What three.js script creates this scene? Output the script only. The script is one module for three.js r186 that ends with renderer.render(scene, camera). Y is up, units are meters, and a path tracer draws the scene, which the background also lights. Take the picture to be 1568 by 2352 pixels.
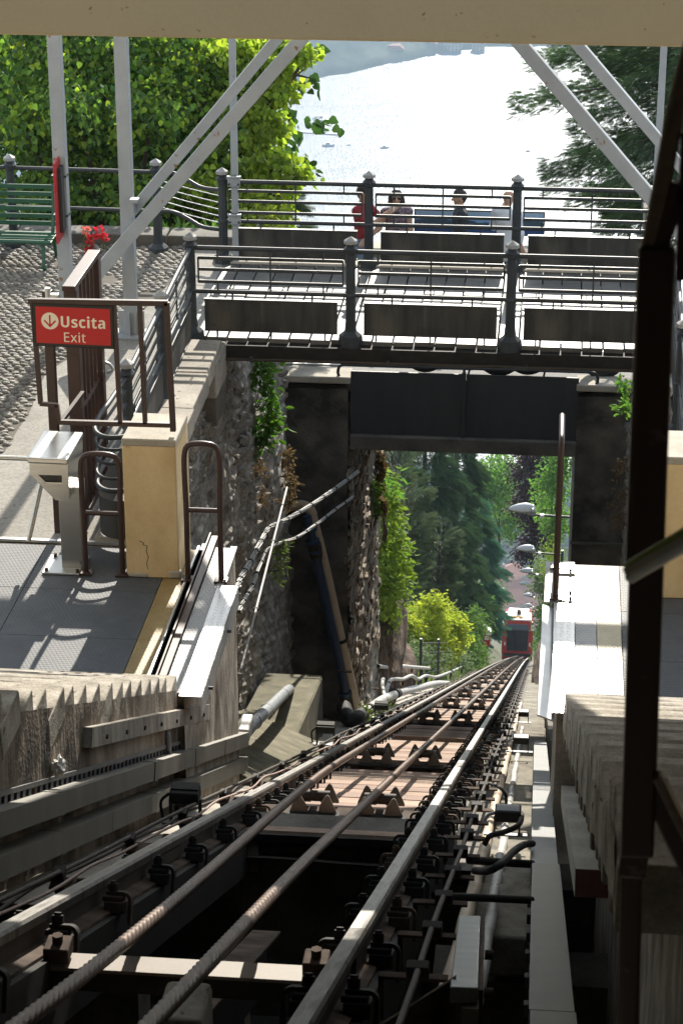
import * as THREE from 'three';
import { mergeGeometries } from 'three/addons/utils/BufferGeometryUtils.js';
import { RoundedBoxGeometry } from 'three/addons/geometries/RoundedBoxGeometry.js';
import { MarchingCubes } from 'three/addons/objects/MarchingCubes.js';

// ---------------------------------------------------------------- camera, sky, sun, exposure
const scene = new THREE.Scene();
const camera = new THREE.PerspectiveCamera(25.49, 682 / 1024, 0.1, 12000);
const YAW = 5.46 * Math.PI / 180, PITCH = -22.6 * Math.PI / 180;
camera.rotation.order = 'YXZ';
camera.rotation.set(PITCH, YAW, 0);
camera.focus = 17; camera.userData.fStop = 15;
scene.add(camera);
const renderer = new THREE.WebGLRenderer({ antialias: true });
renderer.setSize(682, 1024);
renderer.toneMapping = THREE.LinearToneMapping;
renderer.toneMappingExposure = 2.6;
renderer.shadowMap.enabled = true;
renderer.shadowMap.type = THREE.PCFSoftShadowMap;
const SUN_EL = 28.5 * Math.PI / 180, SUN_AZ = 1.8 * Math.PI / 180;      // azimuth measured from straight down the track, to the right
const sunDir = new THREE.Vector3(Math.sin(SUN_AZ) * Math.cos(SUN_EL), Math.sin(SUN_EL), -Math.cos(SUN_AZ) * Math.cos(SUN_EL));
const sun = new THREE.DirectionalLight(new THREE.Color(1, 0.93, 0.82), 4.0);
sun.position.copy(sunDir).multiplyScalar(120).add(new THREE.Vector3(-1, -8, -20));
sun.target.position.set(-1, -8, -20);
sun.castShadow = true; sun.shadow.radius = 1; sun.shadow.mapSize.set(4096, 4096);
Object.assign(sun.shadow.camera, { left: -40, right: 40, top: 60, bottom: -60, near: 1, far: 400 });
scene.add(sun, sun.target);
scene.fog = new THREE.FogExp2(new THREE.Color(0.62, 0.81, 1.0), 0.00021);
{ // a hazy spring sky, brightest round the sun
  const w = 1024, h = 512, d = new Float32Array(w * h * 4), v = new THREE.Vector3();
  for (let j = 0; j < h; j++) for (let i = 0; i < w; i++) {
    const el = ((j + 0.5) / h - 0.5) * Math.PI, a = ((i + 0.5) / w - 0.5) * 2 * Math.PI;
    v.set(Math.cos(a) * Math.cos(el), Math.sin(el), Math.sin(a) * Math.cos(el));
    const up = Math.max(0, v.y), hz = Math.exp(-up * 5.5), c = Math.max(-1, v.dot(sunDir)), g = Math.acos(c);
    const aur = 1.1 * Math.exp(-g * g / 0.02) + 0.42 * Math.exp(-g * g / 0.28);
    const k = v.y < 0 ? Math.max(0.35, 1 + v.y * 4) : 1;
    const o = (j * w + i) * 4;
    d[o] = k * (0.265 + 0.44 * hz + aur * 0.95); d[o + 1] = k * (0.315 + 0.42 * hz + aur * 0.91); d[o + 2] = k * (0.385 + 0.36 * hz + aur * 0.83); d[o + 3] = 1;
  }
  const t = new THREE.DataTexture(d, w, h, THREE.RGBAFormat, THREE.FloatType);
  t.mapping = THREE.EquirectangularReflectionMapping; t.magFilter = THREE.LinearFilter; t.minFilter = THREE.LinearFilter; t.needsUpdate = true;
  scene.background = t; scene.environment = t;
}

// ---------------------------------------------------------------- helpers: numbers, pixels to points
let seedState = 7;
function rnd() { seedState = (seedState + 0x6d2b79f5) | 0; let t = Math.imul(seedState ^ (seedState >>> 15), 1 | seedState); t = (t + Math.imul(t ^ (t >>> 7), 61 | t)) ^ t; return ((t ^ (t >>> 14)) >>> 0) / 4294967296; }
const rr = (a, b) => a + (b - a) * rnd(), pick = (a) => a[Math.floor(rnd() * a.length)];
const V = (x, y, z) => new THREE.Vector3(x, y, z);
const lerp = (a, b, t) => a + (b - a) * t, clamp = (x, a, b) => Math.min(b, Math.max(a, x));
const smooth = (a, b, x) => { const t = clamp((x - a) / (b - a), 0, 1); return t * t * (3 - 2 * t); };
// places were surveyed on a 1568 x 2352 copy of the photograph; these give the point of a pixel's ray on a known plane
const FW = V(-Math.sin(YAW) * Math.cos(PITCH), Math.sin(PITCH), -Math.cos(YAW) * Math.cos(PITCH)), RT = V(Math.cos(YAW), 0, -Math.sin(YAW)), UPV = RT.clone().cross(FW);
const ray = (px, py) => FW.clone().multiplyScalar(5200).addScaledVector(RT, px - 784).addScaledVector(UPV, 1176 - py);
const atY = (px, py, y) => { const d = ray(px, py); return d.multiplyScalar(y / d.y); };
const atZ = (px, py, z) => { const d = ray(px, py); return d.multiplyScalar(z / d.z); };
const atX = (px, py, x) => { const d = ray(px, py); return d.multiplyScalar(x / d.x); };
const SL = 0.482;                                                        // gradient of the line
const atC = (px, py, c) => { const d = ray(px, py); return d.multiplyScalar(c / (d.y - SL * d.z)); };
const trackDrop = (z) => 4.2e-5 * Math.max(0, -z - 60) ** 2;
const onC = (x, c, z) => V(x, c + SL * z - trackDrop(z), z);             // a point at height c over the line's sloping datum

// ---------------------------------------------------------------- helpers: smooth tileable noise and procedural materials
function lattice(N, fx, fy, seed) {
  const g = new Float32Array(fx * fy); let s = seed * 9301 + 49297;
  for (let i = 0; i < g.length; i++) { s = (Math.imul(s, 1664525) + 1013904223) | 0; g[i] = ((s >>> 8) & 0xffff) / 65535; }
  const out = new Float32Array(N * N), xi = new Int32Array(N), xj = new Int32Array(N), xt = new Float32Array(N);
  for (let x = 0; x < N; x++) { const u = x / N * fx, i = Math.floor(u), t = u - i; xi[x] = i % fx; xj[x] = (i + 1) % fx; xt[x] = t * t * (3 - 2 * t); }
  for (let y = 0; y < N; y++) {
    const v = y / N * fy, j = Math.floor(v), t0 = v - j, t = t0 * t0 * (3 - 2 * t0), a = (j % fy) * fx, b = ((j + 1) % fy) * fx;
    for (let x = 0; x < N; x++) { const p = g[a + xi[x]], q = g[a + xj[x]], r = g[b + xi[x]], w = g[b + xj[x]], tx = xt[x]; const m = p + (q - p) * tx, n = r + (w - r) * tx; out[y * N + x] = m + (n - m) * t; }
  }
  return out;
}
function fbm(N, fx, fy, seed, oct = 5, gain = 0.55) {
  const out = new Float32Array(N * N); let amp = 1, sum = 0;
  for (let o = 0; o < oct; o++) { const f = 1 << o; if (fx * f > N || fy * f > N) break; const l = lattice(N, fx * f, fy * f, seed + o * 17); for (let i = 0; i < out.length; i++) out[i] += amp * l[i]; sum += amp; amp *= gain; }
  let lo = 9, hi = -9; for (let i = 0; i < out.length; i++) { lo = Math.min(lo, out[i]); hi = Math.max(hi, out[i]); }
  for (let i = 0; i < out.length; i++) out[i] = (out[i] - lo) / (hi - lo);
  return out;
}
const enc = (x) => { x = clamp(x, 0, 1); return Math.round(255 * (x <= 0.0031308 ? 12.92 * x : 1.055 * x ** (1 / 2.4) - 0.055)); };
function dataTex(N, fill, srgb) {
  const d = new Uint8Array(N * N * 4), c = [0, 0, 0];
  for (let i = 0; i < N * N; i++) { fill(i, c); d[i * 4] = c[0]; d[i * 4 + 1] = c[1]; d[i * 4 + 2] = c[2]; d[i * 4 + 3] = 255; }
  const t = new THREE.DataTexture(d, N, N); t.wrapS = t.wrapT = THREE.RepeatWrapping; t.magFilter = THREE.LinearFilter; t.minFilter = THREE.LinearMipmapLinearFilter; t.generateMipmaps = true;
  if (srgb) t.colorSpace = THREE.SRGBColorSpace; t.needsUpdate = true; return t;
}
let matSeed = 3; const bumpPool = new Map();   // relief is shared between alike surfaces
// colours are linear; m: metres per repeat; f: base cells; bump in metres; spots: [share, colour] flecks with an outline of their own; relief(i,N) replaces the bump noise
function mat(o) {
  const N = o.N ?? 512, s = (matSeed += 31), [fx, fy] = o.f ?? [6, 6];
  const a = fbm(N, fx, fy, s, 7, o.gain ?? 0.6), b = fbm(N, 3, 3, s + 5, 4, 0.5), g = fbm(N, N / 4, N / 4, s + 9, 2, 0.6), sp = o.spots ? fbm(N, o.spotF ?? 16, o.spotF ?? 16, s + 13, 4, 0.6) : null;
  const pal = o.c, con = o.contrast ?? 1.4, grain = o.grain ?? 0.12;
  const map = dataTex(N, (i, c) => {
    const t = clamp((a[i] * 0.65 + b[i] * 0.35 - 0.5) * con + 0.5, 0, 0.9999) * (pal.length - 1), k = Math.floor(t), u = t - k, gr = 1 + (g[i] - 0.5) * 2 * grain;
    let m = sp ? smooth(1 - o.spots[0] - 0.06, 1 - o.spots[0] + 0.02, sp[i]) : 0;
    for (let q = 0; q < 3; q++) { let x = lerp(pal[k][q], pal[Math.min(k + 1, pal.length - 1)][q], u) * gr; if (m) x = lerp(x, o.spots[1][q], m); c[q] = enc(x); }
  }, true);
  const M = new (o.phys ? THREE.MeshPhysicalMaterial : THREE.MeshStandardMaterial)({ map, roughness: o.rough ?? 0.8, metalness: o.metal ?? 0, ...(o.extra ?? {}) });
  const sc = 1 / (o.m ?? 1); map.repeat.set(sc, sc);
  if (o.bump) {
    const fill = (i, c) => { c[0] = c[1] = c[2] = Math.round(255 * clamp(o.relief ? o.relief(i % N, Math.floor(i / N), N, a[i], g[i]) : a[i] * 0.75 + g[i] * 0.25, 0, 1)); };
    const key = o.relief ? o.relief.toString() : fx > fy * 2 ? 'down' : fy > fx * 2 ? 'across' : N > 512 ? 'large' : 'even' + (fx > 6 ? 8 : 6);
    if (!bumpPool.has(key)) bumpPool.set(key, dataTex(N, fill));
    const hgt = bumpPool.get(key).clone(); hgt.needsUpdate = true; hgt.repeat.set(sc, sc); M.bumpMap = hgt; M.bumpScale = o.bump;
  }
  if (o.roughVar) {
    const r = dataTex(N, (i, c) => { c[0] = c[2] = 0; c[1] = Math.round(255 * clamp(1 - o.roughVar * (1 - b[i] * 0.5 - a[i] * 0.5), 0, 1)); });
    r.repeat.set(sc, sc); M.roughnessMap = r;
  }
  M.name = o.name ?? ''; return M;
}
const plain = (c, rough = 0.7, metal = 0, extra = {}) => new THREE.MeshStandardMaterial({ color: new THREE.Color().setRGB(...c), roughness: rough, metalness: metal, ...extra });
const leafMat = (c, rough = 0.75, tr = 0.45) => new THREE.MeshPhysicalMaterial({ color: new THREE.Color().setRGB(...c), roughness: 0.98, transmission: tr, thickness: 0, side: THREE.DoubleSide, specularIntensity: 0.6 });

// ---------------------------------------------------------------- helpers: geometry collector and the object tree
class G {
  constructor() { this.l = []; }
  add(g, m) { if (g.index) g = g.toNonIndexed(); for (const k of Object.keys(g.attributes)) if (k !== 'position' && k !== 'normal') g.deleteAttribute(k); if (m) g.applyMatrix4(m); this.l.push(g); return this; }
  box(x, y, z, w, h, d, e) { const m = new THREE.Matrix4(); if (e) m.makeRotationFromEuler(new THREE.Euler(...e)); m.setPosition(x, y, z); return this.add(new THREE.BoxGeometry(w, h, d), m); }
  rbox(x, y, z, w, h, d, r = 0.01, e, n = 1) { const m = new THREE.Matrix4(); if (e) m.makeRotationFromEuler(new THREE.Euler(...e)); m.setPosition(x, y, z); return this.add(new RoundedBoxGeometry(w, h, d, n, Math.min(r, w / 2.1, h / 2.1, d / 2.1)), m); }
  // a bar from p to q, w across, h along the up side
  bar(p, q, w, h, up = V(0, 1, 0), r = 0) { const d = q.clone().sub(p), L = d.length(); d.normalize(); const x = up.clone().cross(d); if (x.lengthSq() < 1e-6) x.set(1, 0, 0); x.normalize(); const y = d.clone().cross(x); const m = new THREE.Matrix4().makeBasis(x, y, d); m.setPosition(p.clone().add(q).multiplyScalar(0.5)); return this.add(r ? new RoundedBoxGeometry(w, h, L, 2, r) : new THREE.BoxGeometry(w, h, L), m); }
  cyl(p, q, r1, r2 = r1, n = 12, open = false) { const d = q.clone().sub(p), L = d.length(); const m = new THREE.Matrix4().makeRotationFromQuaternion(new THREE.Quaternion().setFromUnitVectors(V(0, 1, 0), d.normalize())); m.setPosition(p.clone().add(q).multiplyScalar(0.5)); return this.add(new THREE.CylinderGeometry(r2, r1, L, n, 1, open), m); }
  tube(pts, r, seg = 24, n = 8, closed = false, tension = 0.5) { return this.add(new THREE.TubeGeometry(new THREE.CatmullRomCurve3(pts, closed, 'catmullrom', tension), seg, r, n, closed)); }
  sphere(x, y, z, r, sx = 1, sy = 1, sz = 1, n = 12) { return this.add(new THREE.SphereGeometry(r, n, Math.ceil(n * 0.7)), new THREE.Matrix4().makeScale(sx, sy, sz).setPosition(x, y, z)); }
  // polygon given by [u, v] pairs, extruded by depth along the third axis: basis vectors ux, uy, origin o
  poly(pts, depth, o, ux = V(1, 0, 0), uy = V(0, 1, 0), bevel = 0) { const s = new THREE.Shape(pts.map((p) => new THREE.Vector2(p[0], p[1]))); const g = new THREE.ExtrudeGeometry(s, { depth, bevelEnabled: bevel > 0, bevelSize: bevel, bevelThickness: bevel, bevelSegments: 1, steps: 1, curveSegments: 8 }); const uz = ux.clone().cross(uy); const m = new THREE.Matrix4().makeBasis(ux, uy, uz); m.setPosition(o); return this.add(g, m); }
  lathe(pts, x, y, z, n = 16) { return this.add(new THREE.LatheGeometry(pts.map((p) => new THREE.Vector2(p[0], p[1])), n), new THREE.Matrix4().makeTranslation(x, y, z)); }
  geo(flat) { const g = this.l.length === 1 ? this.l[0] : mergeGeometries(this.l); if (flat) g.computeVertexNormals(); boxUV(g); return g; }
}
function boxUV(g) {   // uv in metres, from the side each face looks to
  const p = g.attributes.position, uv = new Float32Array(p.count * 2), a = V(), b = V(), c = V(), n = V();
  for (let i = 0; i < p.count; i += 3) {
    a.fromBufferAttribute(p, i); b.fromBufferAttribute(p, i + 1); c.fromBufferAttribute(p, i + 2); n.copy(b).sub(a).cross(c.clone().sub(a));
    const x = Math.abs(n.x), y = Math.abs(n.y), z = Math.abs(n.z);
    [a, b, c].forEach((q, k) => { const o = (i + k) * 2; if (x >= y && x >= z) { uv[o] = q.z; uv[o + 1] = q.y; } else if (y >= z) { uv[o] = q.x; uv[o + 1] = q.z; } else { uv[o] = q.x; uv[o + 1] = q.y; } });
  }
  g.setAttribute('uv', new THREE.BufferAttribute(uv, 2));
}
const used = new Map();
function numbered(n) { const k = used.get(n) ?? 0; used.set(n, k + 1); return k ? `${n}_${String(k).padStart(3, '0')}` : n; }
function tag(o, label, category, group) { if (label) o.userData.label = label; if (category) o.userData.category = category; if (group) o.userData.group = group; return o; }
function thing(name, label, category, pos = V(0, 0, 0), group) { const o = new THREE.Group(); o.name = numbered(name); o.position.copy(pos); scene.add(o); return tag(o, label, category, group); }
// a mesh built from world coordinates under thing t (or a part of it)
function part(t, name, m, g, flat) {
  const geo = g instanceof G ? g.geo(flat) : g, off = V();
  for (let p = t; p && p !== scene; p = p.parent) off.add(p.position);
  geo.translate(-off.x, -off.y, -off.z);
  const o = new THREE.Mesh(geo, m); o.name = name; o.castShadow = o.receiveShadow = true; t.add(o); return o;
}
function solo(name, label, category, m, g, group) { const o = new THREE.Mesh(g instanceof G ? g.geo() : g, m); o.name = numbered(name); o.castShadow = o.receiveShadow = true; scene.add(o); return tag(o, label, category, group); }
function struct(name, m, g) { const o = new THREE.Mesh(g instanceof G ? g.geo() : g, m); o.name = name; o.castShadow = o.receiveShadow = true; o.userData.kind = 'structure'; scene.add(o); return o; }
function copyOf(o, pos, label, ry) { const c = o.clone(); c.name = numbered(o.name.replace(/_\d{3}$/, '')); c.userData = { ...o.userData }; c.position.copy(pos); if (ry !== undefined) c.rotation.y = ry; if (label) c.userData.label = label; scene.add(c); return c; }
function stuff(o) { o.userData.kind = 'stuff'; return o; }
// a grid surface: f(u, v) -> Vector3, u and v in 0..1
function sheet(nu, nv, f, m) {
  const pos = new Float32Array((nu + 1) * (nv + 1) * 3), uv = new Float32Array((nu + 1) * (nv + 1) * 2), idx = [];
  for (let j = 0; j <= nv; j++) for (let i = 0; i <= nu; i++) { const k = j * (nu + 1) + i, p = f(i / nu, j / nv); pos[k * 3] = p.x; pos[k * 3 + 1] = p.y; pos[k * 3 + 2] = p.z; uv[k * 2] = p.u ?? p.x; uv[k * 2 + 1] = p.v ?? p.z; }
  for (let j = 0; j < nv; j++) for (let i = 0; i < nu; i++) { const a = j * (nu + 1) + i, b = a + 1, c = a + nu + 1, d = c + 1; idx.push(a, b, d, a, d, c); }
  const g = new THREE.BufferGeometry(); g.setAttribute('position', new THREE.BufferAttribute(pos, 3)); g.setAttribute('uv', new THREE.BufferAttribute(uv, 2)); g.setIndex(idx); g.computeVertexNormals(); return g;
}
// cheap 3-d value noise for shapes
function h3(x, y, z) { let n = Math.imul(x, 374761393) + Math.imul(y, 668265263) + Math.imul(z, 2147483647 - 61) | 0; n = Math.imul(n ^ (n >>> 13), 1274126177); return ((n ^ (n >>> 16)) >>> 0) / 4294967296; }
function n3(x, y, z) { const i = Math.floor(x), j = Math.floor(y), k = Math.floor(z); let u = x - i, v = y - j, w = z - k; u = u * u * (3 - 2 * u); v = v * v * (3 - 2 * v); w = w * w * (3 - 2 * w); const L = (a, b, t) => a + (b - a) * t; return L(L(L(h3(i, j, k), h3(i + 1, j, k), u), L(h3(i, j + 1, k), h3(i + 1, j + 1, k), u), v), L(L(h3(i, j, k + 1), h3(i + 1, j, k + 1), u), L(h3(i, j + 1, k + 1), h3(i + 1, j + 1, k + 1), u), v), w); }
const f3 = (x, y, z, o = 4) => { let s = 0, a = 0.5; for (let k = 0; k < o; k++) { s += a * n3(x, y, z); x *= 2.03; y *= 2.03; z *= 2.03; a *= 0.5; } return s; };

// ---------------------------------------------------------------- materials
const M = {
  cream: mat({ c: [[0.66, 0.55, 0.35], [0.71, 0.595, 0.385]], m: 2, rough: 0.75, grain: 0.03, contrast: 1, spots: [0.10, [0.2, 0.14, 0.08]], spotF: 40 }),
  steelWhite: mat({ c: [[0.265, 0.29, 0.315], [0.335, 0.36, 0.385]], m: 1.2, rough: 0.5, grain: 0.04, spots: [0.045, [0.22, 0.12, 0.06]], spotF: 8, bump: 0.0006 }),
  brown: mat({ c: [[0.035, 0.017, 0.013], [0.052, 0.025, 0.019]], m: 0.6, rough: 0.38, grain: 0.05, bump: 0.0004, spots: [0.10, [0.09, 0.06, 0.045]], spotF: 18 }),
  iron: mat({ c: [[0.028, 0.033, 0.037], [0.048, 0.054, 0.058]], m: 0.8, rough: 0.5, phys: true, extra: { specularIntensity: 0.6 }, grain: 0.08, bump: 0.0006, spots: [0.09, [0.10, 0.10, 0.09]], spotF: 20 }),
  ironPanel: mat({ c: [[0.02, 0.02, 0.018], [0.044, 0.042, 0.036], [0.085, 0.078, 0.064]], f: [16, 2], m: 1.6, rough: 0.75, grain: 0.10, bump: 0.001, contrast: 1.8, spots: [0.07, [0.11, 0.09, 0.065]], spotF: 26 }),
  plate: mat({ c: [[0.021, 0.024, 0.027], [0.034, 0.037, 0.04], [0.048, 0.049, 0.049]], f: [12, 2], m: 2.4, rough: 0.6, grain: 0.05 }),
  wood: mat({ c: [[0.06, 0.06, 0.06], [0.12, 0.118, 0.112], [0.185, 0.18, 0.165]], f: [3, 40], m: 1.2, rough: 0.5, grain: 0.15, bump: 0.002 }),
  beamWood: mat({ c: [[0.10, 0.085, 0.07], [0.22, 0.195, 0.16], [0.33, 0.30, 0.25]], f: [28, 3], m: 0.8, rough: 0.85, grain: 0.2, bump: 0.004 }),
  concrete: mat({ c: [[0.17, 0.15, 0.125], [0.27, 0.245, 0.205], [0.36, 0.33, 0.28]], m: 1.7, f: [5, 5], rough: 0.9, grain: 0.22, bump: 0.006, spots: [0.12, [0.09, 0.08, 0.06]], spotF: 24 }),
  concreteDark: mat({ c: [[0.055, 0.05, 0.042], [0.10, 0.092, 0.078], [0.15, 0.138, 0.115]], m: 1.5, rough: 0.9, grain: 0.22, bump: 0.006 }),
  moss: mat({ c: [[0.05, 0.047, 0.024], [0.10, 0.09, 0.053], [0.155, 0.138, 0.09]], m: 0.9, rough: 0.95, grain: 0.25, bump: 0.006 }),
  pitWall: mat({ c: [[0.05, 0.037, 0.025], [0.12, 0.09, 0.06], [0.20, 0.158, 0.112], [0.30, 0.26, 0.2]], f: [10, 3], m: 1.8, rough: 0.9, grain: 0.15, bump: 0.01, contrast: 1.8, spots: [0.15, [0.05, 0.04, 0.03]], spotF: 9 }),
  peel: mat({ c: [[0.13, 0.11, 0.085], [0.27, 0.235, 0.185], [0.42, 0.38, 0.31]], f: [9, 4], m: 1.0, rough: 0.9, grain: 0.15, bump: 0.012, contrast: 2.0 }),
  yellow: mat({ c: [[0.58, 0.42, 0.215], [0.67, 0.505, 0.275], [0.74, 0.57, 0.33]], f: [5, 3], m: 1.3, rough: 0.8, grain: 0.06, bump: 0.002, spots: [0.09, [0.38, 0.27, 0.14]], spotF: 18 }),
  stoneCap: mat({ c: [[0.30, 0.27, 0.22], [0.46, 0.42, 0.35]], m: 0.8, rough: 0.9, grain: 0.2, bump: 0.004 }),
  asphaltPath: mat({ c: [[0.17, 0.16, 0.14], [0.26, 0.245, 0.215]], m: 2.2, rough: 0.95, grain: 0.3, bump: 0.004, spots: [0.10, [0.10, 0.09, 0.075]], spotF: 30 }),
  asphalt: mat({ c: [[0.12, 0.12, 0.118], [0.17, 0.168, 0.16]], m: 1.6, rough: 0.85, grain: 0.35, bump: 0.004 }),
  cobble: mat({ c: [[0.10, 0.095, 0.085], [0.21, 0.195, 0.165], [0.33, 0.305, 0.255]], m: 0.9, f: [12, 12], rough: 0.7, grain: 0.15, bump: 0.003, contrast: 2.2 }),
  grout: mat({ c: [[0.06, 0.052, 0.042], [0.12, 0.105, 0.085]], m: 1.1, rough: 1, grain: 0.3, bump: 0.006, spots: [0.18, [0.055, 0.075, 0.022]], spotF: 10 }),
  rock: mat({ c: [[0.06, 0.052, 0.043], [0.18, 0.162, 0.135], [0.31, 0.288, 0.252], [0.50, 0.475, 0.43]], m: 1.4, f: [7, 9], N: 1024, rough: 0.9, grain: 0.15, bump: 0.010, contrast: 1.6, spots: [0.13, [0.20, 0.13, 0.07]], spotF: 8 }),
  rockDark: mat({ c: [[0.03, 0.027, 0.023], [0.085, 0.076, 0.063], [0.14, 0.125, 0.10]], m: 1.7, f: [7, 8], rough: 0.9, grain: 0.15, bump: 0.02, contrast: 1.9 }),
  mortar: mat({ c: [[0.05, 0.043, 0.036], [0.12, 0.105, 0.088]], m: 1.0, rough: 1, grain: 0.25, bump: 0.01 }),
  slab: mat({ c: [[0.17, 0.115, 0.088], [0.27, 0.19, 0.145], [0.34, 0.25, 0.195]], f: [4, 16], m: 1.5, rough: 0.9, grain: 0.2, bump: 0.004, spots: [0.12, [0.20, 0.11, 0.075]], spotF: 12 }),
  duct: mat({ c: [[0.11, 0.102, 0.082], [0.16, 0.15, 0.122]], f: [8, 2], m: 1.4, rough: 0.6, grain: 0.06, bump: 0.0008, spots: [0.10, [0.15, 0.12, 0.085]], spotF: 10 }),
  ductCool: mat({ c: [[0.105, 0.108, 0.107], [0.15, 0.152, 0.148]], m: 1.4, rough: 0.55, grain: 0.05, spots: [0.06, [0.06, 0.06, 0.055]], spotF: 18 }),
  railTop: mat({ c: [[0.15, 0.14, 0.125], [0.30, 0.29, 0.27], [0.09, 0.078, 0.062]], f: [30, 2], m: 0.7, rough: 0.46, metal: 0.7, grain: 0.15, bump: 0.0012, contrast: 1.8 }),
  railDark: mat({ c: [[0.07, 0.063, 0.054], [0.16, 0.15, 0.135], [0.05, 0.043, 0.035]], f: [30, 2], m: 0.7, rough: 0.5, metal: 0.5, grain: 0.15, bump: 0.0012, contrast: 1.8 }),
  railSide: mat({ c: [[0.032, 0.026, 0.021], [0.065, 0.053, 0.042]], m: 0.7, rough: 0.65, phys: true, extra: { specularIntensity: 0.35 }, grain: 0.2, bump: 0.001 }),
  rust: mat({ c: [[0.035, 0.024, 0.018], [0.075, 0.052, 0.038], [0.115, 0.085, 0.065]], m: 0.5, rough: 0.85, phys: true, extra: { specularIntensity: 0.35 }, grain: 0.2, bump: 0.001, contrast: 1.8 }),
  black: mat({ c: [[0.016, 0.015, 0.014], [0.03, 0.028, 0.026]], m: 0.4, rough: 0.7, phys: true, extra: { specularIntensity: 0.3 }, grain: 0.15, bump: 0.0005 }),
  cable: mat({ c: [[0.05, 0.034, 0.025], [0.115, 0.075, 0.053], [0.06, 0.05, 0.043]], f: [4, 4], m: 0.5, rough: 0.42, metal: 0.5, grain: 0.12 }),
  rubber: mat({ c: [[0.07, 0.074, 0.078], [0.10, 0.104, 0.106]], m: 0.48, rough: 0.62, phys: true, extra: { specularIntensity: 0.55 }, grain: 0.04, bump: 0.003, relief: (x, y, N) => stud(x, y, N, 16) }),
  rubberYellow: mat({ c: [[0.26, 0.175, 0.06], [0.34, 0.24, 0.09]], m: 0.48, rough: 0.5, grain: 0.06, bump: 0.003, relief: (x, y, N) => stud(x, y, N, 16) }),
  rubberLight: mat({ c: [[0.24, 0.245, 0.24], [0.32, 0.325, 0.315]], m: 0.48, rough: 0.45, grain: 0.06, bump: 0.003, relief: (x, y, N) => stud(x, y, N, 16) }),
  diamond: mat({ c: [[0.52, 0.53, 0.53], [0.62, 0.63, 0.63]], m: 0.40, rough: 0.38, metal: 0.75, grain: 0.05, bump: 0.002, relief: (x, y, N) => tread(x, y, N, 8) }),
  alu: mat({ c: [[0.50, 0.51, 0.51], [0.60, 0.61, 0.6]], m: 0.6, rough: 0.4, metal: 0.8, grain: 0.04 }),
  inox: mat({ c: [[0.50, 0.49, 0.46], [0.60, 0.59, 0.555]], f: [2, 60], m: 0.5, rough: 0.27, metal: 0.95, grain: 0.03, bump: 0.0002 }),
  whitePipe: mat({ c: [[0.28, 0.27, 0.25], [0.40, 0.39, 0.365]], m: 0.6, rough: 0.55, grain: 0.08, spots: [0.12, [0.24, 0.21, 0.17]], spotF: 14 }),
  beigePipe: mat({ c: [[0.40, 0.31, 0.215], [0.48, 0.385, 0.275]], m: 0.8, rough: 0.55, grain: 0.06, spots: [0.08, [0.2, 0.14, 0.09]], spotF: 12 }),
  bluePipe: mat({ c: [[0.018, 0.036, 0.07], [0.028, 0.05, 0.092]], m: 0.6, rough: 0.45, grain: 0.08, spots: [0.07, [0.10, 0.10, 0.09]], spotF: 14 }),
  greyPipe: mat({ c: [[0.15, 0.165, 0.175], [0.22, 0.235, 0.24]], m: 0.6, rough: 0.42, grain: 0.08, spots: [0.10, [0.08, 0.075, 0.065]], spotF: 14 }),
  bark: mat({ c: [[0.035, 0.027, 0.02], [0.09, 0.07, 0.052]], f: [16, 4], m: 0.8, rough: 0.95, grain: 0.2, bump: 0.012 }),
  soil: mat({ c: [[0.035, 0.03, 0.018], [0.075, 0.07, 0.035], [0.06, 0.085, 0.025]], m: 6, f: [7, 7], rough: 1, grain: 0.35, bump: 0.05, contrast: 1.8 }),
  roofTile: mat({ c: [[0.22, 0.085, 0.052], [0.31, 0.135, 0.085]], f: [3, 24], m: 8, rough: 0.9, grain: 0.1 }),
  render: mat({ c: [[0.30, 0.28, 0.235], [0.38, 0.35, 0.295]], m: 6, rough: 0.9, grain: 0.05 }),
  carRed: mat({ c: [[0.36, 0.022, 0.018], [0.42, 0.032, 0.024]], m: 1.5, rough: 0.35, grain: 0.03 }),
  signRed: plain([0.42, 0.018, 0.02], 0.45), white: plain([0.75, 0.74, 0.70], 0.5), glass: plain([0.012, 0.014, 0.015], 0.12),
  green: mat({ c: [[0.010, 0.062, 0.032], [0.016, 0.088, 0.045]], m: 0.7, rough: 0.4, grain: 0.05 }),
};
function stud(x, y, N, k) { const u = x / N * k, v = y / N * k, row = Math.floor(v), a = (u + (row % 2) * 0.5) % 1 - 0.5, b = v % 1 - 0.5; return 1 - smooth(0.28, 0.38, Math.hypot(a, b)); }
function tread(x, y, N, k) { const u = x / N * k, v = y / N * k, c = (Math.floor(u) + Math.floor(v)) % 2, a = u % 1 - 0.5, b = v % 1 - 0.5, s = c ? 1 : -1, p = (a + s * b) * 0.707, q = (a - s * b) * 0.707; return 1 - smooth(0.55, 0.95, Math.hypot(p / 0.46, q / 0.15)); }
M.cap = mat({ c: [[0.20, 0.20, 0.195], [0.32, 0.315, 0.30]], m: 0.3, rough: 0.5, grain: 0.1 });
M.rubberYellowPale = mat({ c: [[0.42, 0.36, 0.24], [0.50, 0.44, 0.30]], m: 0.48, rough: 0.5, grain: 0.06, bump: 0.003, relief: (x, y, N) => stud(x, y, N, 16) });
// ================================================================ SETTING
const TX = -1.17;                                                        // middle of the track
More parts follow.
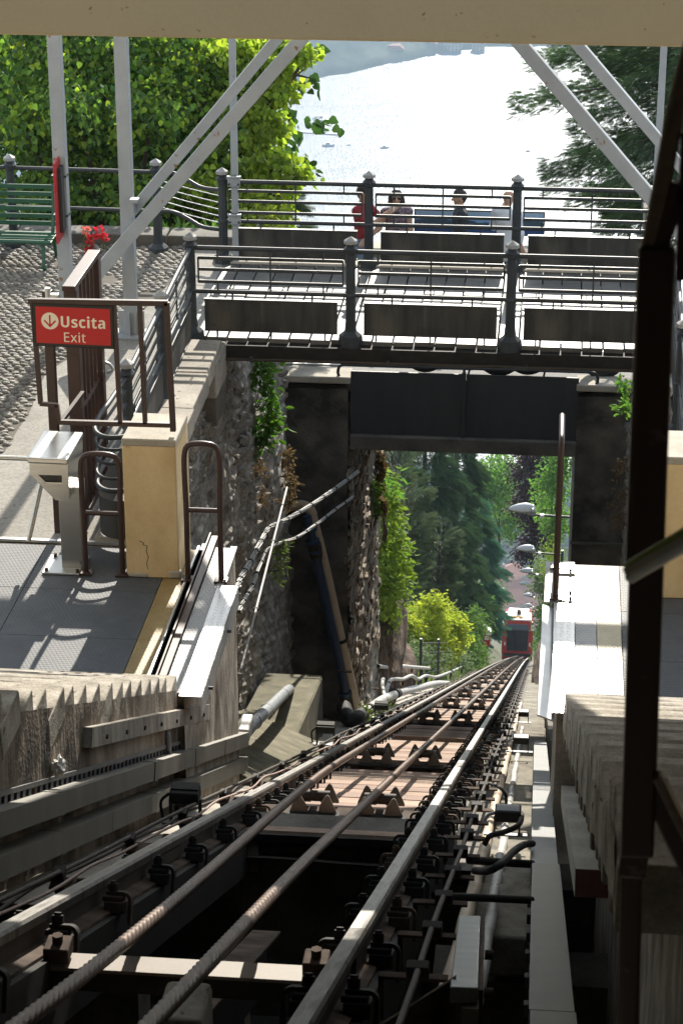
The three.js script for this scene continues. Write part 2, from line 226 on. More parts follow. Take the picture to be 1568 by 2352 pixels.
// ---------------------------------------------------------------- hillside falling to the lake shore
const hillY = (x, z) => {
  const base = -2.15 + SL * z - (z < -300 ? trackDrop(-300) : trackDrop(z));
  const l = Math.max(0, -2.75 - x), r = Math.max(0, x - 0.75);
  const bank = smooth(0, 2.2, l) * 1.7 + Math.min(l, 30) * 0.16 + smooth(0, 1.6, r) * 1.5 + Math.min(r, 30) * 0.10;
  const lump = (f3(x * 0.22, 3, z * 0.22, 4) - 0.47) * 1.3 * smooth(0.2, 2.5, l + r) + (f3(x * 0.01, 9, z * 0.01, 3) - 0.47) * 24 * smooth(20, 120, l + r);
  const y = base + bank + lump;
  const flat = -489 + (f3(x * 0.02, 5, z * 0.02, 3) - 0.45) * 5 - smooth(-1195, -1262, z) * 9;
  return Math.max(y, flat);
};
{
  const xs = []; for (let i = -44; i <= 44; i++) xs.push(-1 + Math.sign(i) * (Math.abs(i) <= 20 ? Math.abs(i) * 0.33 : 6.6 + (Math.abs(i) - 20) ** 2 * 1.1));
  const zs = []; for (let j = 0; j <= 150; j++) zs.push(-24.7 - (j <= 100 ? j * 0.9 : 90 + (j - 100) ** 2 * 0.46));
  const g = sheet(xs.length - 1, zs.length - 1, (u, v) => { const x = xs[Math.round(u * (xs.length - 1))], z = zs[Math.round(v * (zs.length - 1))]; return V(x, hillY(x, z), z); });
  struct('hillside', M.soil, g);
}
// ---------------------------------------------------------------- lake and its far shore
{
  const water = mat({ phys: true, extra: { specularIntensity: 0.12 }, N: 1024, c: [[0.035, 0.075, 0.11], [0.055, 0.10, 0.135]], m: 260, f: [4, 9], rough: 0.42, grain: 0.02, bump: 0.8, roughVar: 0.35, relief: (x, y, N, a, g) => a * 0.6 + g * 0.4 });
  const g = new THREE.PlaneGeometry(9000, 9000).rotateX(-Math.PI / 2).translate(0, -492, -1215 - 4500); const uv = g.attributes.uv; for (let i = 0; i < uv.count; i++) uv.setXY(i, uv.getX(i) * 9000, uv.getY(i) * 9000);
  struct('lake', water, g);
  const shoreZ = (x) => x < -265 ? -2327 + (-265 - x) * 1.35 : x < -111 ? lerp(-2327, -2516, (x + 265) / 154) : x < -73 ? lerp(-2516, -2537, (x + 111) / 38) : -2537 - (x + 73) * 0.07;
  const far = mat({ c: [[0.02, 0.035, 0.022], [0.05, 0.075, 0.035], [0.10, 0.11, 0.07]], m: 120, rough: 1, grain: 0.3, contrast: 2 });
  struct('far_shore', far, sheet(90, 36, (u, v) => { const x = -900 + u * 1800, d = v * v * 1700; return V(x, -494 + 4.5 * smooth(0, 10, d) + d * 0.30 + (f3(x * 0.012, 1, d * 0.012) - 0.45) * 60 * smooth(10, 160, d), shoreZ(x) + 6 * Math.sin(x * 0.11) - d); }));
  // villas and houses along the far shore
  const spots = [[792, 118, 34, 17, 14, 'long pale lakeside villa at the head of the bay, farthest left on the far shore'], [905, 121, 20, 12, 11, 'small pale house on the far shore, right of the long lakeside villa'], [985, 107, 16, 11, 10, 'pale house on the far shore at left of the two grey roofs'], [1035, 104, 24, 12, 11, 'low grey house on the far shore in mid picture'], [1098, 104, 14, 10, 9, 'tiny pale house on the far shore beside the right braces']];
  for (const [px, py, w, d, h, label] of spots) {
    const p = atY(px, py, -487), t = thing('lakeside_villa', label, 'villa', V(p.x, -493, p.z), 'houses along the far lake shore');
    part(t, 'wall', M.render, new G().box(p.x, -493 + h / 2, p.z, w, h, d));
    part(t, 'roof', M.roofTile, new G().poly([[-w / 2 - 1, 0], [w / 2 + 1, 0], [w / 2 - 4, 4], [-w / 2 + 4, 4]], d + 2, V(p.x, -493 + h + 0.05, p.z - d / 2 - 1)));
    for (let i = 0; i < Math.floor(w / 4); i++) for (let j = 0; j < Math.floor(h / 3.6); j++) part(t, 'window', M.glass, new G().box(p.x - w / 2 + 2.4 + i * 4, -493 + 2.4 + j * 3.5, p.z + d / 2 + 0.1, 1.2, 1.9, 0.25));
  }
}
// ---------------------------------------------------------------- town roofs below the line
{
  const houses = [[1128, 1352, -972, 30, 14, 0.55, 'long house with a red tiled roof in the valley, upper of two'], [1185, 1398, -955, 34, 17, 0.45, 'red roofed house in the valley just left of the row of lamps'], [1150, 1445, -948, 24, 16, 0.8, 'pale house in the valley directly above the red car roof'], [1205, 1318, -1010, 26, 12, 0.2, 'small house in the valley behind the third lamp'], [1140, 1300, -1040, 30, 14, 0.9, 'dim house by the lake below the dark conifer branches'], [1265, 1345, -1000, 26, 14, 0.5, 'red roofed house in the valley right of the lamps, half hidden by leaves']];
  for (const [px, py, z, w, d, ry, label] of houses) {
    const p = atZ(px, py, z), h = 9, t = thing('valley_house', label, 'house', V(p.x, p.y - h, z), 'houses in the town below'); t.rotation.y = ry;
    const put = (name, m, g) => { const o = new THREE.Mesh(g.geo(), m); o.name = name; o.castShadow = o.receiveShadow = true; t.add(o); return o; };
    put('wall', M.render, new G().box(0, -7.6, 0, w, h + 10, d));
    const roof = put('roof', M.roofTile, new G().poly([[-d / 2 - 1, 0], [d / 2 + 1, 0], [0, 4.2]], w + 2, V(-w / 2 - 1, h / 2 - 2.5, 0), V(0, 0, -1), V(0, 1, 0)));
    roof.add(Object.assign(new THREE.Mesh(new G().box(w * 0.25, h / 2 + 1.2, -d * 0.12, 1.1, 3, 1.1).geo(), M.render), { name: 'chimney' }));
    for (let i = 0; i < Math.floor(w / 5); i++) put('window', M.glass, new G().box(-w / 2 + 3 + i * 5, -1.2, d / 2 + 0.06, 1.3, 2, 0.2));
  }
}
// ---------------------------------------------------------------- woods and gardens between the houses by the lake
{
  const t = new THREE.Group(); t.name = 'valley_wood'; scene.add(t); tag(t, 'hazy green woods and gardens spread between the houses by the lake shore', 'wood'); stuff(t);
  const g = new THREE.IcosahedronGeometry(1, 1), p = g.attributes.position; for (let i = 0; i < p.count; i++) { const x = p.getX(i), y = p.getY(i), z = p.getZ(i), k = 0.65 + 0.7 * n3(x * 2 + 3, y * 2, z * 2); p.setXYZ(i, x * k, y * k, z * k); } g.computeVertexNormals();
  const im = new THREE.InstancedMesh(g, plain([0.045, 0.075, 0.03], 1), 5200), M4 = new THREE.Matrix4(), q = new THREE.Quaternion(), c = new THREE.Color();
  for (let i = 0; i < 5200; i++) { const z = -820 - rnd() * 430, x = -170 + rnd() * 300, y = hillY(x, z), h = 3 + 8 * n3(x * 0.06, 1, z * 0.06), s = rr(1.6, 3.6); M4.compose(V(x, y + h * Math.pow(rnd(), 0.7), z), q.setFromEuler(new THREE.Euler(rr(0, 6), rr(0, 6), 0)), V(s, s * 0.8, s)); im.setMatrixAt(i, M4); const k = rr(0.5, 1.5); im.setColorAt(i, c.setRGB(k, k * rr(0.85, 1.15), k)); }
  im.name = 'crowns'; stuff(im); im.castShadow = im.receiveShadow = true; t.add(im);
}
// ---------------------------------------------------------------- the square above: path and cobbles
const GY = -7;                                                           // level of landing, square and footbridge
const cobbleEdge = (() => { const p = [[0, 1057], [40, 988], [70, 944], [99, 867], [139, 830], [240, 795], [300, 745], [352, 690], [420, 618]].map(([x, y]) => atY(x, y, GY)); return (z) => { if (z > p[0].z) return -99; for (let i = 1; i < p.length; i++) if (z > p[i].z) return lerp(p[i - 1].x, p[i].x, (z - p[i - 1].z) / (p[i].z - p[i - 1].z)); return p[p.length - 1].x; }; })();
{
  const g = new G().box(-7.9, GY - 1.5, -20.3, 8.9, 3, 8.7);
  struct('square', M.asphaltPath, g);
  const bed = thing('cobble_paving', 'rough cobbled paving of rounded river stones on the square at left', 'paving', V(-5.5, GY, -20));
  const verts = []; const zs = []; for (let z = -16.3; z >= -24.35; z -= 0.25) zs.push(z);
  part(bed, 'grout_bed', M.grout, new THREE.BufferGeometry().copy((() => { const gg = sheet(1, zs.length - 1, (u, v) => { const z = zs[Math.round(v * (zs.length - 1))]; const xb = Math.max(-11.9, cobbleEdge(z)); return V(u ? xb : -12, GY + 0.004, z); }); return gg; })()));
  const base = new THREE.SphereGeometry(1, 7, 5).toNonIndexed(); { const p = base.attributes.position; for (let i = 0; i < p.count; i++) { const x = p.getX(i), y = p.getY(i), z = p.getZ(i), k = 0.86 + 0.28 * n3(x * 1.3 + 5, y * 1.3, z * 1.3); p.setXYZ(i, x * k, y * k, z * k); } base.computeVertexNormals(); }
  const lst = [];
  for (let z = -16.4, row = 0; z > -24.35; z -= 0.078, row++) for (let x = -6.75 + (row % 2) * 0.045; x < cobbleEdge(z) - 0.02; x += 0.088) { if (n3(x * 1.7, 2, z * 1.7) > 0.86) continue; lst.push([x + rr(-0.014, 0.014), z + rr(-0.012, 0.012)]); }
  lst.sort((a, b) => b[1] - a[1]);
  boxUV(base);
  const tints = [0.75, 0.9, 1.0, 1.15, 0.6].map((k) => { const m = M.cobble.clone(); m.color.setRGB(k, k * rr(0.96, 1.0), k * rr(0.9, 1.0)); return m; });
  const mats = []; const q = new THREE.Quaternion(), S = V(), P = V(), e = new THREE.Euler();
  for (const [x, z] of lst) { e.set(rr(-0.15, 0.15), rr(-0.5, 0.5), rr(-0.15, 0.15)); q.setFromEuler(e); S.set(rr(0.036, 0.05), rr(0.016, 0.03), rr(0.028, 0.041)); P.set(x + 5.5, 0.004, z + 20); mats.push(new THREE.Matrix4().compose(P, q, S)); }
  const near = Math.min(290, mats.length);
  for (let i = 0; i < near; i++) { const o = new THREE.Mesh(base, pick(tints)); o.name = 'cobble'; mats[i].decompose(o.position, o.quaternion, o.scale); o.castShadow = o.receiveShadow = true; bed.add(o); }
  const im = new THREE.InstancedMesh(base, M.cobble, mats.length - near); im.name = 'far_cobbles'; stuff(im); im.castShadow = im.receiveShadow = true; const col = new THREE.Color();
  for (let i = near; i < mats.length; i++) { im.setMatrixAt(i - near, mats[i]); const k = rr(0.6, 1.2); im.setColorAt(i - near, col.setRGB(k, k * rr(0.95, 1), k * rr(0.88, 1))); }
  bed.add(im);
  // stone edging at the back of the square
  const kb = thing('stone_kerb', 'low weathered stone edging along the back of the square under the railing', 'kerb', V(-6, GY, -24.4));
  for (let i = 0; i < 7; i++) part(kb, 'kerb_stone', M.concreteDark, new G().rbox(-3.85 - i * 0.86, GY + 0.05, -24.42 + rr(-0.01, 0.01), 0.845, 0.16 + rr(-0.012, 0.012), 0.36, 0.02));
}
// ---------------------------------------------------------------- trench floor and walls beside the line
{
  // left: concrete slope between wall and rail
  struct('trench_floor', M.concrete, sheet(24, 120, (u, v) => { const z = -8.5 - v * 41, x = -3.75 + u * 1.65; return onC(x, -1.42 + smooth(-2.5, -3.6, x) * 0.12 + (f3(x * 3, 1, z * 3) - 0.47) * 0.06, z); }));
  // floor under the rails, one concrete bed below the slabs
  struct('track_bed', M.concreteDark, sheet(6, 160, (u, v) => { const z = -11.4 - v * 240, x = -2.25 + u * 2.4; return onC(x, -1.50 + (f3(x * 2, 5, z * 2) - 0.47) * 0.05, z); }));
  struct('pit_floor', M.concreteDark, new G().box(-1.2, -8.3, -6.5, 5, 0.2, 12));
  struct('pit_end_wall', M.concreteDark, new G().box(-1.2, -8.35, -11.95, 5, 2.0, 0.3).box(-0.02, -7.4, -9.55, 0.86, 2.0, 0.3).box(-2.6, -7.4, -9.2, 1.5, 2.2, 0.3));
}
// walls of rough stone: a noisy face with stones set in mortar. f(s, h) gives the point and outward normal is `out`
function rubbleWall(name, label, f, L, H, out, opt = {}) {
  const o0 = f(0, 0), t = thing(name, label, 'stone wall', o0);
  const nu = Math.ceil(L / (opt.cell ?? 0.07)), nv = Math.ceil(H / (opt.cell ?? 0.07)), amp = opt.amp ?? 0.16;
  const rough = (s, h) => { const a = f3(s * 0.9 + 3, h * 0.9, 7, 3) - 0.45, b = f3(s * 4, h * 6, 2, 3) - 0.45; 
    const hh = h + 0.10 * (n3(s * 1.1, h * 2, 4) - 0.5), row = Math.floor(hh / 0.1), ss = s + h3(row, 3, 1) * 0.6 + 0.07 * n3(s * 3, h * 3, 8), wd = 0.34 + 0.22 * h3(row, 9, 2), col = Math.floor(ss / wd), fu = ss / wd - col, fv = hh / 0.1 - row;
    const e = Math.min(Math.min(fu, 1 - fu) * wd, Math.min(fv, 1 - fv) * 0.1), lift = 0.012 + 0.032 * h3(row, col, 5);
    return amp * (a * 1.5 + b * 0.35) + lift * smooth(0.0, 0.03, e) * (0.7 + 0.6 * n3(s * 9, h * 9, 3)); };
  const g = sheet(nu, nv, (u, v) => { const s = u * L, h = v * H, p = f(s, h).addScaledVector(out, rough(s, h)); p.u = s; p.v = h; return p; });
  part(t, 'wall_face', opt.face ?? M.rock, g);
  if (opt.stones) {
    const base = []; for (let k = 0; k < 4; k++) { const s = new THREE.IcosahedronGeometry(1, 1), p = s.attributes.position; for (let i = 0; i < p.count; i++) { const x = p.getX(i), y = p.getY(i), z = p.getZ(i), q = 0.7 + 0.6 * n3(x * 1.2 + k * 9, y * 1.2 + 4, z * 1.2); p.setXYZ(i, Math.sign(x) * Math.abs(x) ** 0.45 * q, Math.sign(y) * Math.abs(y) ** 0.45 * q, Math.sign(z) * Math.abs(z) ** 0.7 * q); } s.computeVertexNormals(); boxUV(s); base.push(s); }
    const ux = f(1, 0).sub(f(0, 0)).normalize(), uy = V(0, 1, 0), B = new THREE.Matrix4().makeBasis(ux, uy, ux.clone().cross(uy)), q0 = new THREE.Quaternion().setFromRotationMatrix(B), lst = [];
    for (let h = 0.05; h < H; h += opt.stones * 0.62) for (let s = rr(0, 0.2); s < L; s += opt.stones * rr(1.1, 2.6)) { if (n3(s * 0.8, h * 0.8, 21) > (opt.keep ?? 0.8)) continue; lst.push([s + rr(-0.03, 0.03), h + rr(-0.03, 0.03), rr(0.55, 1.1)]); }
    lst.sort((a, b) => a[0] * (opt.dir ?? 1) - b[0] * (opt.dir ?? 1));
    const tone = opt.tones.map((c) => { const m = (opt.face ?? M.rock).clone(); m.color.setRGB(...c); return m; });
    const n1 = Math.min(opt.single ?? 0, lst.length), rest = new THREE.InstancedMesh(base[0], opt.face ?? M.rock, Math.max(1, lst.length - n1)), q = new THREE.Quaternion(), col = new THREE.Color();
    lst.forEach(([s, h, k], i) => {
      const p = f(s, h).addScaledVector(out, rough(s, h) + rr(-0.03, 0.0)).sub(o0); q.setFromEuler(new THREE.Euler(rr(-0.12, 0.12), rr(-0.12, 0.12), rr(-0.18, 0.18))).premultiply(q0);
      const S = V(opt.stones * rr(0.55, 1.15) * k, opt.stones * 0.27 * rr(0.6, 1.2), 0.034 * rr(0.5, 1.6));
      if (i < n1) { const o = new THREE.Mesh(pick(base), pick(tone)); o.name = 'stone'; o.position.copy(p); o.quaternion.copy(q); o.scale.copy(S); o.castShadow = o.receiveShadow = true; t.add(o); } else { rest.setMatrixAt(i - n1, new THREE.Matrix4().compose(p, q, S)); const c = pick(opt.tones); rest.setColorAt(i - n1, col.setRGB(...c)); }
    });
    if (lst.length > n1) { rest.name = 'small_stones'; stuff(rest); rest.castShadow = rest.receiveShadow = true; t.add(rest); }
  }
  return t;
}
const greyTones = [[1, 1, 1], [0.85, 0.82, 0.77], [1.15, 1.13, 1.08], [0.72, 0.68, 0.62], [1.05, 0.95, 0.82], [0.9, 0.92, 0.95]];
// left retaining wall along the cutting, from the landing to the road bridge (slightly battered)
rubbleWall('retaining_wall', 'tall grey rubble stone wall of the cutting below the left railing', (s, h) => { const z = -15.9 - s, top = GY - 0.12, bot = -1.6 + SL * z, y = lerp(bot, top, h / 6); return V(-3.0 - 0.16 * h / 6 - 0.032 * s, y, z); }, 12.6, 6, V(1, 0, 0), { stones: 0.2, single: 200, keep: 0.42, tones: greyTones, amp: 0.15, cell: 0.036 });
// inner walls under the road bridge
rubbleWall('flank_wall', 'rough brown stone flank of the road bridge abutment beside the pipes', (s, h) => V(-2.62, -20.3 + h, -28.5 - s), 5.0, 9.6, V(1, 0, 0), { stones: 0.19, single: 200, tones: [[1.25, 1.1, 0.95], [0.9, 0.8, 0.7], [1.6, 1.5, 1.35], [0.7, 0.6, 0.5]], amp: 0.10, cell: 0.045, keep: 0.55 });
{
  // abutment blocks: dark faces to the camera, road slab on top
  const L = thing('bridge_abutment', 'dark mossy stone abutment of the road bridge at left, behind the blue pipe', 'abutment', V(-3.6, -17, -28.6));
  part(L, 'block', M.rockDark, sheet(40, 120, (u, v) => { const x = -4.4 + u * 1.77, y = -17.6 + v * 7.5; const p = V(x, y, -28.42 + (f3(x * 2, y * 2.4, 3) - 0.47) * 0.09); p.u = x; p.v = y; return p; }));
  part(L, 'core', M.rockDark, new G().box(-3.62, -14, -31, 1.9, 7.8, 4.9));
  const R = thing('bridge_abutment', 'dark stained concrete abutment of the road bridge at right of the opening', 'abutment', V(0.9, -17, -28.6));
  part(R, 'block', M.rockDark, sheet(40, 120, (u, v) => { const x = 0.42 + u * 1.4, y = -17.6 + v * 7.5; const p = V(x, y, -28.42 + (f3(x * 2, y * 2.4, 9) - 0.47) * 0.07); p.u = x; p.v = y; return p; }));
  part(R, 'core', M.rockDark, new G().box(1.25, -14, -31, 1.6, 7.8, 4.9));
  for (let k = 0; k < 3; k++) { const y = -12.2 - k * 1.6; part(R, 'course', M.concreteDark, new G().box(1.05, y, -28.40, 1.3, 0.025, 0.06)); }
}
rubbleWall('right_retaining_wall', 'pale rubble wall of the cutting seen edge-on beside the dark gate post', (s, h) => V(1.13 + 0.004 * h, -14.5 + h, -16 - s), 12.4, 7.3, V(-1, 0, 0), { stones: 0.2, tones: greyTones, amp: 0.1, keep: 0.5 });
// ---------------------------------------------------------------- road over the line
{
  struct('road', M.asphalt, new G().box(-1, -10.11, -31.2, 26, 0.2, 5.1));
  struct('road_line', M.white, new G().box(-7, -10.0, -29.16, 12, 0.012, 0.12));
  struct('road_kerb', M.stoneCap, new G().rbox(-7.6, -10.0, -28.66, 10, 0.10, 0.42, 0.02).rbox(5.5, -10.0, -28.66, 10.2, 0.10, 0.42, 0.02));
  const b = thing('road_bridge', 'road bridge with dark steel plate parapet, bent tube rail and concrete beam', 'bridge', V(-1.1, -10, -28.5));
  for (const [x0, x1] of [[-2.6, -1.12], [-1.06, 0.43]]) part(b, 'parapet_plate', M.plate, new G().box((x0 + x1) / 2, -10.32, -28.5, x1 - x0, 0.90, 0.025));
  part(b, 'post', M.plate, new G().box(-1.09, -10.40, -28.47, 0.055, 1.12, 0.05));
  part(b, 'beam', M.concreteDark, new G().rbox(-1.09, -10.86, -28.55, 3.03, 0.2, 0.3, 0.015));
  part(b, 'deck', M.concreteDark, new G().box(-1.09, -10.66, -31.1, 3.4, 0.5, 4.7));
  part(b, 'rail', M.iron, new G().tube([[-2.60, -10.02], [-2.735, -9.99], [-2.775, -9.92], [-2.76, -9.83], [-2.66, -9.795], [-1.09, -9.795], [0.55, -9.795], [0.66, -9.83], [0.68, -9.90], [0.64, -9.99], [0.45, -10.02]].map(([x, y]) => V(x, y, -28.52)), 0.021, 90, 8, false, 0.2));
  part(b, 'rail_post', M.iron, new G().cyl(V(-1.09, -9.9, -28.5), V(-1.09, -9.79, -28.5), 0.018));
  // far parapet of the road, where people look out
  const w = thing('viewpoint_wall', 'low stone parapet at the far side of the road where people stand', 'wall', V(-1, -10, -33.5));
  part(w, 'wall', M.concrete, new G().rbox(-1, -9.9, -33.55, 24, 0.55, 0.3, 0.03)); part(w, 'coping', M.stoneCap, new G().rbox(-1, -9.6, -33.55, 24, 0.07, 0.4, 0.02));
  const p = thing('panorama_panel', 'long blue panorama panel with printed mountains, behind the man in a black jacket', 'information panel', V(-1.1, -9.6, -33.2));
  const N = 256, print = dataTex(N, (i, c) => { const x = (i % N) / N, y = Math.floor(i / N) / N, rid = 0.42 + 0.28 * n3(x * 9, 2, 0) + 0.1 * n3(x * 31, 5, 0); const lake = y < 0.22; const q = lake ? [28, 60, 105] : y < rid ? [40, 66, 84] : [70 + 60 * y, 116 + 40 * y, 176]; c[0] = q[0]; c[1] = q[1]; c[2] = q[2]; }, true);
  const pm = new THREE.MeshStandardMaterial({ map: print, roughness: 0.4 }); const bd = new THREE.PlaneGeometry(1.92, 0.34); bd.translate(-1.09, -9.07, -33.155); part(p, 'print', pm, bd);
  part(p, 'board', M.plate, new G().box(-1.09, -9.07, -33.18, 1.96, 0.38, 0.03)); for (const x of [-1.9, -0.3]) part(p, 'leg', M.iron, new G().cyl(V(x, -10, -33.2), V(x, -9.2, -33.2), 0.025));
}
// ================================================================ STATION, CANOPY, FOOTBRIDGE, LANDINGS
{ // shell of the upper station hall round the camera: its cream lintel crosses the top of the picture
  const t = thing('station_hall', 'cream painted lintel of the station hall crossing the whole top of the picture', 'building', V(-2, -2.6, -13.5));
  part(t, 'lintel', M.cream, new G().rbox(-2, -1.9, -13.66, 11, 1.4, 0.32, 0.02)); part(t, 'upper_beam', M.cream, new G().box(-2, 1.35, -13.66, 11, 3.3, 0.32)); for (const [a, b] of [[-7.5, -1.85], [-0.35, 3.5]]) part(t, 'side_panel', M.cream, new G().box((a + b) / 2, -0.75, -13.66, b - a, 0.9, 0.3));
  part(t, 'roof', M.concreteDark, new G().box(-2, 1.35, -2.15, 11, 0.2, 12.7));
  part(t, 'left_wall', M.cream, new G().box(-6.6, -4, -4.6, 0.3, 11, 17.5));
  part(t, 'right_wall', M.cream, new G().box(3.4, -4, -4.6, 0.3, 11, 17.5));
  part(t, 'back_wall', M.concreteDark, new G().box(-1.6, -4, 4.2, 10.4, 11, 0.3));
}
{ const t = thing('canopy_roof', 'roof of the platform canopy just above the top of the picture, shading the track', 'roof', V(-1, -2.4, -17)); part(t, 'roof_sheet', M.plate, new G().box(-0.85, -2.35, -17.2, 2.6, 0.12, 6.8)); for (let i = 0; i < 4; i++) part(t, 'purlin', M.steelWhite, new G().box(-0.85, -2.47, -14.6 - i * 1.9, 2.6, 0.12, 0.1)); }
{ // grey-white steel frame carrying the roof outside
  const t = thing('canopy_frame', 'grey white steel canopy frame of posts and long diagonal braces in front of the lake', 'steel frame', V(-4.1, GY, -21.08));
  const z = -21.1, P = (x, y, zz = z) => atZ(x, y, zz);
  const topY = -3.55;
  for (const [x, zz] of [[-4.77, -21.25], [-4.1, -21.1]]) {
    const c = part(t, 'post', M.steelWhite, new G().bar(V(x, GY, zz), V(x, topY, zz), 0.125, 0.125, V(0, 0, 1), 0.006));
    part(t, 'base_plate', M.steelWhite, new G().box(x - 0.02, GY + 0.012, zz + 0.02, 0.34, 0.02, 0.3).box(x, GY + 0.13, zz, 0.012, 0.24, 0.26).box(x, GY + 0.13, zz, 0.26, 0.24, 0.012));
  }
  const brace = (a, b, zz, w) => part(t, 'brace', M.steelWhite, new G().bar(P(...a, zz), P(...b, zz), 0.13, w, V(0, 1, 0), 0.005));
  brace([205, 650], [760, 10], -20.86, 0.125); brace([302, 487], [720, -10], -21.12, 0.10);
  brace([1660, 650], [1110, 0], -20.86, 0.125); brace([1700, 545], [1240, 0], -21.12, 0.10);
  part(t, 'gusset', M.steelWhite, new G().box(P(308, 470).x, P(308, 470).y, -21.0, 0.05, 0.16, 0.12).box(P(314, 452).x, P(314, 452).y, -20.97, 0.09, 0.035, 0.09));
  part(t, 'top_beam', M.steelWhite, new G().box(-1.2, topY + 0.06, -21.1, 8, 0.16, 0.16));
  for (const [x, zz] of [[2.7, -21.25], [3.4, -21.1]]) part(t, 'post', M.steelWhite, new G().bar(V(x, GY, zz), V(x, topY, zz), 0.125, 0.125, V(0, 0, 1), 0.006));
  for (const [x, y, label] of [[541, 520, 'thin grey steel pole clamped to the far bridge railing at left'], [1501, 520, 'thin grey steel pole clamped to the far bridge railing at right']]) {
    const q = atZ(x, y, -23.72), s = thing('steel_pole', label, 'pole', V(q.x, GY, -23.72), 'thin poles on the footbridge');
    part(s, 'pole', M.steelWhite, new G().bar(V(q.x, GY, -23.72), V(q.x, -3.5, -23.72), 0.07, 0.07, V(0, 0, 1), 0.005));
    for (const h of [0.5, 0.92]) { part(s, 'clamp', M.steelWhite, new G().rbox(q.x, GY + h, -23.66, 0.135, 0.12, 0.03, 0.006).rbox(q.x, GY + h + 0.05, -23.65, 0.15, 0.02, 0.05, 0.004)); for (const dx of [-0.05, 0.05]) part(s, 'bolt', M.iron, new G().cyl(V(q.x + dx, GY + h - 0.03, -23.65), V(q.x + dx, GY + h - 0.03, -23.62), 0.012, 0.012, 6)); }
  }
}
{ // red-faced sign strapped to the first post, seen from its edge
  const t = thing('edge_on_sign', 'red edged sign panel seen from its narrow side, strapped to the left canopy post', 'sign', V(-4.88, -5.9, -21.15));
  const a = atZ(127, 370, -21.0), b = atZ(138, 555, -21.0);
  part(t, 'panel', M.signRed, new G().rbox((a.x + b.x) / 2 - 0.01, (a.y + b.y) / 2, -21.15, 0.02, a.y - b.y, 0.5, 0.006, [0, 0.05, 0]));
  part(t, 'back', M.plate, new G().box((a.x + b.x) / 2 + 0.018, (a.y + b.y) / 2, -21.18, 0.03, (a.y - b.y) * 0.8, 0.3, [0, 0.05, 0]));
  for (const y of [405, 495]) part(t, 'strap', M.iron, new G().box(-4.78, atZ(150, y, -21.2).y, -21.25, 0.145, 0.018, 0.14));
}
// ---------------------------------------------------------------- railings in the style of the footbridge
const octo = new THREE.CylinderGeometry(1, 1, 1, 8);
function railPost(t, x, z, y0, base = 1) {
  part(t, 'post', M.iron, new G().cyl(V(x, y0, z), V(x, y0 + 0.97, z), 0.052, 0.045, 8).lathe([[0.075, 0.93], [0.045, 0.96], [0.045, 0.975], [0.066, 0.985]], x, y0, z, 8).sphere(x, y0 + 0.90, z, 0.058, 1, 0.75, 1, 10).sphere(x, y0 + 0.46, z, 0.058, 1, 0.75, 1, 10), true);
  part(t, 'cap', M.cap, new G().lathe([[0, 1.055], [0.066, 1.015], [0.07, 0.985], [0.0, 0.98]], x, y0, z, 8), true);
  if (base) part(t, 'foot', M.iron, new G().lathe([[0.05, 0.2], [0.06, 0.1], [0.115, 0.055], [0.12, 0.0], [0.12, -0.10], [0, -0.1]], x, y0, z, 8), true);
}

function railing(name, label, pts, y0, opt = {}) {
  const t = thing(name, label, 'railing', V(pts[0][0], y0, pts[0][1]), opt.group);
  pts.forEach(([x, z], i) => { if (!(opt.skip ?? []).includes(i)) railPost(t, x, z, y0); });
  for (let i = 0; i + 1 < pts.length; i++) {
    const a = V(pts[i][0], y0, pts[i][1]), b = V(pts[i + 1][0], y0, pts[i + 1][1]), L = a.distanceTo(b), d = b.clone().sub(a).normalize();
    const at = (s, h) => a.clone().addScaledVector(d, s).add(V(0, h, 0));
    part(t, 'top_rail', M.iron, new G().cyl(at(0.03, 0.90), at(L - 0.03, 0.90), 0.024, 0.024, 10));
    part(t, 'lower_rail', M.iron, new G().cyl(at(0.03, 0.46), at(L - 0.03, 0.46), 0.022, 0.022, 10));
    const s0 = 0.075, s1 = L - 0.075, w = 0.015, hh = 0.024, one = (n, p, q, ww = w, h2 = hh) => part(t, n, M.iron, new G().bar(p, q, ww, h2));
    for (const h of [0.80, 0.685, 0.56]) one('frame_bar', at(s0, h), at(s1, h), w, 0.032);
    for (const s of [s0, s1]) one('frame_bar', at(s, 0.55), at(s, 0.81));
    for (const s of [L * 0.17, L * 0.83]) { one('upright', at(s, 0.81), at(s, 0.89)); one('upright', at(s, 0.48), at(s, 0.55)); } one('upright', at(L / 2, 0.47), at(L / 2, 0.89));
    if (opt.panel !== false) {
      part(t, 'panel', M.ironPanel, new G().bar(at(0.13, 0.225), at(L - 0.13, 0.225), 0.035, 0.31)); part(t, 'panel_edge', M.iron, new G().bar(at(0.125, 0.384), at(L - 0.125, 0.384), 0.05, 0.012).bar(at(0.125, 0.066), at(L - 0.125, 0.066), 0.05, 0.012)); for (const s of [0.22, L / 2, L - 0.22]) for (const h of [0.33, 0.12]) part(t, 'rivet', M.iron, new G().sphere(at(s, h).x, at(s, h).y, at(s, h).z + 0.018, 0.009, 1, 1, 0.6, 8));
      for (const s of [L * 0.26, L * 0.76]) one('panel_stay', at(s, 0.37), at(s, 0.45), w, 0.03); for (const s of [L * 0.16, L * 0.5, L * 0.84]) one('panel_stay', at(s, -0.02), at(s, 0.08), w, 0.03);
    }
  }
  return t;
}
const NZ = -21.13, FZ = -23.72;
railing('bridge_railing', 'near iron railing of the footbridge with dark solid lower panels', [-3.5, -1.93, -0.37, 1.2].map((x) => [x, NZ]), GY, { group: 'footbridge railings' });
railing('bridge_railing', 'far iron railing of the footbridge in front of the people and the lake', [-3.56, -1.97, -0.38, 1.21].map((x) => [x, FZ]), GY, { group: 'footbridge railings' });
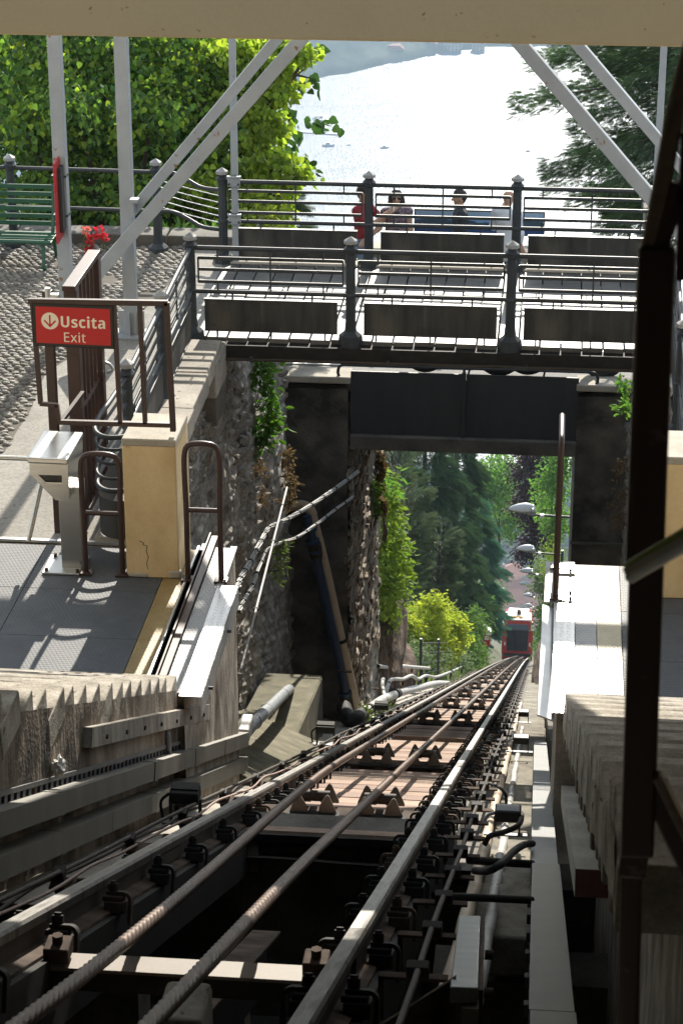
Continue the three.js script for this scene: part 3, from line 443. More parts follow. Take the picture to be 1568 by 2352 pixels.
const sideRail = railing('stair_railing', 'iron railing on the left wall of the cutting, running from gate to footbridge', [[-3.42, -17.3], [-3.46, -19.2], [-3.5, NZ + 0.02]], GY, { skip: [2] });
{ // its curled end at the gate
  for (const h of [0.90, 0.80, 0.685, 0.56, 0.46]) part(sideRail, 'curled_rail', M.iron, new G().tube([[-3.42, -17.3], [-3.44, -16.7], [-3.46, -16.3], [-3.43, -16.03], [-3.34, -15.9], [-3.22, -15.9], [-3.1, -15.98]].map(([x, z]) => V(x, GY + h, z)), h > 0.85 || h < 0.5 ? 0.021 : 0.013, 40, 8));
  part(sideRail, 'curled_panel', M.ironPanel, sheet(24, 1, (u, v) => { const a = [[-3.42, -17.1], [-3.45, -16.4], [-3.40, -15.98], [-3.25, -15.88], [-3.1, -15.95]], c = new THREE.CatmullRomCurve3(a.map(([x, z]) => V(x, 0, z))).getPoint(u); return V(c.x, GY + 0.06 + v * 0.32, c.z); }));
}
railing('right_railing', 'iron railing on the right wall of the cutting behind the dark gate post', [[1.12, -16.6], [1.16, -18.8], [1.2, NZ + 0.02]], GY, { skip: [2] });
{ // back railing of the square with sagging wire
  const t = thing('square_railing', 'dark iron railing with sagging wires at the back of the cobbled square', 'railing', V(-4.34, GY, -24.0));
  const ps = [[-7.6, -24.15], [-5.98, -24.1], [-4.34, -24.05]]; for (const [x, z] of ps) railPost(t, x, z, GY);
  for (const h of [0.90, 0.46]) { part(t, 'rail', M.iron, new G().tube([V(-9, GY + h, -24.15), V(-5.98, GY + h, -24.1), V(-4.34, GY + h, -24.05)], 0.023, 30, 8)); part(t, 'bent_rail', M.iron, new G().tube([V(-4.34, GY + h, -24.05), V(-4.15, GY + h, -24.03), V(-3.98, GY + h - 0.05, -23.95), V(-3.8, GY + h - 0.10, -23.82), V(-3.56, GY + h - 0.10, -23.72)], 0.023, 30, 8)); }
  for (let i = 0; i < 5; i++) { const h = 0.82 - i * 0.075; part(t, 'wire', M.alu, new G().tube([V(-4.34, GY + h, -24.05), V(-4.0, GY + h - 0.05, -23.92), V(-3.56, GY + h - 0.09, -23.72)], 0.005, 12, 5)); }
}
// ---------------------------------------------------------------- footbridge
{
  const t = thing('footbridge', 'footbridge of grey weathered boards over the line on a dark edge beam', 'footbridge', V(-1.2, GY, -22.4));
  const boards = [0.8, 0.92, 1, 1.08, 0.7].map((k) => { const m = M.wood.clone(); m.color.setRGB(k, k, k * 0.99); return m; });
  for (let i = 0; i < 26; i++) part(t, 'board', pick(boards), new G().rbox(-3.46 + i * 0.205, GY - 0.025 + rr(-0.003, 0.003), -22.42 + rr(-0.015, 0.015), 0.192, 0.05, 2.62, 0.006));
  part(t, 'edge_beam', M.black, new G().box(-1.0, GY - 0.118, NZ + 0.05, 5.4, 0.135, 0.14));
  part(t, 'edge_beam', M.black, new G().box(-1.0, GY - 0.1, FZ - 0.03, 5.4, 0.095, 0.14));
  for (let i = 0; i < 6; i++) part(t, 'cross_beam', M.ironPanel, new G().box(-3.3 + i * 0.9, GY - 0.098, -22.42, 0.1, 0.09, 2.4));
  part(t, 'lip', M.stoneCap, new G().rbox(-1.0, GY + 0.012, FZ - 0.02, 5.3, 0.02, 0.2, 0.004));
  const p = thing('conduit', 'thin grey conduit pipe along the lower edge of the footbridge', 'conduit', V(-1, -7.3, -21));
  part(p, 'pipe', M.railSide, new G().cyl(V(-3.3, -7.185, -20.98), V(1.3, -7.178, -20.98), 0.016, 0.016, 8)); for (const x of [-2.9, -1.55, -0.2]) part(p, 'clip', M.iron, new G().rbox(x, -7.18, -20.985, 0.035, 0.05, 0.05, 0.006));
  const s = thing('bridge_bearing', 'weathered concrete bearing block under the left end of the footbridge', 'bearing block', V(-3.3, -7.3, -20.9));
  part(s, 'block', M.concrete, new G().rbox(-3.36, GY - 0.2, -20.7, 0.42, 0.36, 0.7, 0.02)); part(s, 'footing', M.concreteDark, new G().rbox(-3.42, GY - 0.55, -20.8, 0.5, 0.34, 0.6, 0.02));
}
{ // concrete coping on the retaining wall under the side railing
  const t = thing('wall_coping', 'stained concrete coping on top of the left cutting wall, barred with shadows', 'coping', V(-3.3, GY, -18.5));
  for (let i = 0; i < 5; i++) part(t, 'coping_stone', M.concrete, new G().rbox(-3.27 - 0.018 * i, GY - 0.04 + rr(-0.004, 0.004), -16.42 - i * 0.985, 0.36, 0.2, 0.972, 0.015));
}
// ---------------------------------------------------------------- left landing
{
  const t = thing('left_landing', 'left platform landing of studded grey rubber with yellow strip and metal edge', 'platform', V(-3, GY, -14.7));
  part(t, 'block', M.peel, new G().box(-5.4, GY - 1.82, -14.7, 6.08, 3.6, 2.44));
  part(t, 'side_skin', M.peel, sheet(30, 40, (u, v) => { const z = -15.95 + u * 2.5, y = -10.4 + v * 3.37; const p = V(-2.352 + 0.02 * (f3(z * 5, y * 3, 1, 4) - 0.4), y, z); p.u = z; p.v = y; return p; }));
  const X0 = -2.815; for (let i = 0; i < 4; i++) for (let j = 0; j < 3; j++) part(t, 'rubber_tile', M.rubber, new G().box(X0 - 0.5 - i * 1.0, GY - 0.006, -13.86 - j * 0.80, 0.994, 0.012, 0.794));
  for (let j = 0; j < 3; j++) part(t, 'warning_strip', M.rubberYellow, new G().box(-2.727, GY - 0.006, -13.86 - j * 0.8, 0.17, 0.012, 0.797));
  part(t, 'white_edge_strip', M.alu, new G().box(-2.632, GY - 0.002, -14.7, 0.016, 0.03, 2.46));
  part(t, 'guide_channel', M.brown, new G().box(-2.60, GY - 0.03, -14.75, 0.05, 0.02, 2.6).box(-2.57, GY + 0.012, -14.78, 0.012, 0.06, 2.7).bar(V(-2.535, GY + 0.022, -16.1), V(-2.535, GY + 0.022, -13.45), 0.04, 0.012).bar(V(-2.512, GY + 0.01, -16.1), V(-2.512, GY + 0.01, -13.45), 0.01, 0.035));
  part(t, 'studded_strip', M.rubberLight, new G().box(-2.425, GY - 0.004, -14.70, 0.15, 0.012, 2.46));
  part(t, 'tread_plate', M.diamond, new G().bar(V(-2.30, GY + 0.012, -15.2), V(-2.30, GY + 0.012, -14.3), 0.155, 0.006).bar(V(-2.30, GY + 0.012, -14.295), V(-2.30, GY + 0.012, -13.4), 0.155, 0.006).box(-2.225, GY - 0.06, -14.3, 0.006, 0.15, 1.8));
  part(t, 'far_plate', M.rubberLight, new G().box(-2.36, GY - 0.001, -15.58, 0.05, 0.02, 0.74));
  part(t, 'edge_trim', M.alu, new G().box(-5.2, GY + 0.004, -15.93, 4.9, 0.022, 0.035));
  for (const [x, z] of [[-2.2225, -13.7], [-2.2225, -14.6]]) part(t, 'side_bolt', M.iron, new G().cyl(V(x, GY - 0.07, z), V(x + 0.03, GY - 0.07, z), 0.012, 0.012, 6));
}
{ // right landing
  const t = thing('right_landing', 'right platform landing, bright sunlit metal plate and pale studded rubber', 'platform', V(0.5, GY, -14.7));
  part(t, 'block', M.concrete, new G().box(2.2, GY - 1.82, -14.7, 4.1, 3.6, 2.44));
  part(t, 'edge_lip', M.alu, new G().bar(V(0.085, GY - 0.02, -15.12), V(0.075, GY - 0.02, -13.38), 0.115, 0.012, V(0.35, 1, 0)));
  part(t, 'tread_plate', M.diamond, new G().box(0.19, GY + 0.006, -14.28, 0.15, 0.008, 1.74));
  for (let j = 0; j < 3; j++) { part(t, 'studded_strip', M.rubberLight, new G().box(0.345, GY - 0.004, -13.86 - j * 0.8, 0.148, 0.012, 0.796)); part(t, 'warning_strip', M.rubberYellowPale, new G().box(0.51, GY - 0.004, -13.86 - j * 0.8, 0.17, 0.012, 0.796)); for (let i = 0; i < 3; i++) part(t, 'rubber_tile', M.rubber, new G().box(1.1 + i, GY - 0.006, -13.86 - j * 0.8, 0.994, 0.012, 0.794)); }
  part(t, 'post_plate', M.alu, new G().box(0.20, GY + 0.012, -15.25, 0.13, 0.014, 0.17).box(0.20, GY + 0.012, -15.75, 0.13, 0.014, 0.17)); part(t, 'end_plate', M.rubberLight, new G().box(0.155, GY - 0.003, -15.54, 0.22, 0.012, 0.74));
  for (const z of [-15.2, -15.3, -15.7]) part(t, 'bolt', M.iron, new G().cyl(V(0.235, GY + 0.01, z), V(0.235, GY + 0.04, z), 0.013, 0.013, 6));
}
// ---------------------------------------------------------------- flights of stone steps rising towards the camera
function stepFlight(label, xa, xb, n, left) {
  const t = thing('stone_steps', label, 'steps', V(xa, GY, -13.5), undefined);
  for (let i = 0; i < n; i++) part(t, 'step', M.stepStone, new G().rbox((xa + xb) / 2 + rr(-0.012, 0.012), GY + 0.145 * (i + 1) - 0.09, -13.45 + 0.3 * i + 0.19, xb - xa, 0.18, 0.38, 0.012));
  const e = left ? xb + 0.008 : xa - 0.008; part(t, 'stringer', left ? M.pitWall : M.stepStone, sheet(120, 8, (u, v) => { const z = -13.42 + u * 9, y = GY + 0.483 * (z + 13.45) + 0.03 - v * (left ? 0.42 : 0.17), p = V(e + (left ? 1 : -1) * 0.02 * (f3(z * 6, y * 6, 3) - 0.55), y, z); p.u = z; p.v = y; return p; }));
  return t;
}
M.stepStone = mat({ c: [[0.15, 0.128, 0.098], [0.32, 0.285, 0.23], [0.47, 0.43, 0.365]], m: 0.9, f: [6, 6], rough: 0.9, grain: 0.22, bump: 0.008, contrast: 1.7, spots: [0.12, [0.09, 0.07, 0.045]], spotF: 12 });
stepFlight('left flight of worn stone steps rising toward the camera from the studded landing', -6.4, -2.40, 30, true);
stepFlight('right flight of worn stone steps rising toward the camera beside the dark gate post', 0.20, 3.3, 30, false);
{ // stained side walls of the pit under the steps
  const wall = (label, x, s, m = M.pitWall) => { const t = thing('pit_wall', label, 'wall', V(x, -6, -7)); part(t, 'wall_face', m, sheet(110, 34, (u, v) => { const z = -13.45 + u * 13.5, top = GY + 0.483 * (z + 13.45) - 0.02, y = lerp(-8.4, top, v); const p = V(x + s * 0.018 * (f3(z * 4, y * 3, 2) - 0.4), y, z); p.u = z; p.v = y; return p; })); part(t, 'wall_core', M.pitWall, new G().poly([[0, -8.4], [13.45, -8.4], [13.45, -0.85], [0, -7.3]], 0.5, V(x - s * 0.02 - (s > 0 ? 0 : -0.5), 0, -13.45), V(0, 0, 1), V(0, 1, 0))); };
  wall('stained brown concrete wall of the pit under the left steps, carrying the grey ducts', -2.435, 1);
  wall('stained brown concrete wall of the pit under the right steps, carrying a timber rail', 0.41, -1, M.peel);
}
// ---------------------------------------------------------------- things on the left landing
{ // yellow pillar with stone top
  const t = thing('plaster_pillar', 'yellow plastered pillar with a stone top between two brown hoops', 'pillar', V(-2.89, GY, -15.55));
  part(t, 'shaft', M.yellow, new G().rbox(-2.885, GY + 0.53, -15.6, 0.40, 1.06, 0.56, 0.012));
  part(t, 'cap', M.stoneCap, new G().rbox(-2.885, GY + 1.085, -15.6, 0.405, 0.06, 0.565, 0.014));
  part(t, 'crack', M.concreteDark, new G().tube([[-2.98, 0.30], [-2.945, 0.285], [-2.955, 0.27], [-2.92, 0.26], [-2.93, 0.22], [-2.915, 0.17], [-2.93, 0.12], [-2.92, 0.07]].map(([x, y]) => V(x, GY + y, -15.32)), 0.0028, 60, 4, false, 0.1)); part(t, 'chipped_base', M.stoneCap, new G().rbox(-2.72, GY + 0.035, -15.34, 0.1, 0.07, 0.06, 0.02).rbox(-3.0, GY + 0.02, -15.335, 0.16, 0.035, 0.045, 0.012));
  const u = thing('plaster_pillar', 'yellow plastered pillar on the right landing, half hidden by the dark gate post', 'pillar', V(1.15, GY, -15.6));
  part(u, 'shaft', M.yellow, new G().rbox(1.15, GY + 0.53, -15.6, 0.7, 1.06, 0.56, 0.012)); part(u, 'cap', M.stoneCap, new G().rbox(1.15, GY + 1.085, -15.6, 0.71, 0.06, 0.565, 0.014));
}
function hoop(label, xa, xb, z, h, bars, pos) {
  const t = thing('brown_hoop', label, 'handrail', V((xa + xb) / 2, GY, z), 'brown tube hoops'), r = 0.045, R = 0.021;
  const pts = [V(xa, GY, z), V(xa, GY + h * 0.5, z), V(xa, GY + h - 0.07, z), V(xa + 0.02, GY + h - 0.02, z), V(xa + 0.07, GY + h, z), V(xb - 0.07, GY + h, z), V(xb - 0.02, GY + h - 0.02, z), V(xb, GY + h - 0.07, z), V(xb, GY + h * 0.5, z), V(xb, GY, z)];
  part(t, 'hoop', M.brown, new G().add(new THREE.TubeGeometry(new THREE.CatmullRomCurve3(pts, false, 'centripetal'), 90, R, 10)));
  for (const b of bars) part(t, 'crossbar', M.brown, new G().cyl(V(xa, GY + b, z), V(xb, GY + b, z), 0.019, 0.019, 10));
  for (const x of [xa, xb]) part(t, 'foot', M.brown, new G().rbox(x, GY + 0.012, z, 0.10, 0.02, 0.10, 0.004).cyl(V(x + 0.03, GY + 0.02, z + 0.03), V(x + 0.03, GY + 0.035, z + 0.03), 0.01, 0.01, 6));
  return t;
}
hoop('brown tube hoop left of the yellow pillar, beside the turnstile', -3.40, -3.12, -15.35, 0.97, [0.50]);
hoop('brown tube hoop right of the yellow pillar on the platform edge', -2.615, -2.365, -15.30, 1.10, [0.575]);
{ const t = thing('brown_hoop', 'brown tube hoop seen from its edge on the right landing', 'handrail', V(0.13, GY, -15.45), 'brown tube hoops'); const pts = [[-15.22, 0], [-15.22, 0.6], [-15.22, 1.18], [-15.25, 1.245], [-15.32, 1.26], [-15.68, 1.26], [-15.75, 1.245], [-15.78, 1.18], [-15.78, 0.6], [-15.78, 0]]; part(t, 'hoop', M.brown, new G().add(new THREE.TubeGeometry(new THREE.CatmullRomCurve3(pts.map(([z, y]) => V(0.125, GY + y, z)), false, 'centripetal'), 90, 0.022, 10))); part(t, 'crossbar', M.brown, new G().cyl(V(0.125, GY + 0.6, -15.22), V(0.125, GY + 0.6, -15.78), 0.019)); for (const z of [-15.22, -15.78]) part(t, 'foot', M.brown, new G().rbox(0.13, GY + 0.022, z, 0.1, 0.012, 0.1, 0.004)); }
{ // stainless turnstile
  const zf = -15.32, Q = (x, y) => { const p = atZ(x * 0.3662, 976 + y * 0.3662, zf); return [p.x, p.y]; };
  const t = thing('turnstile', 'stainless steel turnstile head on a slim leg with tube arms, at left of the landing', 'turnstile', V(-3.55, GY, -15.5));
  const face = [[190, 222], [430, 240], [436, 468], [352, 466], [194, 306]].map(([x, y]) => Q(x, y)), win = [[243, 308], [393, 312], [393, 362], [292, 359]].map(([x, y]) => Q(x, y));
  const s = new THREE.Shape(face.map((p) => new THREE.Vector2(...p))); s.holes.push(new THREE.Path(win.map((p) => new THREE.Vector2(...p)).reverse()));
  part(t, 'front_plate', M.inox, new G().add(new THREE.ExtrudeGeometry(s, { depth: 0.012, bevelEnabled: true, bevelSize: 0.003, bevelThickness: 0.003, bevelSegments: 1 }), new THREE.Matrix4().makeTranslation(0, 0, zf)));
  part(t, 'body', M.inox, new G().poly(face, 0.52, V(0, 0, zf - 0.525)));
  part(t, 'slot', M.glass, new G().poly(win.map(([x, y]) => [x, y]), 0.004, V(0, 0, zf - 0.0005)));
  const [xa, ya] = face[0], [xb] = face[1];
  part(t, 'lid', M.inox, new G().rbox((xa + xb) / 2 - 0.004, ya + 0.012, zf - 0.25, xb - xa + 0.02, 0.05, 0.58, 0.016, [0, 0, -0.012], 3));
  part(t, 'leg', M.inox, new G().rbox(-3.515, GY + 0.34, -15.5, 0.165, 0.68, 0.2, 0.008));
  part(t, 'base_plate', M.alu, new G().rbox(-3.58, GY + 0.012, -15.47, 0.30, 0.016, 0.34, 0.004));
  for (const [x, z] of [[-3.69, -15.6], [-3.70, -15.33], [-3.46, -15.32]]) part(t, 'bolt', M.rust, new G().cyl(V(x, GY + 0.018, z), V(x, GY + 0.045, z), 0.014, 0.014, 6));
  const hub = V(xa + 0.05, -6.15, -15.72);
  part(t, 'hub', M.inox, new G().cyl(V(xa + 0.12, -6.2, -15.75), V(xa - 0.01, -6.22, -15.72), 0.06, 0.05, 14));
  part(t, 'arm', M.inox, new G().cyl(hub, atZ(66, 1243, -15.45), 0.019, 0.019, 10)); part(t, 'arm', M.inox, new G().cyl(hub, V(hub.x + 0.04, hub.y - 0.3, -15.95), 0.019, 0.019, 10));
  part(t, 'arm', M.inox, new G().cyl(V(xa + 0.03, ya - 0.035, zf - 0.12), V(xa - 0.75, ya - 0.03, zf - 0.12), 0.019, 0.019, 10));
}
{ // exit sign frame standing on the pillar
  const zf = -15.42, p = (x, y) => atZ(x, y, zf), t = thing('exit_sign_frame', 'red exit sign with white lettering in a brown tube frame over the turnstile', 'sign', p(397, 985));
  const bar = (a, b, w = 0.034) => new G().bar(p(...a), p(...b), w, w, V(0, 0, 1), 0.003);
  part(t, 'top_bar', M.brown, bar([66, 691], [386, 696], 0.04)); part(t, 'post', M.brown, bar([383, 694], [398, 990], 0.04)); part(t, 'side_bar', M.brown, bar([75, 694], [94, 927]));
  part(t, 'bottom_bar', M.brown, bar([92, 927], [133, 931], 0.03).bar(p(131, 930), p(138, 972), 0.03, 0.03, V(0, 0, 1)).bar(p(136, 969), p(396, 976), 0.034, 0.034, V(0, 0, 1)));
  part(t, 'upright', M.brown, bar([262, 696], [277, 972])); part(t, 'upright', M.brown, bar([321, 696], [334, 973]));
  part(t, 'support', M.brown, new G().bar(p(140, 970), V(p(160, 960).x, p(160, 960).y + 0.02, zf - 0.5), 0.03, 0.03));
  const A = p(75, 696), B = p(262, 797), W = B.x - A.x, H = A.y - B.y, cx = (A.x + B.x) / 2 + 0.004, cy = (A.y + B.y) / 2;
  const cv = document.createElement('canvas'); cv.width = 1024; cv.height = Math.round(1024 * H / W); const c = cv.getContext('2d'), k = cv.height;
  c.fillStyle = '#1a1413'; c.fillRect(0, 0, 1024, k); c.fillStyle = '#c01414'; c.fillRect(34, 34, 956, k - 68);
  c.fillStyle = '#f1ead8'; c.beginPath(); c.arc(215, k * 0.40, 112, 0, 7); c.fill();
  c.strokeStyle = '#c01414'; c.lineWidth = 21; c.beginPath(); c.moveTo(215, k * 0.40 - 78); c.lineTo(215, k * 0.40 + 66); c.moveTo(142, k * 0.40 - 6); c.lineTo(215, k * 0.40 + 72); c.lineTo(288, k * 0.40 - 6); c.stroke();
  c.fillStyle = '#f1ead8'; c.textBaseline = 'alphabetic'; c.font = 'bold 205px sans-serif'; let w = c.measureText('Uscita').width; c.save(); c.translate(338, k * 0.40 + 76); c.scale(600 / w, 1); c.fillText('Uscita', 0, 0); c.restore();
  c.font = '178px sans-serif'; w = c.measureText('Exit').width; c.save(); c.translate(372, k * 0.40 + 272); c.scale(300 / w, 1); c.fillText('Exit', 0, 0); c.restore();
  const tex = new THREE.CanvasTexture(cv); tex.colorSpace = THREE.SRGBColorSpace;
  const g = new THREE.PlaneGeometry(W, H); g.rotateZ(-0.012); g.translate(cx, cy, zf + 0.0225); part(t, 'print', new THREE.MeshStandardMaterial({ map: tex, roughness: 0.42 }), g);
  part(t, 'sign_board', M.black, new G().box(cx, cy, zf + 0.014, W + 0.012, H + 0.012, 0.014, [0, 0, -0.012]));
}
{ // brown gate standing open behind the sign
  const t = thing('steel_gate', 'brown steel gate leaf standing open edge-on behind the exit sign', 'gate', V(-3.6, GY, -16.5));
  const x = -3.59, za = -16.15, zb = -17.0, top = GY + 2.0;
  for (const [z, w] of [[za, 0.1], [zb, 0.1]]) part(t, 'gate_post', M.brown, new G().bar(V(x, GY + 0.03, z), V(x, top, z), 0.10, w, V(0, 0, 1), 0.006));
  part(t, 'top_rail', M.brown, new G().bar(V(x, top + 0.02, za + 0.1), V(x, top + 0.02, zb - 0.05), 0.10, 0.04, V(0, 1, 0), 0.005)); part(t, 'bottom_rail', M.brown, new G().bar(V(x, GY + 0.12, za), V(x, GY + 0.12, zb), 0.07, 0.06)); part(t, 'middle_rail', M.brown, new G().bar(V(x, GY + 1.0, za), V(x, GY + 1.0, zb), 0.05, 0.04));
  for (let i = 1; i < 6; i++) part(t, 'bar', M.brown, new G().bar(V(x + 0.005, GY + 0.12, lerp(za, zb, i / 6)), V(x + 0.005, top, lerp(za, zb, i / 6)), 0.035, 0.035, V(0, 0, 1), 0.003));
  part(t, 'outer_post', M.brown, new G().bar(V(x - 0.18, GY, za + 0.02), V(x - 0.18, top - 0.02, za + 0.02), 0.07, 0.07, V(0, 0, 1), 0.005));
  part(t, 'latch', M.alu, new G().tube([V(x + 0.06, GY + 1.12, zb), V(x + 0.1, GY + 1.1, zb), V(x + 0.12, GY + 1.06, zb), V(x + 0.07, GY + 1.03, zb)], 0.012, 16, 6));
  part(t, 'hinge', M.alu, new G().rbox(x - 0.13, top - 0.06, za + 0.07, 0.1, 0.06, 0.06, 0.01).cyl(V(x - 0.16, top - 0.11, za + 0.09), V(x - 0.16, top + 0.02, za + 0.09), 0.022));
}
{ // green bench
  const t = thing('garden_bench', 'green wooden slat bench against the railing at the left edge', 'bench', V(-6.2, GY, -23.5));
  const x1 = atZ(128, 545, -23.45).x, x0 = x1 - 1.7, seat = atZ(60, 545, -23.4).y;
  for (let i = 0; i < 6; i++) part(t, 'back_slat', M.green, new G().rbox((x0 + x1) / 2, seat + 0.09 + i * 0.078, -23.66 - i * 0.014, x1 - x0, 0.05, 0.022, 0.006));
  for (let i = 0; i < 4; i++) part(t, 'seat_slat', M.green, new G().rbox((x0 + x1) / 2, seat - 0.012 * (i === 0), -23.27 - i * 0.10, x1 - x0, 0.025, 0.088, 0.006));
  for (const x of [x0 + 0.12, x1 - 0.06]) { part(t, 'leg', M.green, new G().tube([V(x, GY, -23.2), V(x - 0.02, GY + 0.05, -23.17), V(x - 0.03, GY + 0.22, -23.24), V(x - 0.04, seat - 0.02, -23.25)], 0.022, 20, 8)); part(t, 'leg', M.green, new G().tube([V(x, GY, -23.72), V(x, seat - 0.02, -23.6), V(x, seat + 0.25, -23.68), V(x, seat + 0.52, -23.75)], 0.02, 20, 8)); }
}
const ORD = ['first', 'second', 'third', 'fourth', 'fifth', 'sixth', 'seventh', 'eighth', 'ninth', 'tenth', 'eleventh', 'twelfth', 'thirteenth', 'fourteenth', 'fifteenth', 'sixteenth', 'seventeenth', 'eighteenth', 'nineteenth'], TENS = ['', '', 'twenty', 'thirty', 'forty'], ordinal = (i) => i < 19 ? ORD[i] : (i + 1) % 10 ? TENS[Math.floor((i + 1) / 10)] + ' ' + ORD[(i + 1) % 10 - 1] : ['', '', 'twentieth', 'thirtieth', 'fortieth'][(i + 1) / 10];
// ================================================================ THE LINE
const RL = -1.75, RR = -0.59, RC = -1.15;
const slopeDir = V(0, SL, 1).normalize(), slopeUp = V(0, 1, -SL).normalize();
// sweeps an x / up profile along z0..z1 of the line, following its bend
function sweep(profile, x, c, z0, z1, step = 6, m = null) {
  const n = Math.max(1, Math.ceil(Math.abs(z1 - z0) / step)), k = profile.length, pos = [], idx = [];
  for (let j = 0; j <= n; j++) { const z = lerp(z0, z1, j / n), o = typeof x === 'function' ? onC(x(z), c(z), z) : onC(x, c, z); for (const [a, b] of profile) pos.push(o.x + a, o.y + slopeUp.y * b, o.z + slopeUp.z * b); }
  for (let j = 0; j < n; j++) for (let i = 0; i < k; i++) { const a = j * k + i, b = j * k + (i + 1) % k, p = a + k, q = b + k; idx.push(a, p, b, b, p, q); }
  for (const e of [0, n]) for (let i = 1; i + 1 < k; i++) { const o = e * k; if (e) idx.push(o, o + i + 1, o + i); else idx.push(o, o + i, o + i + 1); }
  const g = new THREE.BufferGeometry(); g.setAttribute('position', new THREE.Float32BufferAttribute(pos, 3)); g.setIndex(idx); const h = g.toNonIndexed(); h.computeVertexNormals(); boxUV(h); return h;
}
// rail clips: block, bent strap, bolt
const clipGeo = (() => { const g = new G(); g.rbox(0.028, 0.02, 0, 0.085, 0.05, 0.085, 0.006).rbox(0.02, 0.055, 0, 0.085, 0.022, 0.075, 0.005); g.add(new THREE.ExtrudeGeometry((() => { const s = new THREE.Shape(); s.moveTo(-0.01, 0.07); s.lineTo(0.06, 0.07); s.absarc(0.06, 0.048, 0.022, Math.PI / 2, 0, true); s.lineTo(0.082, -0.05); s.lineTo(0.096, -0.05); s.lineTo(0.096, 0.048); s.absarc(0.06, 0.048, 0.036, 0, Math.PI / 2, false); s.lineTo(-0.01, 0.084); return s; })(), { depth: 0.05, bevelEnabled: false, curveSegments: 5 }), new THREE.Matrix4().makeTranslation(0, 0, -0.025)); g.cyl(V(0.015, 0.07, 0), V(0.015, 0.115, 0), 0.022, 0.022, 6).cyl(V(0.015, 0.112, 0), V(0.015, 0.125, 0), 0.014, 0.014, 8); return g.geo(); })();
const clipZ = (() => { const a = []; for (let z = -3.9; z > -12; z -= 0.98) a.push(z); let k = 0; for (let z = -12.2; z > -60; z -= k++ % 4 === 3 ? 0.95 : 0.46) a.push(z); return a; })();
for (const [x, label] of [[RL, 'left running rail of the cable railway, dark with a worn top'], [RR, 'right running rail, worn bright on top, with a joint near the camera']]) {
  const o0 = onC(x, RC, -3), t = thing('running_rail', label, 'rail', o0);
  const head = [[-0.03, -0.045], [0.03, -0.045], [0.034, -0.012], [0.026, 0], [-0.026, 0], [-0.034, -0.012]], web = [[-0.011, -0.12], [0.011, -0.12], [0.011, -0.045], [-0.011, -0.045]], foot = [[-0.07, -0.15], [0.07, -0.15], [0.07, -0.137], [0.011, -0.12], [-0.011, -0.12], [-0.07, -0.137]];
  const joint = x === RR ? -6.75 : -9.4;
  const full = (p, a, b) => { const gs = [sweep(p, x, RC, a, -60, 60), sweep(p, x, RC, -60, -260, 8)]; return mergeGeometries(gs); };
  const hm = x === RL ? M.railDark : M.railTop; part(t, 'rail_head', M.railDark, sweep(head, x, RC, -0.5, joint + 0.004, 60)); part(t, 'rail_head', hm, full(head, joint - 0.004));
  part(t, 'rail_web', M.railSide, full(web, -0.5)); part(t, 'rail_foot', M.rust, full(foot, -0.5));
  part(t, 'fishplate', M.railSide, sweep([[-0.026, -0.11], [0.026, -0.11], [0.026, -0.055], [-0.026, -0.055]], x, RC, joint + 0.3, joint - 0.3, 10));
  // longitudinal bearer under the rail
  part(t, 'bearer', M.black, sweep([[-0.10, -0.42], [0.10, -0.42], [0.10, -0.151], [-0.10, -0.151]], x, RC, -0.5, -11.6, 60));
  part(t, 'bearer', M.concreteDark, sweep([[-0.17, -0.40], [0.17, -0.40], [0.15, -0.151], [-0.15, -0.151]], x, RC, -11.6, -200, 8));
  const q = new THREE.Quaternion().setFromRotationMatrix(new THREE.Matrix4().makeBasis(V(1, 0, 0), slopeUp, slopeDir)), qf = q.clone().multiply(new THREE.Quaternion().setFromAxisAngle(V(0, 1, 0), Math.PI));
  let n = 0; const rest = [];
  for (const z of clipZ) for (const s of [1, -1]) {
    const zz = z + rr(-0.02, 0.02), p = onC(x + s * 0.055, RC, zz).addScaledVector(slopeUp, -0.14).sub(o0);
    if (z > -48) { const o = new THREE.Mesh(clipGeo, n++ % 5 === 3 ? M.rust : M.black); o.name = 'rail_clip'; o.position.copy(p); o.quaternion.copy(s > 0 ? q : qf); o.castShadow = o.receiveShadow = true; t.add(o); } else rest.push([p, s > 0 ? q : qf]);
  }
  for (let z = -60; z > -150; z -= 0.6) for (const s of [1, -1]) rest.push([onC(x + s * 0.055, RC, z).addScaledVector(slopeUp, -0.14).sub(o0), s > 0 ? q : qf]);
  const im = new THREE.InstancedMesh(clipGeo, M.black, rest.length); rest.forEach(([p, r], i) => im.setMatrixAt(i, new THREE.Matrix4().compose(p, r, V(1, 1, 1)))); im.name = 'far_rail_clips'; stuff(im); t.add(im);
}
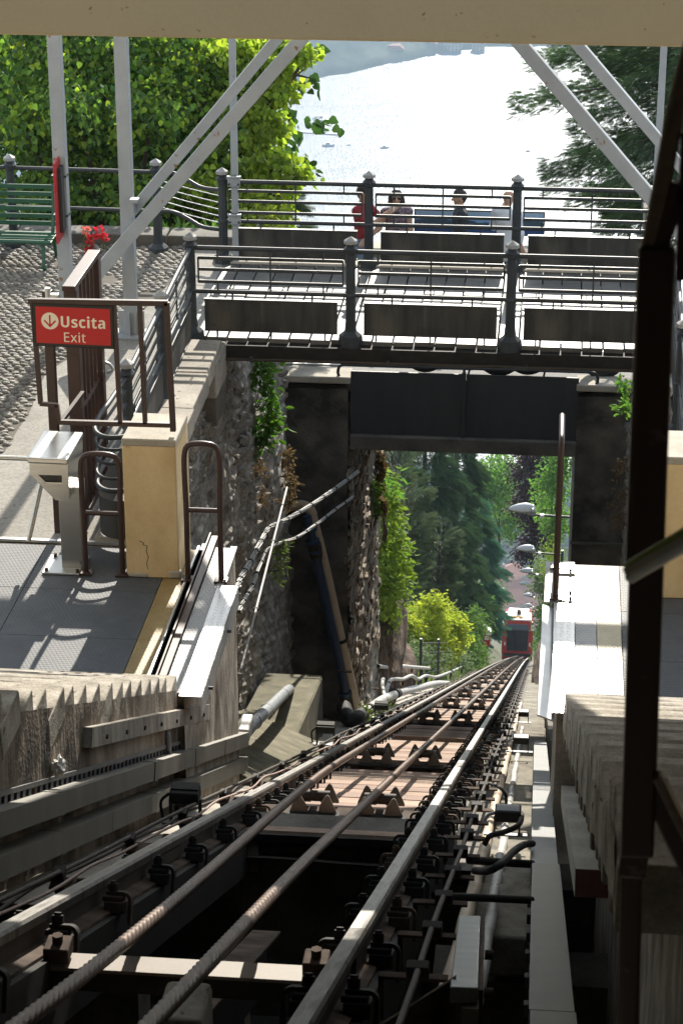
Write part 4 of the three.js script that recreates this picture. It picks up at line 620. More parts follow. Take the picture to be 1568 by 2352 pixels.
// slabs of the floor between the rails
{
  const t = thing('track_floor', 'reddish concrete slabs laid crosswise between the two rails', 'track floor', onC(TX, -1.36, -11.6));
  const v = [0.85, 0.95, 1, 1.08, 0.75].map((k) => { const m = M.slab.clone(); m.color.setRGB(k, k * rr(0.95, 1.02), k * rr(0.92, 1.02)); return m; });
  const rest = []; let n = 0;
  for (let z = -11.72; z > -200; z -= 0.435) {
    const c = -1.345 + rr(-0.006, 0.006) - (Math.round((z + 12.5) / 5.15) * 5.15 + 0.45 > z + 12.5 && Math.abs((z + 12.5) / 5.15 - Math.round((z + 12.5) / 5.15)) < 0.09 ? 0.05 : 0), p = onC(-1.17, c, z);
    const g = new THREE.BoxGeometry(0.99, 0.06, 0.47); const m = new THREE.Matrix4().makeBasis(V(1, 0, 0), slopeUp, slopeDir).setPosition(p); g.applyMatrix4(m); const h = g.toNonIndexed(); boxUV(h);
    if (z > -70) part(t, 'floor_slab', pick(v), h); else rest.push(h);
  }
  stuff(part(t, 'far_floor_slabs', M.slab, mergeGeometries(rest)));
  part(t, 'end_plate', M.black, new G().bar(onC(-1.69, -1.36, -11.48), onC(-0.65, -1.36, -11.48), 0.02, 0.05));
  part(t, 'end_wall', M.concreteDark, new G().box(-1.17, -8.2, -11.75, 1.1, 2.4, 0.4));
}
// cable supports: a cross beam with pairs of notched triangular plates for each of the two cables
const cableX = [-1.37, -0.95], cableC = (i, z) => i ? -1.09 + smooth(-9, -3, z) * -0.06 : -1.03 - smooth(-14, -5, z) * 0.2;
{
  const proto = (z0) => {
    const c0 = onC(TX, -1.27, z0), t = thing('cable_support', '', 'cable support', c0);
    part(t, 'cross_beam', M.rust, new G().bar(V(-1.69, c0.y, z0), V(-0.65, c0.y, z0), 0.10, 0.012).bar(V(-1.69, c0.y - 0.05, z0 + 0.05), V(-0.65, c0.y - 0.05, z0 + 0.05), 0.012, 0.10));
    for (const cx of cableX) {
      for (const s of [-1, 1]) for (const dz of [-0.10, 0.05]) part(t, 'notched_plate', M.bracket, new G().poly((s > 0 ? [[0.03, 0], [0.15, 0], [0.15, 0.015], [0.104, 0.128], [0.092, 0.14], [0.079, 0.13], [0.042, 0.06]] : [[-0.042, 0.06], [-0.079, 0.13], [-0.092, 0.14], [-0.104, 0.128], [-0.15, 0.015], [-0.15, 0], [-0.03, 0]]), 0.010, V(cx, c0.y + 0.012, z0 + dz)));
      part(t, 'roller', M.railSide, new G().cyl(V(cx - 0.10, c0.y + 0.10, z0 - 0.02), V(cx + 0.10, c0.y + 0.10, z0 - 0.02), 0.035, 0.035, 12)); part(t, 'cleat', M.black, new G().box(cx, c0.y + 0.02, z0 + 0.07, 0.34, 0.012, 0.07));
    }
    return t;
  };
  M.bracket = mat({ c: [[0.10, 0.085, 0.07], [0.20, 0.175, 0.145]], m: 0.4, rough: 0.7, grain: 0.15, spots: [0.15, [0.13, 0.06, 0.035]], spotF: 14 });
  const zs = [-12.5, -17.65, -26.6, -33.3, -39.8, -46.3, -52.8, -59.3, -65.8, -72.3, -78.8, -85.3, -91.8, -98.3, -105, -112, -120, -130], word = ['nearest', 'second', 'third', 'fourth', 'fifth', 'sixth', 'seventh', 'eighth', 'ninth', 'tenth', 'eleventh', 'twelfth', 'thirteenth', 'fourteenth', 'fifteenth', 'sixteenth', 'seventeenth', 'last'];
  const p = proto(zs[0]);
  zs.forEach((z, i) => { const label = `rusty cross beam with notched cable plates between the rails, ${word[i]} from the camera`, c = onC(TX, -1.27, z); const o = i ? copyOf(p, c, label) : p; o.userData.label = label; o.userData.group = 'cable supports'; });
  // bare beam over the pit
  const b = onC(TX, -1.33, -6.62), t = thing('pit_beam', 'flat steel beam crossing the dark pit between the rails, partly sunlit', 'beam', b);
  part(t, 'beam', M.pitBeam = mat({ c: [[0.125, 0.098, 0.07], [0.175, 0.14, 0.10]], m: 0.9, rough: 0.6, grain: 0.08, spots: [0.1, [0.16, 0.1, 0.06]] }), new G().bar(V(-1.68, b.y, b.z), V(-0.66, b.y, b.z), 0.095, 0.014)); part(t, 'flange', M.black, new G().box(TX, b.y - 0.05, b.z + 0.03, 1.02, 0.085, 0.012));
  for (const x of [-1.63, -0.72]) part(t, 'clamp', M.rust, new G().rbox(x, b.y + 0.05, b.z, 0.09, 0.06, 0.1, 0.008).cyl(V(x, b.y + 0.07, b.z), V(x, b.y + 0.11, b.z), 0.02, 0.02, 6));
  const w = thing('pit_girder', 'dark steel girder running down the middle of the pit under the left cable', 'girder', onC(-1.3, -1.7, -8)); part(w, 'flange', M.rust, sweep([[-0.07, -0.012], [0.07, -0.012], [0.07, 0], [-0.07, 0]], -1.28, -1.66, -3, -9.5, 60)); part(w, 'web', M.black, sweep([[-0.006, -0.3], [0.006, -0.3], [0.006, -0.012], [-0.006, -0.012]], -1.28, -1.66, -3, -9.5, 60));
  const k = thing('pit_block', 'concrete stub with a broken top standing in the dark pit between the rails', 'concrete block', V(-1.4, -8, -8.9)); part(k, 'stub', M.concrete, new G().rbox(-1.38, -7.2, -9.0, 0.14, 1.9, 0.2, 0.02)); 
  const k2 = thing('pit_block', 'pale concrete block low in the pit at the bottom edge between the cables', 'concrete block', V(-1.2, -6, -5.6)); part(k2, 'block', M.concrete, new G().rbox(atZ(420, 2400, -5.9).x, atZ(420, 2318, -5.9).y - 0.25, -5.95, 0.15, 0.5, 0.22, 0.02));
}
// the two haul cables: laid strands near the camera, plain farther off
for (const [i, label] of [[0, 'left steel haul cable of twisted strands lying over the notched plates'], [1, 'right steel haul cable of twisted strands lying over the notched plates']]) {
  const x = cableX[i], R = 0.026, at = (z) => onC(x, cableC(i, z), z), t = thing('haul_cable', label, 'cable', at(-4));
  const n = 1500, m = 24, pos = [], idx = [], z0 = -3.2, z1 = -14;
  for (let j = 0; j <= n; j++) { const z = lerp(z0, z1, j / n), o = at(z); for (let k = 0; k < m; k++) { const a = k / m * 2 * Math.PI, r = R * (0.80 + 0.22 * Math.abs(Math.cos(3 * a + z * 46))); pos.push(o.x + Math.cos(a) * r, o.y + slopeUp.y * Math.sin(a) * r, o.z + slopeUp.z * Math.sin(a) * r); } }
  for (let j = 0; j < n; j++) for (let k = 0; k < m; k++) { const a = j * m + k, b = j * m + (k + 1) % m; idx.push(a, b, a + m, b, b + m, a + m); }
  const g = new THREE.BufferGeometry(); g.setAttribute('position', new THREE.Float32BufferAttribute(pos, 3)); g.setIndex(idx); g.computeVertexNormals(); const h = g.toNonIndexed(); boxUV(h); part(t, 'twisted_length', M.cable, h);
  const pts = []; for (let z = -14; z > -158; z -= 4) pts.push(at(z)); part(t, 'far_length', M.cable, new G().tube(pts, R, 140, 8));
}
// ---------------------------------------------------------------- beside the left rail: signal rods on brackets, boxes on stands
{
  const rod = (name, label, x, c, r, m, z0, z1) => solo(name, label, name === 'signal_rod' ? 'rod' : 'pipe', m, new G().tube(Array.from({ length: 40 }, (_, i) => { const z = lerp(z0, z1, i / 39); return onC(x + Math.sin(i * 2.1) * 0.006, c + Math.sin(i * 1.3) * 0.006, z); }), r, 160, 7));
  rod('signal_rod', 'thin signal rod on little brackets outside the left rail', -2.02, -1.20, 0.011, M.railSide, -2, -70);
  const wob = (label, x, c, r, m, a) => solo('cable_run', label, 'cable', m, new G().tube(Array.from({ length: 90 }, (_, i) => { const z = -2 - i * 0.75; return onC(x + Math.sin(i * 1.7 + a) * 0.014, c + Math.sin(i * 2.3 + a) * 0.014, z); }), r, 360, 6));
  wob('pinkish sagging cable clipped beside the left rail', -1.985, -1.245, 0.008, M.pinkCable = plain([0.22, 0.14, 0.11], 0.6), 0); wob('dark sagging cable clipped beside the left rail', -2.05, -1.25, 0.009, M.railSide, 2);
  for (let i = 0; i < 26; i++) {
    const z = -5.2 - i * 1.55, o = onC(-2.0, -1.22, z), t = thing('rod_bracket', `small steel rod bracket outside the left rail, ${ordinal(i)} down the line from the camera`, 'bracket', o, 'rod brackets outside the left rail');
    part(t, 'gusset', M.black, new G().poly([[0, 0], [0.16, 0], [0.13, -0.02], [0.03, -0.13]], 0.012, V(o.x - 0.05, o.y - 0.05, z))); part(t, 'plate', M.rust, new G().bar(V(o.x - 0.06, o.y - 0.045, z), V(o.x + 0.17, o.y - 0.045, z), 0.09, 0.01)); part(t, 'guide', M.black, new G().rbox(o.x - 0.02, o.y, z, 0.05, 0.05, 0.07, 0.006));
  }
  for (const [px, py, c, s, label] of [[754, 1684, -1.2, 1, 'black signal box outside the left rail by the concrete buttress'], [880, 1630, -1.2, 1, 'black signal box outside the left rail at the foot of the blue pipe'], [437, 1845, -1.2, 0.9, 'black detector box nearest the camera outside the left rail']]) {
    const p = atC(px, py, c), t = thing('signal_box', label, 'signal box', p); p.x -= 0.03;
    part(t, 'case', M.black, new G().rbox(p.x, p.y + 0.06, p.z, 0.2 * s, 0.08, 0.12, 0.01)); part(t, 'lid', M.black, new G().rbox(p.x, p.y + 0.105, p.z - 0.02, 0.19 * s, 0.012, 0.09, 0.004)); part(t, 'stand', M.iron, new G().bar(V(p.x - 0.09, p.y - 0.14, p.z), V(p.x - 0.09, p.y + 0.03, p.z), 0.02, 0.02).bar(V(p.x + 0.09, p.y - 0.14, p.z), V(p.x + 0.09, p.y + 0.03, p.z), 0.02, 0.02).bar(V(p.x - 0.14, p.y - 0.12, p.z + 0.03), V(p.x + 0.2, p.y - 0.12, p.z + 0.03), 0.05, 0.014)); part(t, 'lead', M.black, new G().tube([V(p.x - 0.1, p.y + 0.06, p.z), V(p.x - 0.15, p.y, p.z), V(p.x - 0.14, p.y - 0.12, p.z)], 0.010, 16, 6));
  }
}
// ---------------------------------------------------------------- left pit wall: timber, brush strip, ducts
{
  const t = thing('timber_rail', 'weathered timber beam bolted along the left pit wall below the steps', 'timber beam', onC(-2.4, -0.66, -12));
  part(t, 'beam', M.beamWood, sweep([[-0.045, -0.08], [0.055, -0.08], [0.055, 0.03], [-0.045, 0.03]], -2.40, -0.66, -10.55, -14.5, 60)); for (let i = 0; i < 7; i++) part(t, 'bolt', M.black, new G().cyl(onC(-2.35, -0.70, -10.9 - i * 0.55), onC(-2.335, -0.70, -10.9 - i * 0.55), 0.014, 0.014, 8));
  const b = thing('conductor_strip', 'dark toothed strip along the left pit wall under the timber beam', 'toothed strip', onC(-2.42, -0.9, -12));
  part(b, 'back_bar', M.ductCool, sweep([[-0.012, -0.012], [0.012, -0.012], [0.012, 0.012], [-0.012, 0.012]], -2.40, -0.885, -8.6, -16.1, 60)); const teeth = []; let k = 0;
  const tg = new THREE.BoxGeometry(0.022, 0.055, 0.06).toNonIndexed(); boxUV(tg); const rm = new THREE.Matrix4().makeBasis(V(1, 0, 0), slopeUp, slopeDir);
  for (let z = -8.65; z > -16.1; z -= 0.112, k++) { const o = new THREE.Mesh(tg, k % 15 === 7 ? M.rust : M.blackBlue ??= mat({ c: [[0.014, 0.017, 0.026], [0.03, 0.034, 0.045]], m: 0.3, rough: 0.5 })); o.name = 'tooth'; o.position.copy(onC(-2.40, -0.922, z).sub(b.position)); o.quaternion.setFromRotationMatrix(rm); o.castShadow = o.receiveShadow = true; b.add(o); }
  for (const [c, label, z1] of [[-0.995, 'upper beige cable duct along the left pit wall', -16.15], [-1.215, 'lower beige cable duct along the left pit wall', -16.1]]) {
    const d = thing('cable_duct', label, 'cable duct', onC(-2.36, c, -12), 'cable ducts on the left pit wall'), cuts = [-2.5, -6.1, -8.3, -9.6, -10.75, -12.1, -12.55, -13.6, -14.9, z1];
    for (let i = 0; i + 1 < cuts.length; i++) part(d, 'duct_length', M.duct, sweep([[-0.06, -0.062], [0.06, -0.062], [0.06, 0.05], [-0.06, 0.05]], -2.36 + rr(-0.004, 0.004), c + rr(-0.003, 0.003), cuts[i], cuts[i + 1] + 0.006, 60));
    for (let i = 1; i + 1 < cuts.length; i += 2) part(d, 'cover_band', M.duct, sweep([[-0.063, -0.066], [0.064, -0.066], [0.064, 0.054], [-0.063, 0.054]], -2.36, c, cuts[i] + 0.05, cuts[i] - 0.05, 60));
    part(d, 'duct_bend', M.duct, new G().add(new THREE.TorusGeometry(0.16, 0.055, 8, 12, Math.PI / 2), new THREE.Matrix4().makeRotationFromEuler(new THREE.Euler(-Math.PI / 2, 0, Math.PI / 2)).setPosition(onC(-2.52, c, z1))));
  }
  const r = thing('steel_stub', 'bent grey pipe stub standing on the upper duct', 'pipe stub', onC(-2.4, -0.9, -13)); part(r, 'stub', M.greyPipe, new G().tube([onC(-2.38, -0.96, -12.95), onC(-2.38, -0.82, -12.95), onC(-2.40, -0.78, -12.98), onC(-2.43, -0.80, -13.02)], 0.022, 20, 8));
  for (const [px, py, label] of [[135, 1762, 'crumpled clear plastic bag caught on the toothed strip'], [222, 1810, 'small scrap of pale paper on the pit wall ledge above the duct']]) { const p = atX(px, py, -2.36), g = new THREE.IcosahedronGeometry(0.05, 3), a = g.attributes.position; for (let i = 0; i < a.count; i++) { const k2 = 0.35 + 1.3 * n3(a.getX(i) * 45 + px, a.getY(i) * 45, a.getZ(i) * 45); a.setXYZ(i, a.getX(i) * k2 * 0.6, a.getY(i) * k2 * 0.9, a.getZ(i) * k2); } g.computeVertexNormals(); solo('litter', label, 'litter', M.white, g.translate(p.x, p.y, p.z)); }
}
// ---------------------------------------------------------------- pipes and cables on the cutting wall
{
  const tubeThing = (name, label, cat, m, pts, r, seg = 80) => { const t = thing(name, label, cat, pts[0].clone()); part(t, 'length', m, new G().tube(pts, r, seg, 12)); return t; };
  const a = tubeThing('drain_pipe', 'dark grey drain pipe rising from the ducts to the cutting wall', 'pipe', M.greyPipe, [atX(556, 1690, -2.45), atX(580, 1662, -2.48), atX(620, 1625, -2.6), atX(650, 1595, -2.75), atX(664, 1584, -2.85), atX(668, 1590, -3.05)], 0.062);
  for (const [x, y, X] of [[584, 1659, -2.49], [612, 1632, -2.58], [650, 1596, -2.75]]) { const p = atX(x, y, X), q = atX(x + 5, y - 5, X - 0.02); part(a, 'collar', M.greyPipe, new G().cyl(p, p.clone().add(q.sub(p).normalize().multiplyScalar(0.1)), 0.069, 0.069, 14)); }
  part(a, 'joint_box', M.whitePipe, new G().rbox(atX(564, 1672, -2.38).x, atX(564, 1672, -2.38).y, atX(564, 1672, -2.38).z, 0.1, 0.12, 0.3, 0.02));
  const b = tubeThing('flood_pipe', 'long weathered grey white pipe lying left of the rail toward the hedge', 'pipe', M.whitePipe, [[822, 1645, -27.2], [850, 1627, -29.5], [880, 1607, -32.5], [915, 1592, -36], [950, 1583, -40], [1000, 1571, -47], [1030, 1571, -52]].map(([x, y, z]) => atZ(x, y, z)), 0.075);
  for (const [x, y, z, x2, y2, z2] of [[845, 1630, -29, 849, 1628, -29.4], [907, 1594, -35, 913, 1592, -35.8]]) part(b, 'collar', M.black, new G().cyl(atZ(x, y, z), atZ(x2, y2, z2), 0.086, 0.086, 14));
  part(b, 'elbow', M.black, new G().tube([[790, 1625, -27.6], [800, 1652, -27], [815, 1654, -26.9], [832, 1640, -27.6]].map(([x, y, z]) => atZ(x, y, z)), 0.105, 30, 14));
  const zf = -28.05, c = thing('blue_pipe', 'dark blue pipe with spring couplings leaning against the dark abutment', 'pipe', atZ(798, 1605, zf));
  part(c, 'length', M.bluePipe, new G().cyl(atZ(722, 1262, zf), atZ(796, 1600, zf), 0.066, 0.066, 16)); part(c, 'length', M.bluePipe, new G().cyl(atZ(705, 1185, zf), atZ(719, 1245, zf), 0.055, 0.055, 16));
  for (const [x, y, x2, y2] of [[711, 1212, 712.5, 1219], [717, 1240, 718.5, 1247], [722, 1262, 723.5, 1269], [791, 1590, 793, 1598]]) part(c, 'flange', M.bluePipe, new G().cyl(atZ(x, y, zf), atZ(x2, y2, zf), 0.10, 0.10, 16));
  for (const [x0, y0, x1, y1] of [[719, 1250, 727, 1280], [794, 1600, 800, 1632]]) { const p = atZ(x0, y0, zf), q = atZ(x1, y1, zf); const n = 9; for (let i = 0; i < n; i++) part(c, 'spring_ring', M.rust, new G().add(new THREE.TorusGeometry(0.075, 0.009, 6, 18), new THREE.Matrix4().makeRotationFromQuaternion(new THREE.Quaternion().setFromUnitVectors(V(0, 0, 1), q.clone().sub(p).normalize())).setPosition(p.clone().lerp(q, (i + 0.5) / n)))); part(c, 'bellows', M.black, new G().cyl(p, q, 0.06, 0.06, 12)); }
  part(c, 'tie_rod', M.iron, new G().tube([atZ(735, 1245, zf + 0.1), atZ(739, 1275, zf + 0.12), atZ(733, 1300, zf + 0.12), atZ(717, 1300, zf + 0.12)], 0.011, 20, 6));
  const d = thing('beige_pipe', 'beige down pipe behind the blue pipe, bent over at its top', 'pipe', atZ(815, 1625, zf));
  part(d, 'length', M.beigePipe, new G().tube([[660, 1164], [690, 1160], [712, 1170], [720, 1200], [745, 1300], [780, 1460], [818, 1630]].map(([x, y], i) => atZ(x, y, i < 2 ? -28.3 : -28.22)), 0.072, 60, 14)); part(d, 'collar', M.black, new G().cyl(atZ(782, 1468, -28.22), atZ(784, 1475, -28.22), 0.08, 0.08, 14));
  // bundles of pale cables slung along the wall: each a few strands with ties
  const bundle = (label, pts, n, spread) => {
    const t = thing('cable_bundle', label, 'cables', pts[0].clone()), cv = new THREE.CatmullRomCurve3(pts);
    for (let k = 0; k < n; k++) { const a0 = k / n * 6.28; part(t, 'cable', k % 3 === 1 ? M.greyPipe : M.whitePipe, new G().tube(Array.from({ length: 40 }, (_, i) => { const p = cv.getPoint(i / 39); return p.add(V(Math.cos(a0 + i * 0.5) * spread, Math.sin(a0 + i * 0.5) * spread, 0)); }), 0.0085, 110, 6)); }
    for (let i = 1; i < 16; i++) { const p = cv.getPoint(i / 16), q = cv.getPoint(i / 16 + 0.004); part(t, 'tie', M.black, new G().cyl(p, q, spread + 0.014, spread + 0.014, 8)); }
  };
  const pt = (l) => l.map(([x, y, z]) => atZ(x, y, z));
  bundle('thick bundle of pale cables slung from the abutment to the platform wall, upper one', pt([[822, 1083, -28.4], [770, 1122, -27], [715, 1160, -25.6], [660, 1192, -24.2], [618, 1213, -22.8], [600, 1243, -21.3], [575, 1290, -19.4], [552, 1330, -17.7], [546, 1352, -16.6]]), 6, 0.019);
  bundle('thin bundle of pale cables slung from the abutment to the platform wall, lower one', pt([[812, 1140, -28.4], [770, 1170, -27], [725, 1205, -25.6], [680, 1235, -24.3], [620, 1256, -22.8], [600, 1290, -21.2], [580, 1345, -19.2], [560, 1380, -17.8], [549, 1405, -16.6]]), 4, 0.012);
  const e = thing('thin_pipe', 'thin white pipe running straight down the rubble wall behind the cables', 'pipe', atZ(552, 1535, -18)); part(e, 'length', M.whitePipe, new G().cyl(atZ(659, 1120, -24.2), atZ(553, 1538, -18.2), 0.013, 0.013, 8)); for (const f of [0.35, 0.72]) { const p = atZ(659, 1120, -24.2).lerp(atZ(553, 1538, -18.2), f); part(e, 'clip', M.black, new G().rbox(p.x, p.y, p.z, 0.05, 0.03, 0.05, 0.008)); }
  // conduits wandering along the rocks beyond the bridge
  const w = (label, l, r) => { const t = thing('white_conduit', label, 'conduit', atZ(...l[0])); part(t, 'length', M.whitePipe, new G().tube(pt(l), r, 70, 9)); l.forEach((q, i) => { if (i % 2) { const p = atZ(...q); part(t, 'holder', M.rust, new G().rbox(p.x, p.y - 0.06, p.z, 0.05, 0.12, 0.05, 0.008)); } }); };
  w('upper white conduit on holders along the brown rocks beyond the bridge', [[868, 1530, -33.2], [890, 1533, -36], [920, 1530, -39], [945, 1532, -42], [985, 1535, -47]], 0.036);
  w('lower wavy white conduit along the brown rocks beyond the bridge', [[884, 1596, -33.6], [893, 1566, -34], [905, 1560, -35], [925, 1560, -37], [945, 1552, -39], [960, 1560, -41], [978, 1552, -44], [1000, 1555, -48], [1030, 1545, -55], [1060, 1532, -66]], 0.034);
  w('short white conduit dropping to the long grey white pipe', [[888, 1610, -32.6], [880, 1590, -33], [878, 1566, -33.5], [880, 1560, -33.8]], 0.036);
  for (const [px, py, label] of [[798, 1543, 'rusty iron ring fixed in the abutment flank, upper one'], [862, 1582, 'rusty iron ring fixed in the abutment flank, lower one']]) { const p = atX(px, py, -2.52), t = thing('iron_ring', label, 'ring', p); part(t, 'ring', M.rust, new G().add(new THREE.TorusGeometry(0.05, 0.011, 8, 20), new THREE.Matrix4().makeRotationX(1.2).setPosition(p))); part(t, 'pin', M.rust, new G().cyl(p.clone().add(V(-0.05, 0, 0)), p.clone().add(V(-0.16, 0, 0)), 0.012)); }
  // concrete buttress at the foot of the wall
  const k = thing('concrete_buttress', 'mossy stepped concrete buttress at the foot of the cutting wall beside the rail', 'buttress', V(-2.8, -12, -22));
  part(k, 'upper_block', M.moss, new G().poly([[-24.2, -14], [-20.9, -12.4], [-20.9, -11.5], [-24.2, -12.28]], 0.66, V(-2.56, 0, 0), V(0, 0, 1), V(0, 1, 0), 0.02));
  part(k, 'lower_block', M.moss, sweep([[-0.95, -0.35], [0, -0.35], [0, -0.03], [-0.95, 0.34]], -2.18, -1.36, -15.97, -21.6, 0.8));
}
// ---------------------------------------------------------------- right of the right rail
{
  const rods = (name, label, x, c, r, m, z1 = -80) => solo(name, label, name === 'signal_rod' ? 'rod' : 'pipe', m, new G().tube(Array.from({ length: 50 }, (_, i) => { const z = lerp(-2, z1, (i / 49) ** 1.4); return onC(x + Math.sin(i * 2.1) * 0.004, c + Math.sin(i * 1.3) * 0.004, z); }), r, 220, 8));
  rods('signal_rod', 'long thin signal rod in guides right of the right rail', -0.35, -1.22, 0.012, M.railSide, -130);
  rods('side_pipe', 'pale pipe low beside the right rail, nearer the rail', -0.27, -1.40, 0.034, M.beigePipe, -40); rods('side_pipe', 'pale pipe low beside the right rail, nearer the walkway', -0.17, -1.46, 0.03, M.whitePipe, -30);
  for (let i = 0; i < 46; i++) {
    const z = -6.3 - i * (i < 16 ? 0.95 : 1.9) - (i < 16 ? 0 : -15.2), o = onC(-0.35, -1.22, z), t = thing('rod_guide', `small black rod guide by the right rail, ${ordinal(i)} down from the camera`, 'rod guide', o, 'rod guides right of the rail');
    part(t, 'guide', M.black, new G().rbox(o.x, o.y, z, 0.075, 0.045, 0.05, 0.006)); part(t, 'arm', M.rust, new G().bar(V(o.x - 0.13, o.y - 0.03, z), V(o.x + 0.10, o.y - 0.03, z), 0.03, 0.012).bar(V(o.x - 0.12, o.y - 0.2, z), V(o.x - 0.12, o.y - 0.03, z), 0.02, 0.02));
  }
  // concrete walkway of steps
  const t = thing('line_walkway', 'narrow worn concrete stepped walkway along the right side of the line', 'walkway', onC(-0.1, -1.5, -10));
  const vv = [0.8, 1, 1.15, 0.9].map((k) => { const m = M.walk ??= mat({ c: [[0.085, 0.076, 0.055], [0.165, 0.148, 0.115], [0.23, 0.21, 0.17]], m: 0.8, f: [8, 8], rough: 0.95, grain: 0.25, bump: 0.008, spots: [0.13, [0.11, 0.12, 0.05]], spotF: 10 }); const c = m.clone(); c.color.setRGB(k, k, k * 0.98); return c; });
  const rest = []; for (let z = -9.3, i = 0; z > -150; z -= 0.62, i++) { const p = onC(-0.04, -1.60 + rr(-0.02, 0.02), z), g = new RoundedBoxGeometry(0.42 + rr(-0.02, 0.02), 0.2, 0.66, 1, 0.02); g.deleteAttribute('uv'); g.applyMatrix4(new THREE.Matrix4().makeRotationX(-0.30 + rr(-0.02, 0.02)).setPosition(p.x, p.y, p.z)); boxUV(g); if (i < 130) part(t, 'step', pick(vv), g); else rest.push(g); }
  stuff(part(t, 'far_steps', vv[1], mergeGeometries(rest)));
  part(t, 'edge_wall', M.concreteDark, sweep([[-0.03, -0.35], [0.03, -0.35], [0.03, 0], [-0.03, 0]], -0.24, -1.46, -11, -150, 8)); part(t, 'outer_wall', M.concreteDark, sweep([[-0.06, -0.3], [0.10, -0.3], [0.10, 0.12], [-0.06, 0.12]], 0.26, -1.46, -24, -150, 8));
  // grey trunking
  const d = thing('grey_trunking', 'grey metal cable trunking running down beside the right platform', 'cable trunking', onC(0.09, -1.3, -9));
  for (const [a, b, dx] of [[-2, -6.05, 0.004], [-6.06, -10.35, 0], [-10.37, -14.2, -0.006], [-14.21, -18.4, -0.006], [-18.41, -23.6, -0.006]]) part(d, 'trunking_length', a > -10.36 ? M.duct : M.ductCool, sweep([[-0.072, -0.16], [0.072, -0.16], [0.072, 0], [-0.072, 0]], 0.09 + dx, -1.30 - (a < -10.36 ? 0.02 : 0), a, b, 60));
  for (let i = 0; i < 9; i++) part(d, 'side_clip', M.iron, new G().rbox(0.01, onC(0, -1.34, -4.6 - i * 0.55).y, -4.6 - i * 0.55, 0.02, 0.05, 0.03, 0.004));
  // cross pipes, hoses, boxes
  const tb = (name, label, cat, m, pts, r) => { const q = thing(name, label, cat, pts[0].clone()); part(q, 'length', m, new G().tube(pts, r, 50, 9)); return q; };
  const K = (px, py, c) => atC(px, py, c);
  tb('cross_pipe', 'dark pipe crossing from the rail to the grey trunking, upper one', 'pipe', M.black, [K(1075, 1975, -1.28), K(1140, 1980, -1.30), K(1222, 1985, -1.32)], 0.022);
  tb('cross_pipe', 'dark pipe crossing from the rail to the grey trunking, lower one', 'pipe', M.black, [K(995, 2058, -1.26), K(1100, 2062, -1.28), K(1222, 2068, -1.30)], 0.018);
  tb('rubber_hose', 'black rubber hose looping into the side of the grey trunking', 'hose', M.black, [K(1090, 2000, -1.30), K(1120, 2000, -1.22), K(1150, 1985, -1.18), K(1180, 1955, -1.20), K(1205, 1940, -1.24), K(1222, 1938, -1.28)], 0.02);
  tb('rubber_hose', 'pair of black hoses bending from the motor box down to the pipes', 'hose', M.black, [K(1185, 1862, -1.18), K(1197, 1872, -1.2), K(1190, 1895, -1.22), K(1160, 1910, -1.26), K(1125, 1920, -1.28), K(1112, 1940, -1.34)], 0.017);
  tb('rubber_hose', 'thin black hose arching over the pale pipe right of the rail', 'hose', M.black, [K(1122, 1800, -1.2), K(1145, 1808, -1.16), K(1160, 1825, -1.2), K(1162, 1850, -1.3)], 0.011);
  for (const [px, py, w, label] of [[1166, 1868, 0.16, 'black motor box with hoses right of the right rail'], [1202, 1638, 0.15, 'black box on a thin stand over the walkway, farther one'], [1196, 1698, 0.17, 'black box on a thin stand over the walkway, nearer one']]) {
    const p = K(px, py, -1.18), q = thing('track_box', label, 'signal box', p); part(q, 'case', M.black, new G().rbox(p.x, p.y, p.z, w, 0.075, 0.11, 0.01)); part(q, 'lid_rim', M.ductCool, new G().rbox(p.x, p.y + 0.035, p.z, w * 0.9, 0.012, 0.08, 0.003));
    part(q, 'stand', M.iron, new G().bar(V(p.x - w * 0.5, p.y - 0.15, p.z), V(p.x - w * 0.5, p.y - 0.02, p.z), 0.012, 0.012).bar(V(p.x + w * 0.45, p.y - 0.15, p.z), V(p.x + w * 0.45, p.y - 0.02, p.z), 0.012, 0.012).bar(V(p.x - w * 0.9, p.y - 0.15, p.z), V(p.x + w * 0.75, p.y - 0.15, p.z), 0.03, 0.01)); part(q, 'lead', M.greyPipe, new G().tube([V(p.x - w / 2, p.y, p.z), V(p.x - w * 0.8, p.y - 0.03, p.z), V(p.x - w, p.y - 0.12, p.z + 0.03)], 0.011, 16, 6));
  }
  { // guard plate on a gusset near the camera
    const a = K(1065, 2286, -1.2), b = K(1078, 2118, -1.2), q = thing('guard_rail_plate', 'grey steel guard bar on a triangular gusset at the bottom right of the line', 'guard bar', a);
    part(q, 'bar', M.guard = mat({ c: [[0.12, 0.13, 0.125], [0.20, 0.21, 0.20]], f: [3, 14], m: 0.6, rough: 0.4, metal: 0.5, grain: 0.08 }), new G().bar(a, b, 0.085, 0.05, V(0, 1, 0), 0.006)); part(q, 'side', M.rust, new G().bar(a.clone().add(V(0.05, -0.08, 0)), b.clone().add(V(0.05, -0.08, 0)), 0.016, 0.17));
    part(q, 'gusset', M.rust, new G().poly([[0, 0], [-0.36, -0.30], [0, -0.30]], 0.014, V(a.x - 0.03, a.y - 0.03, a.z - 0.15))); part(q, 'post', M.duct, new G().bar(a.clone().add(V(0.02, -0.5, 0)), a.clone().add(V(0.02, -0.03, 0)), 0.05, 0.05, V(0, 0, 1))); part(q, 'cross_tube', M.rust, new G().cyl(onC(-0.55, -1.42, -5.6), onC(0.02, -1.42, -5.6), 0.035));
    for (const f of [0.25, 0.75]) part(q, 'bolt', M.rust, new G().cyl(a.clone().lerp(b, f).add(V(0.06, -0.07, 0)), a.clone().lerp(b, f).add(V(0.09, -0.07, 0)), 0.018, 0.018, 6));
  }
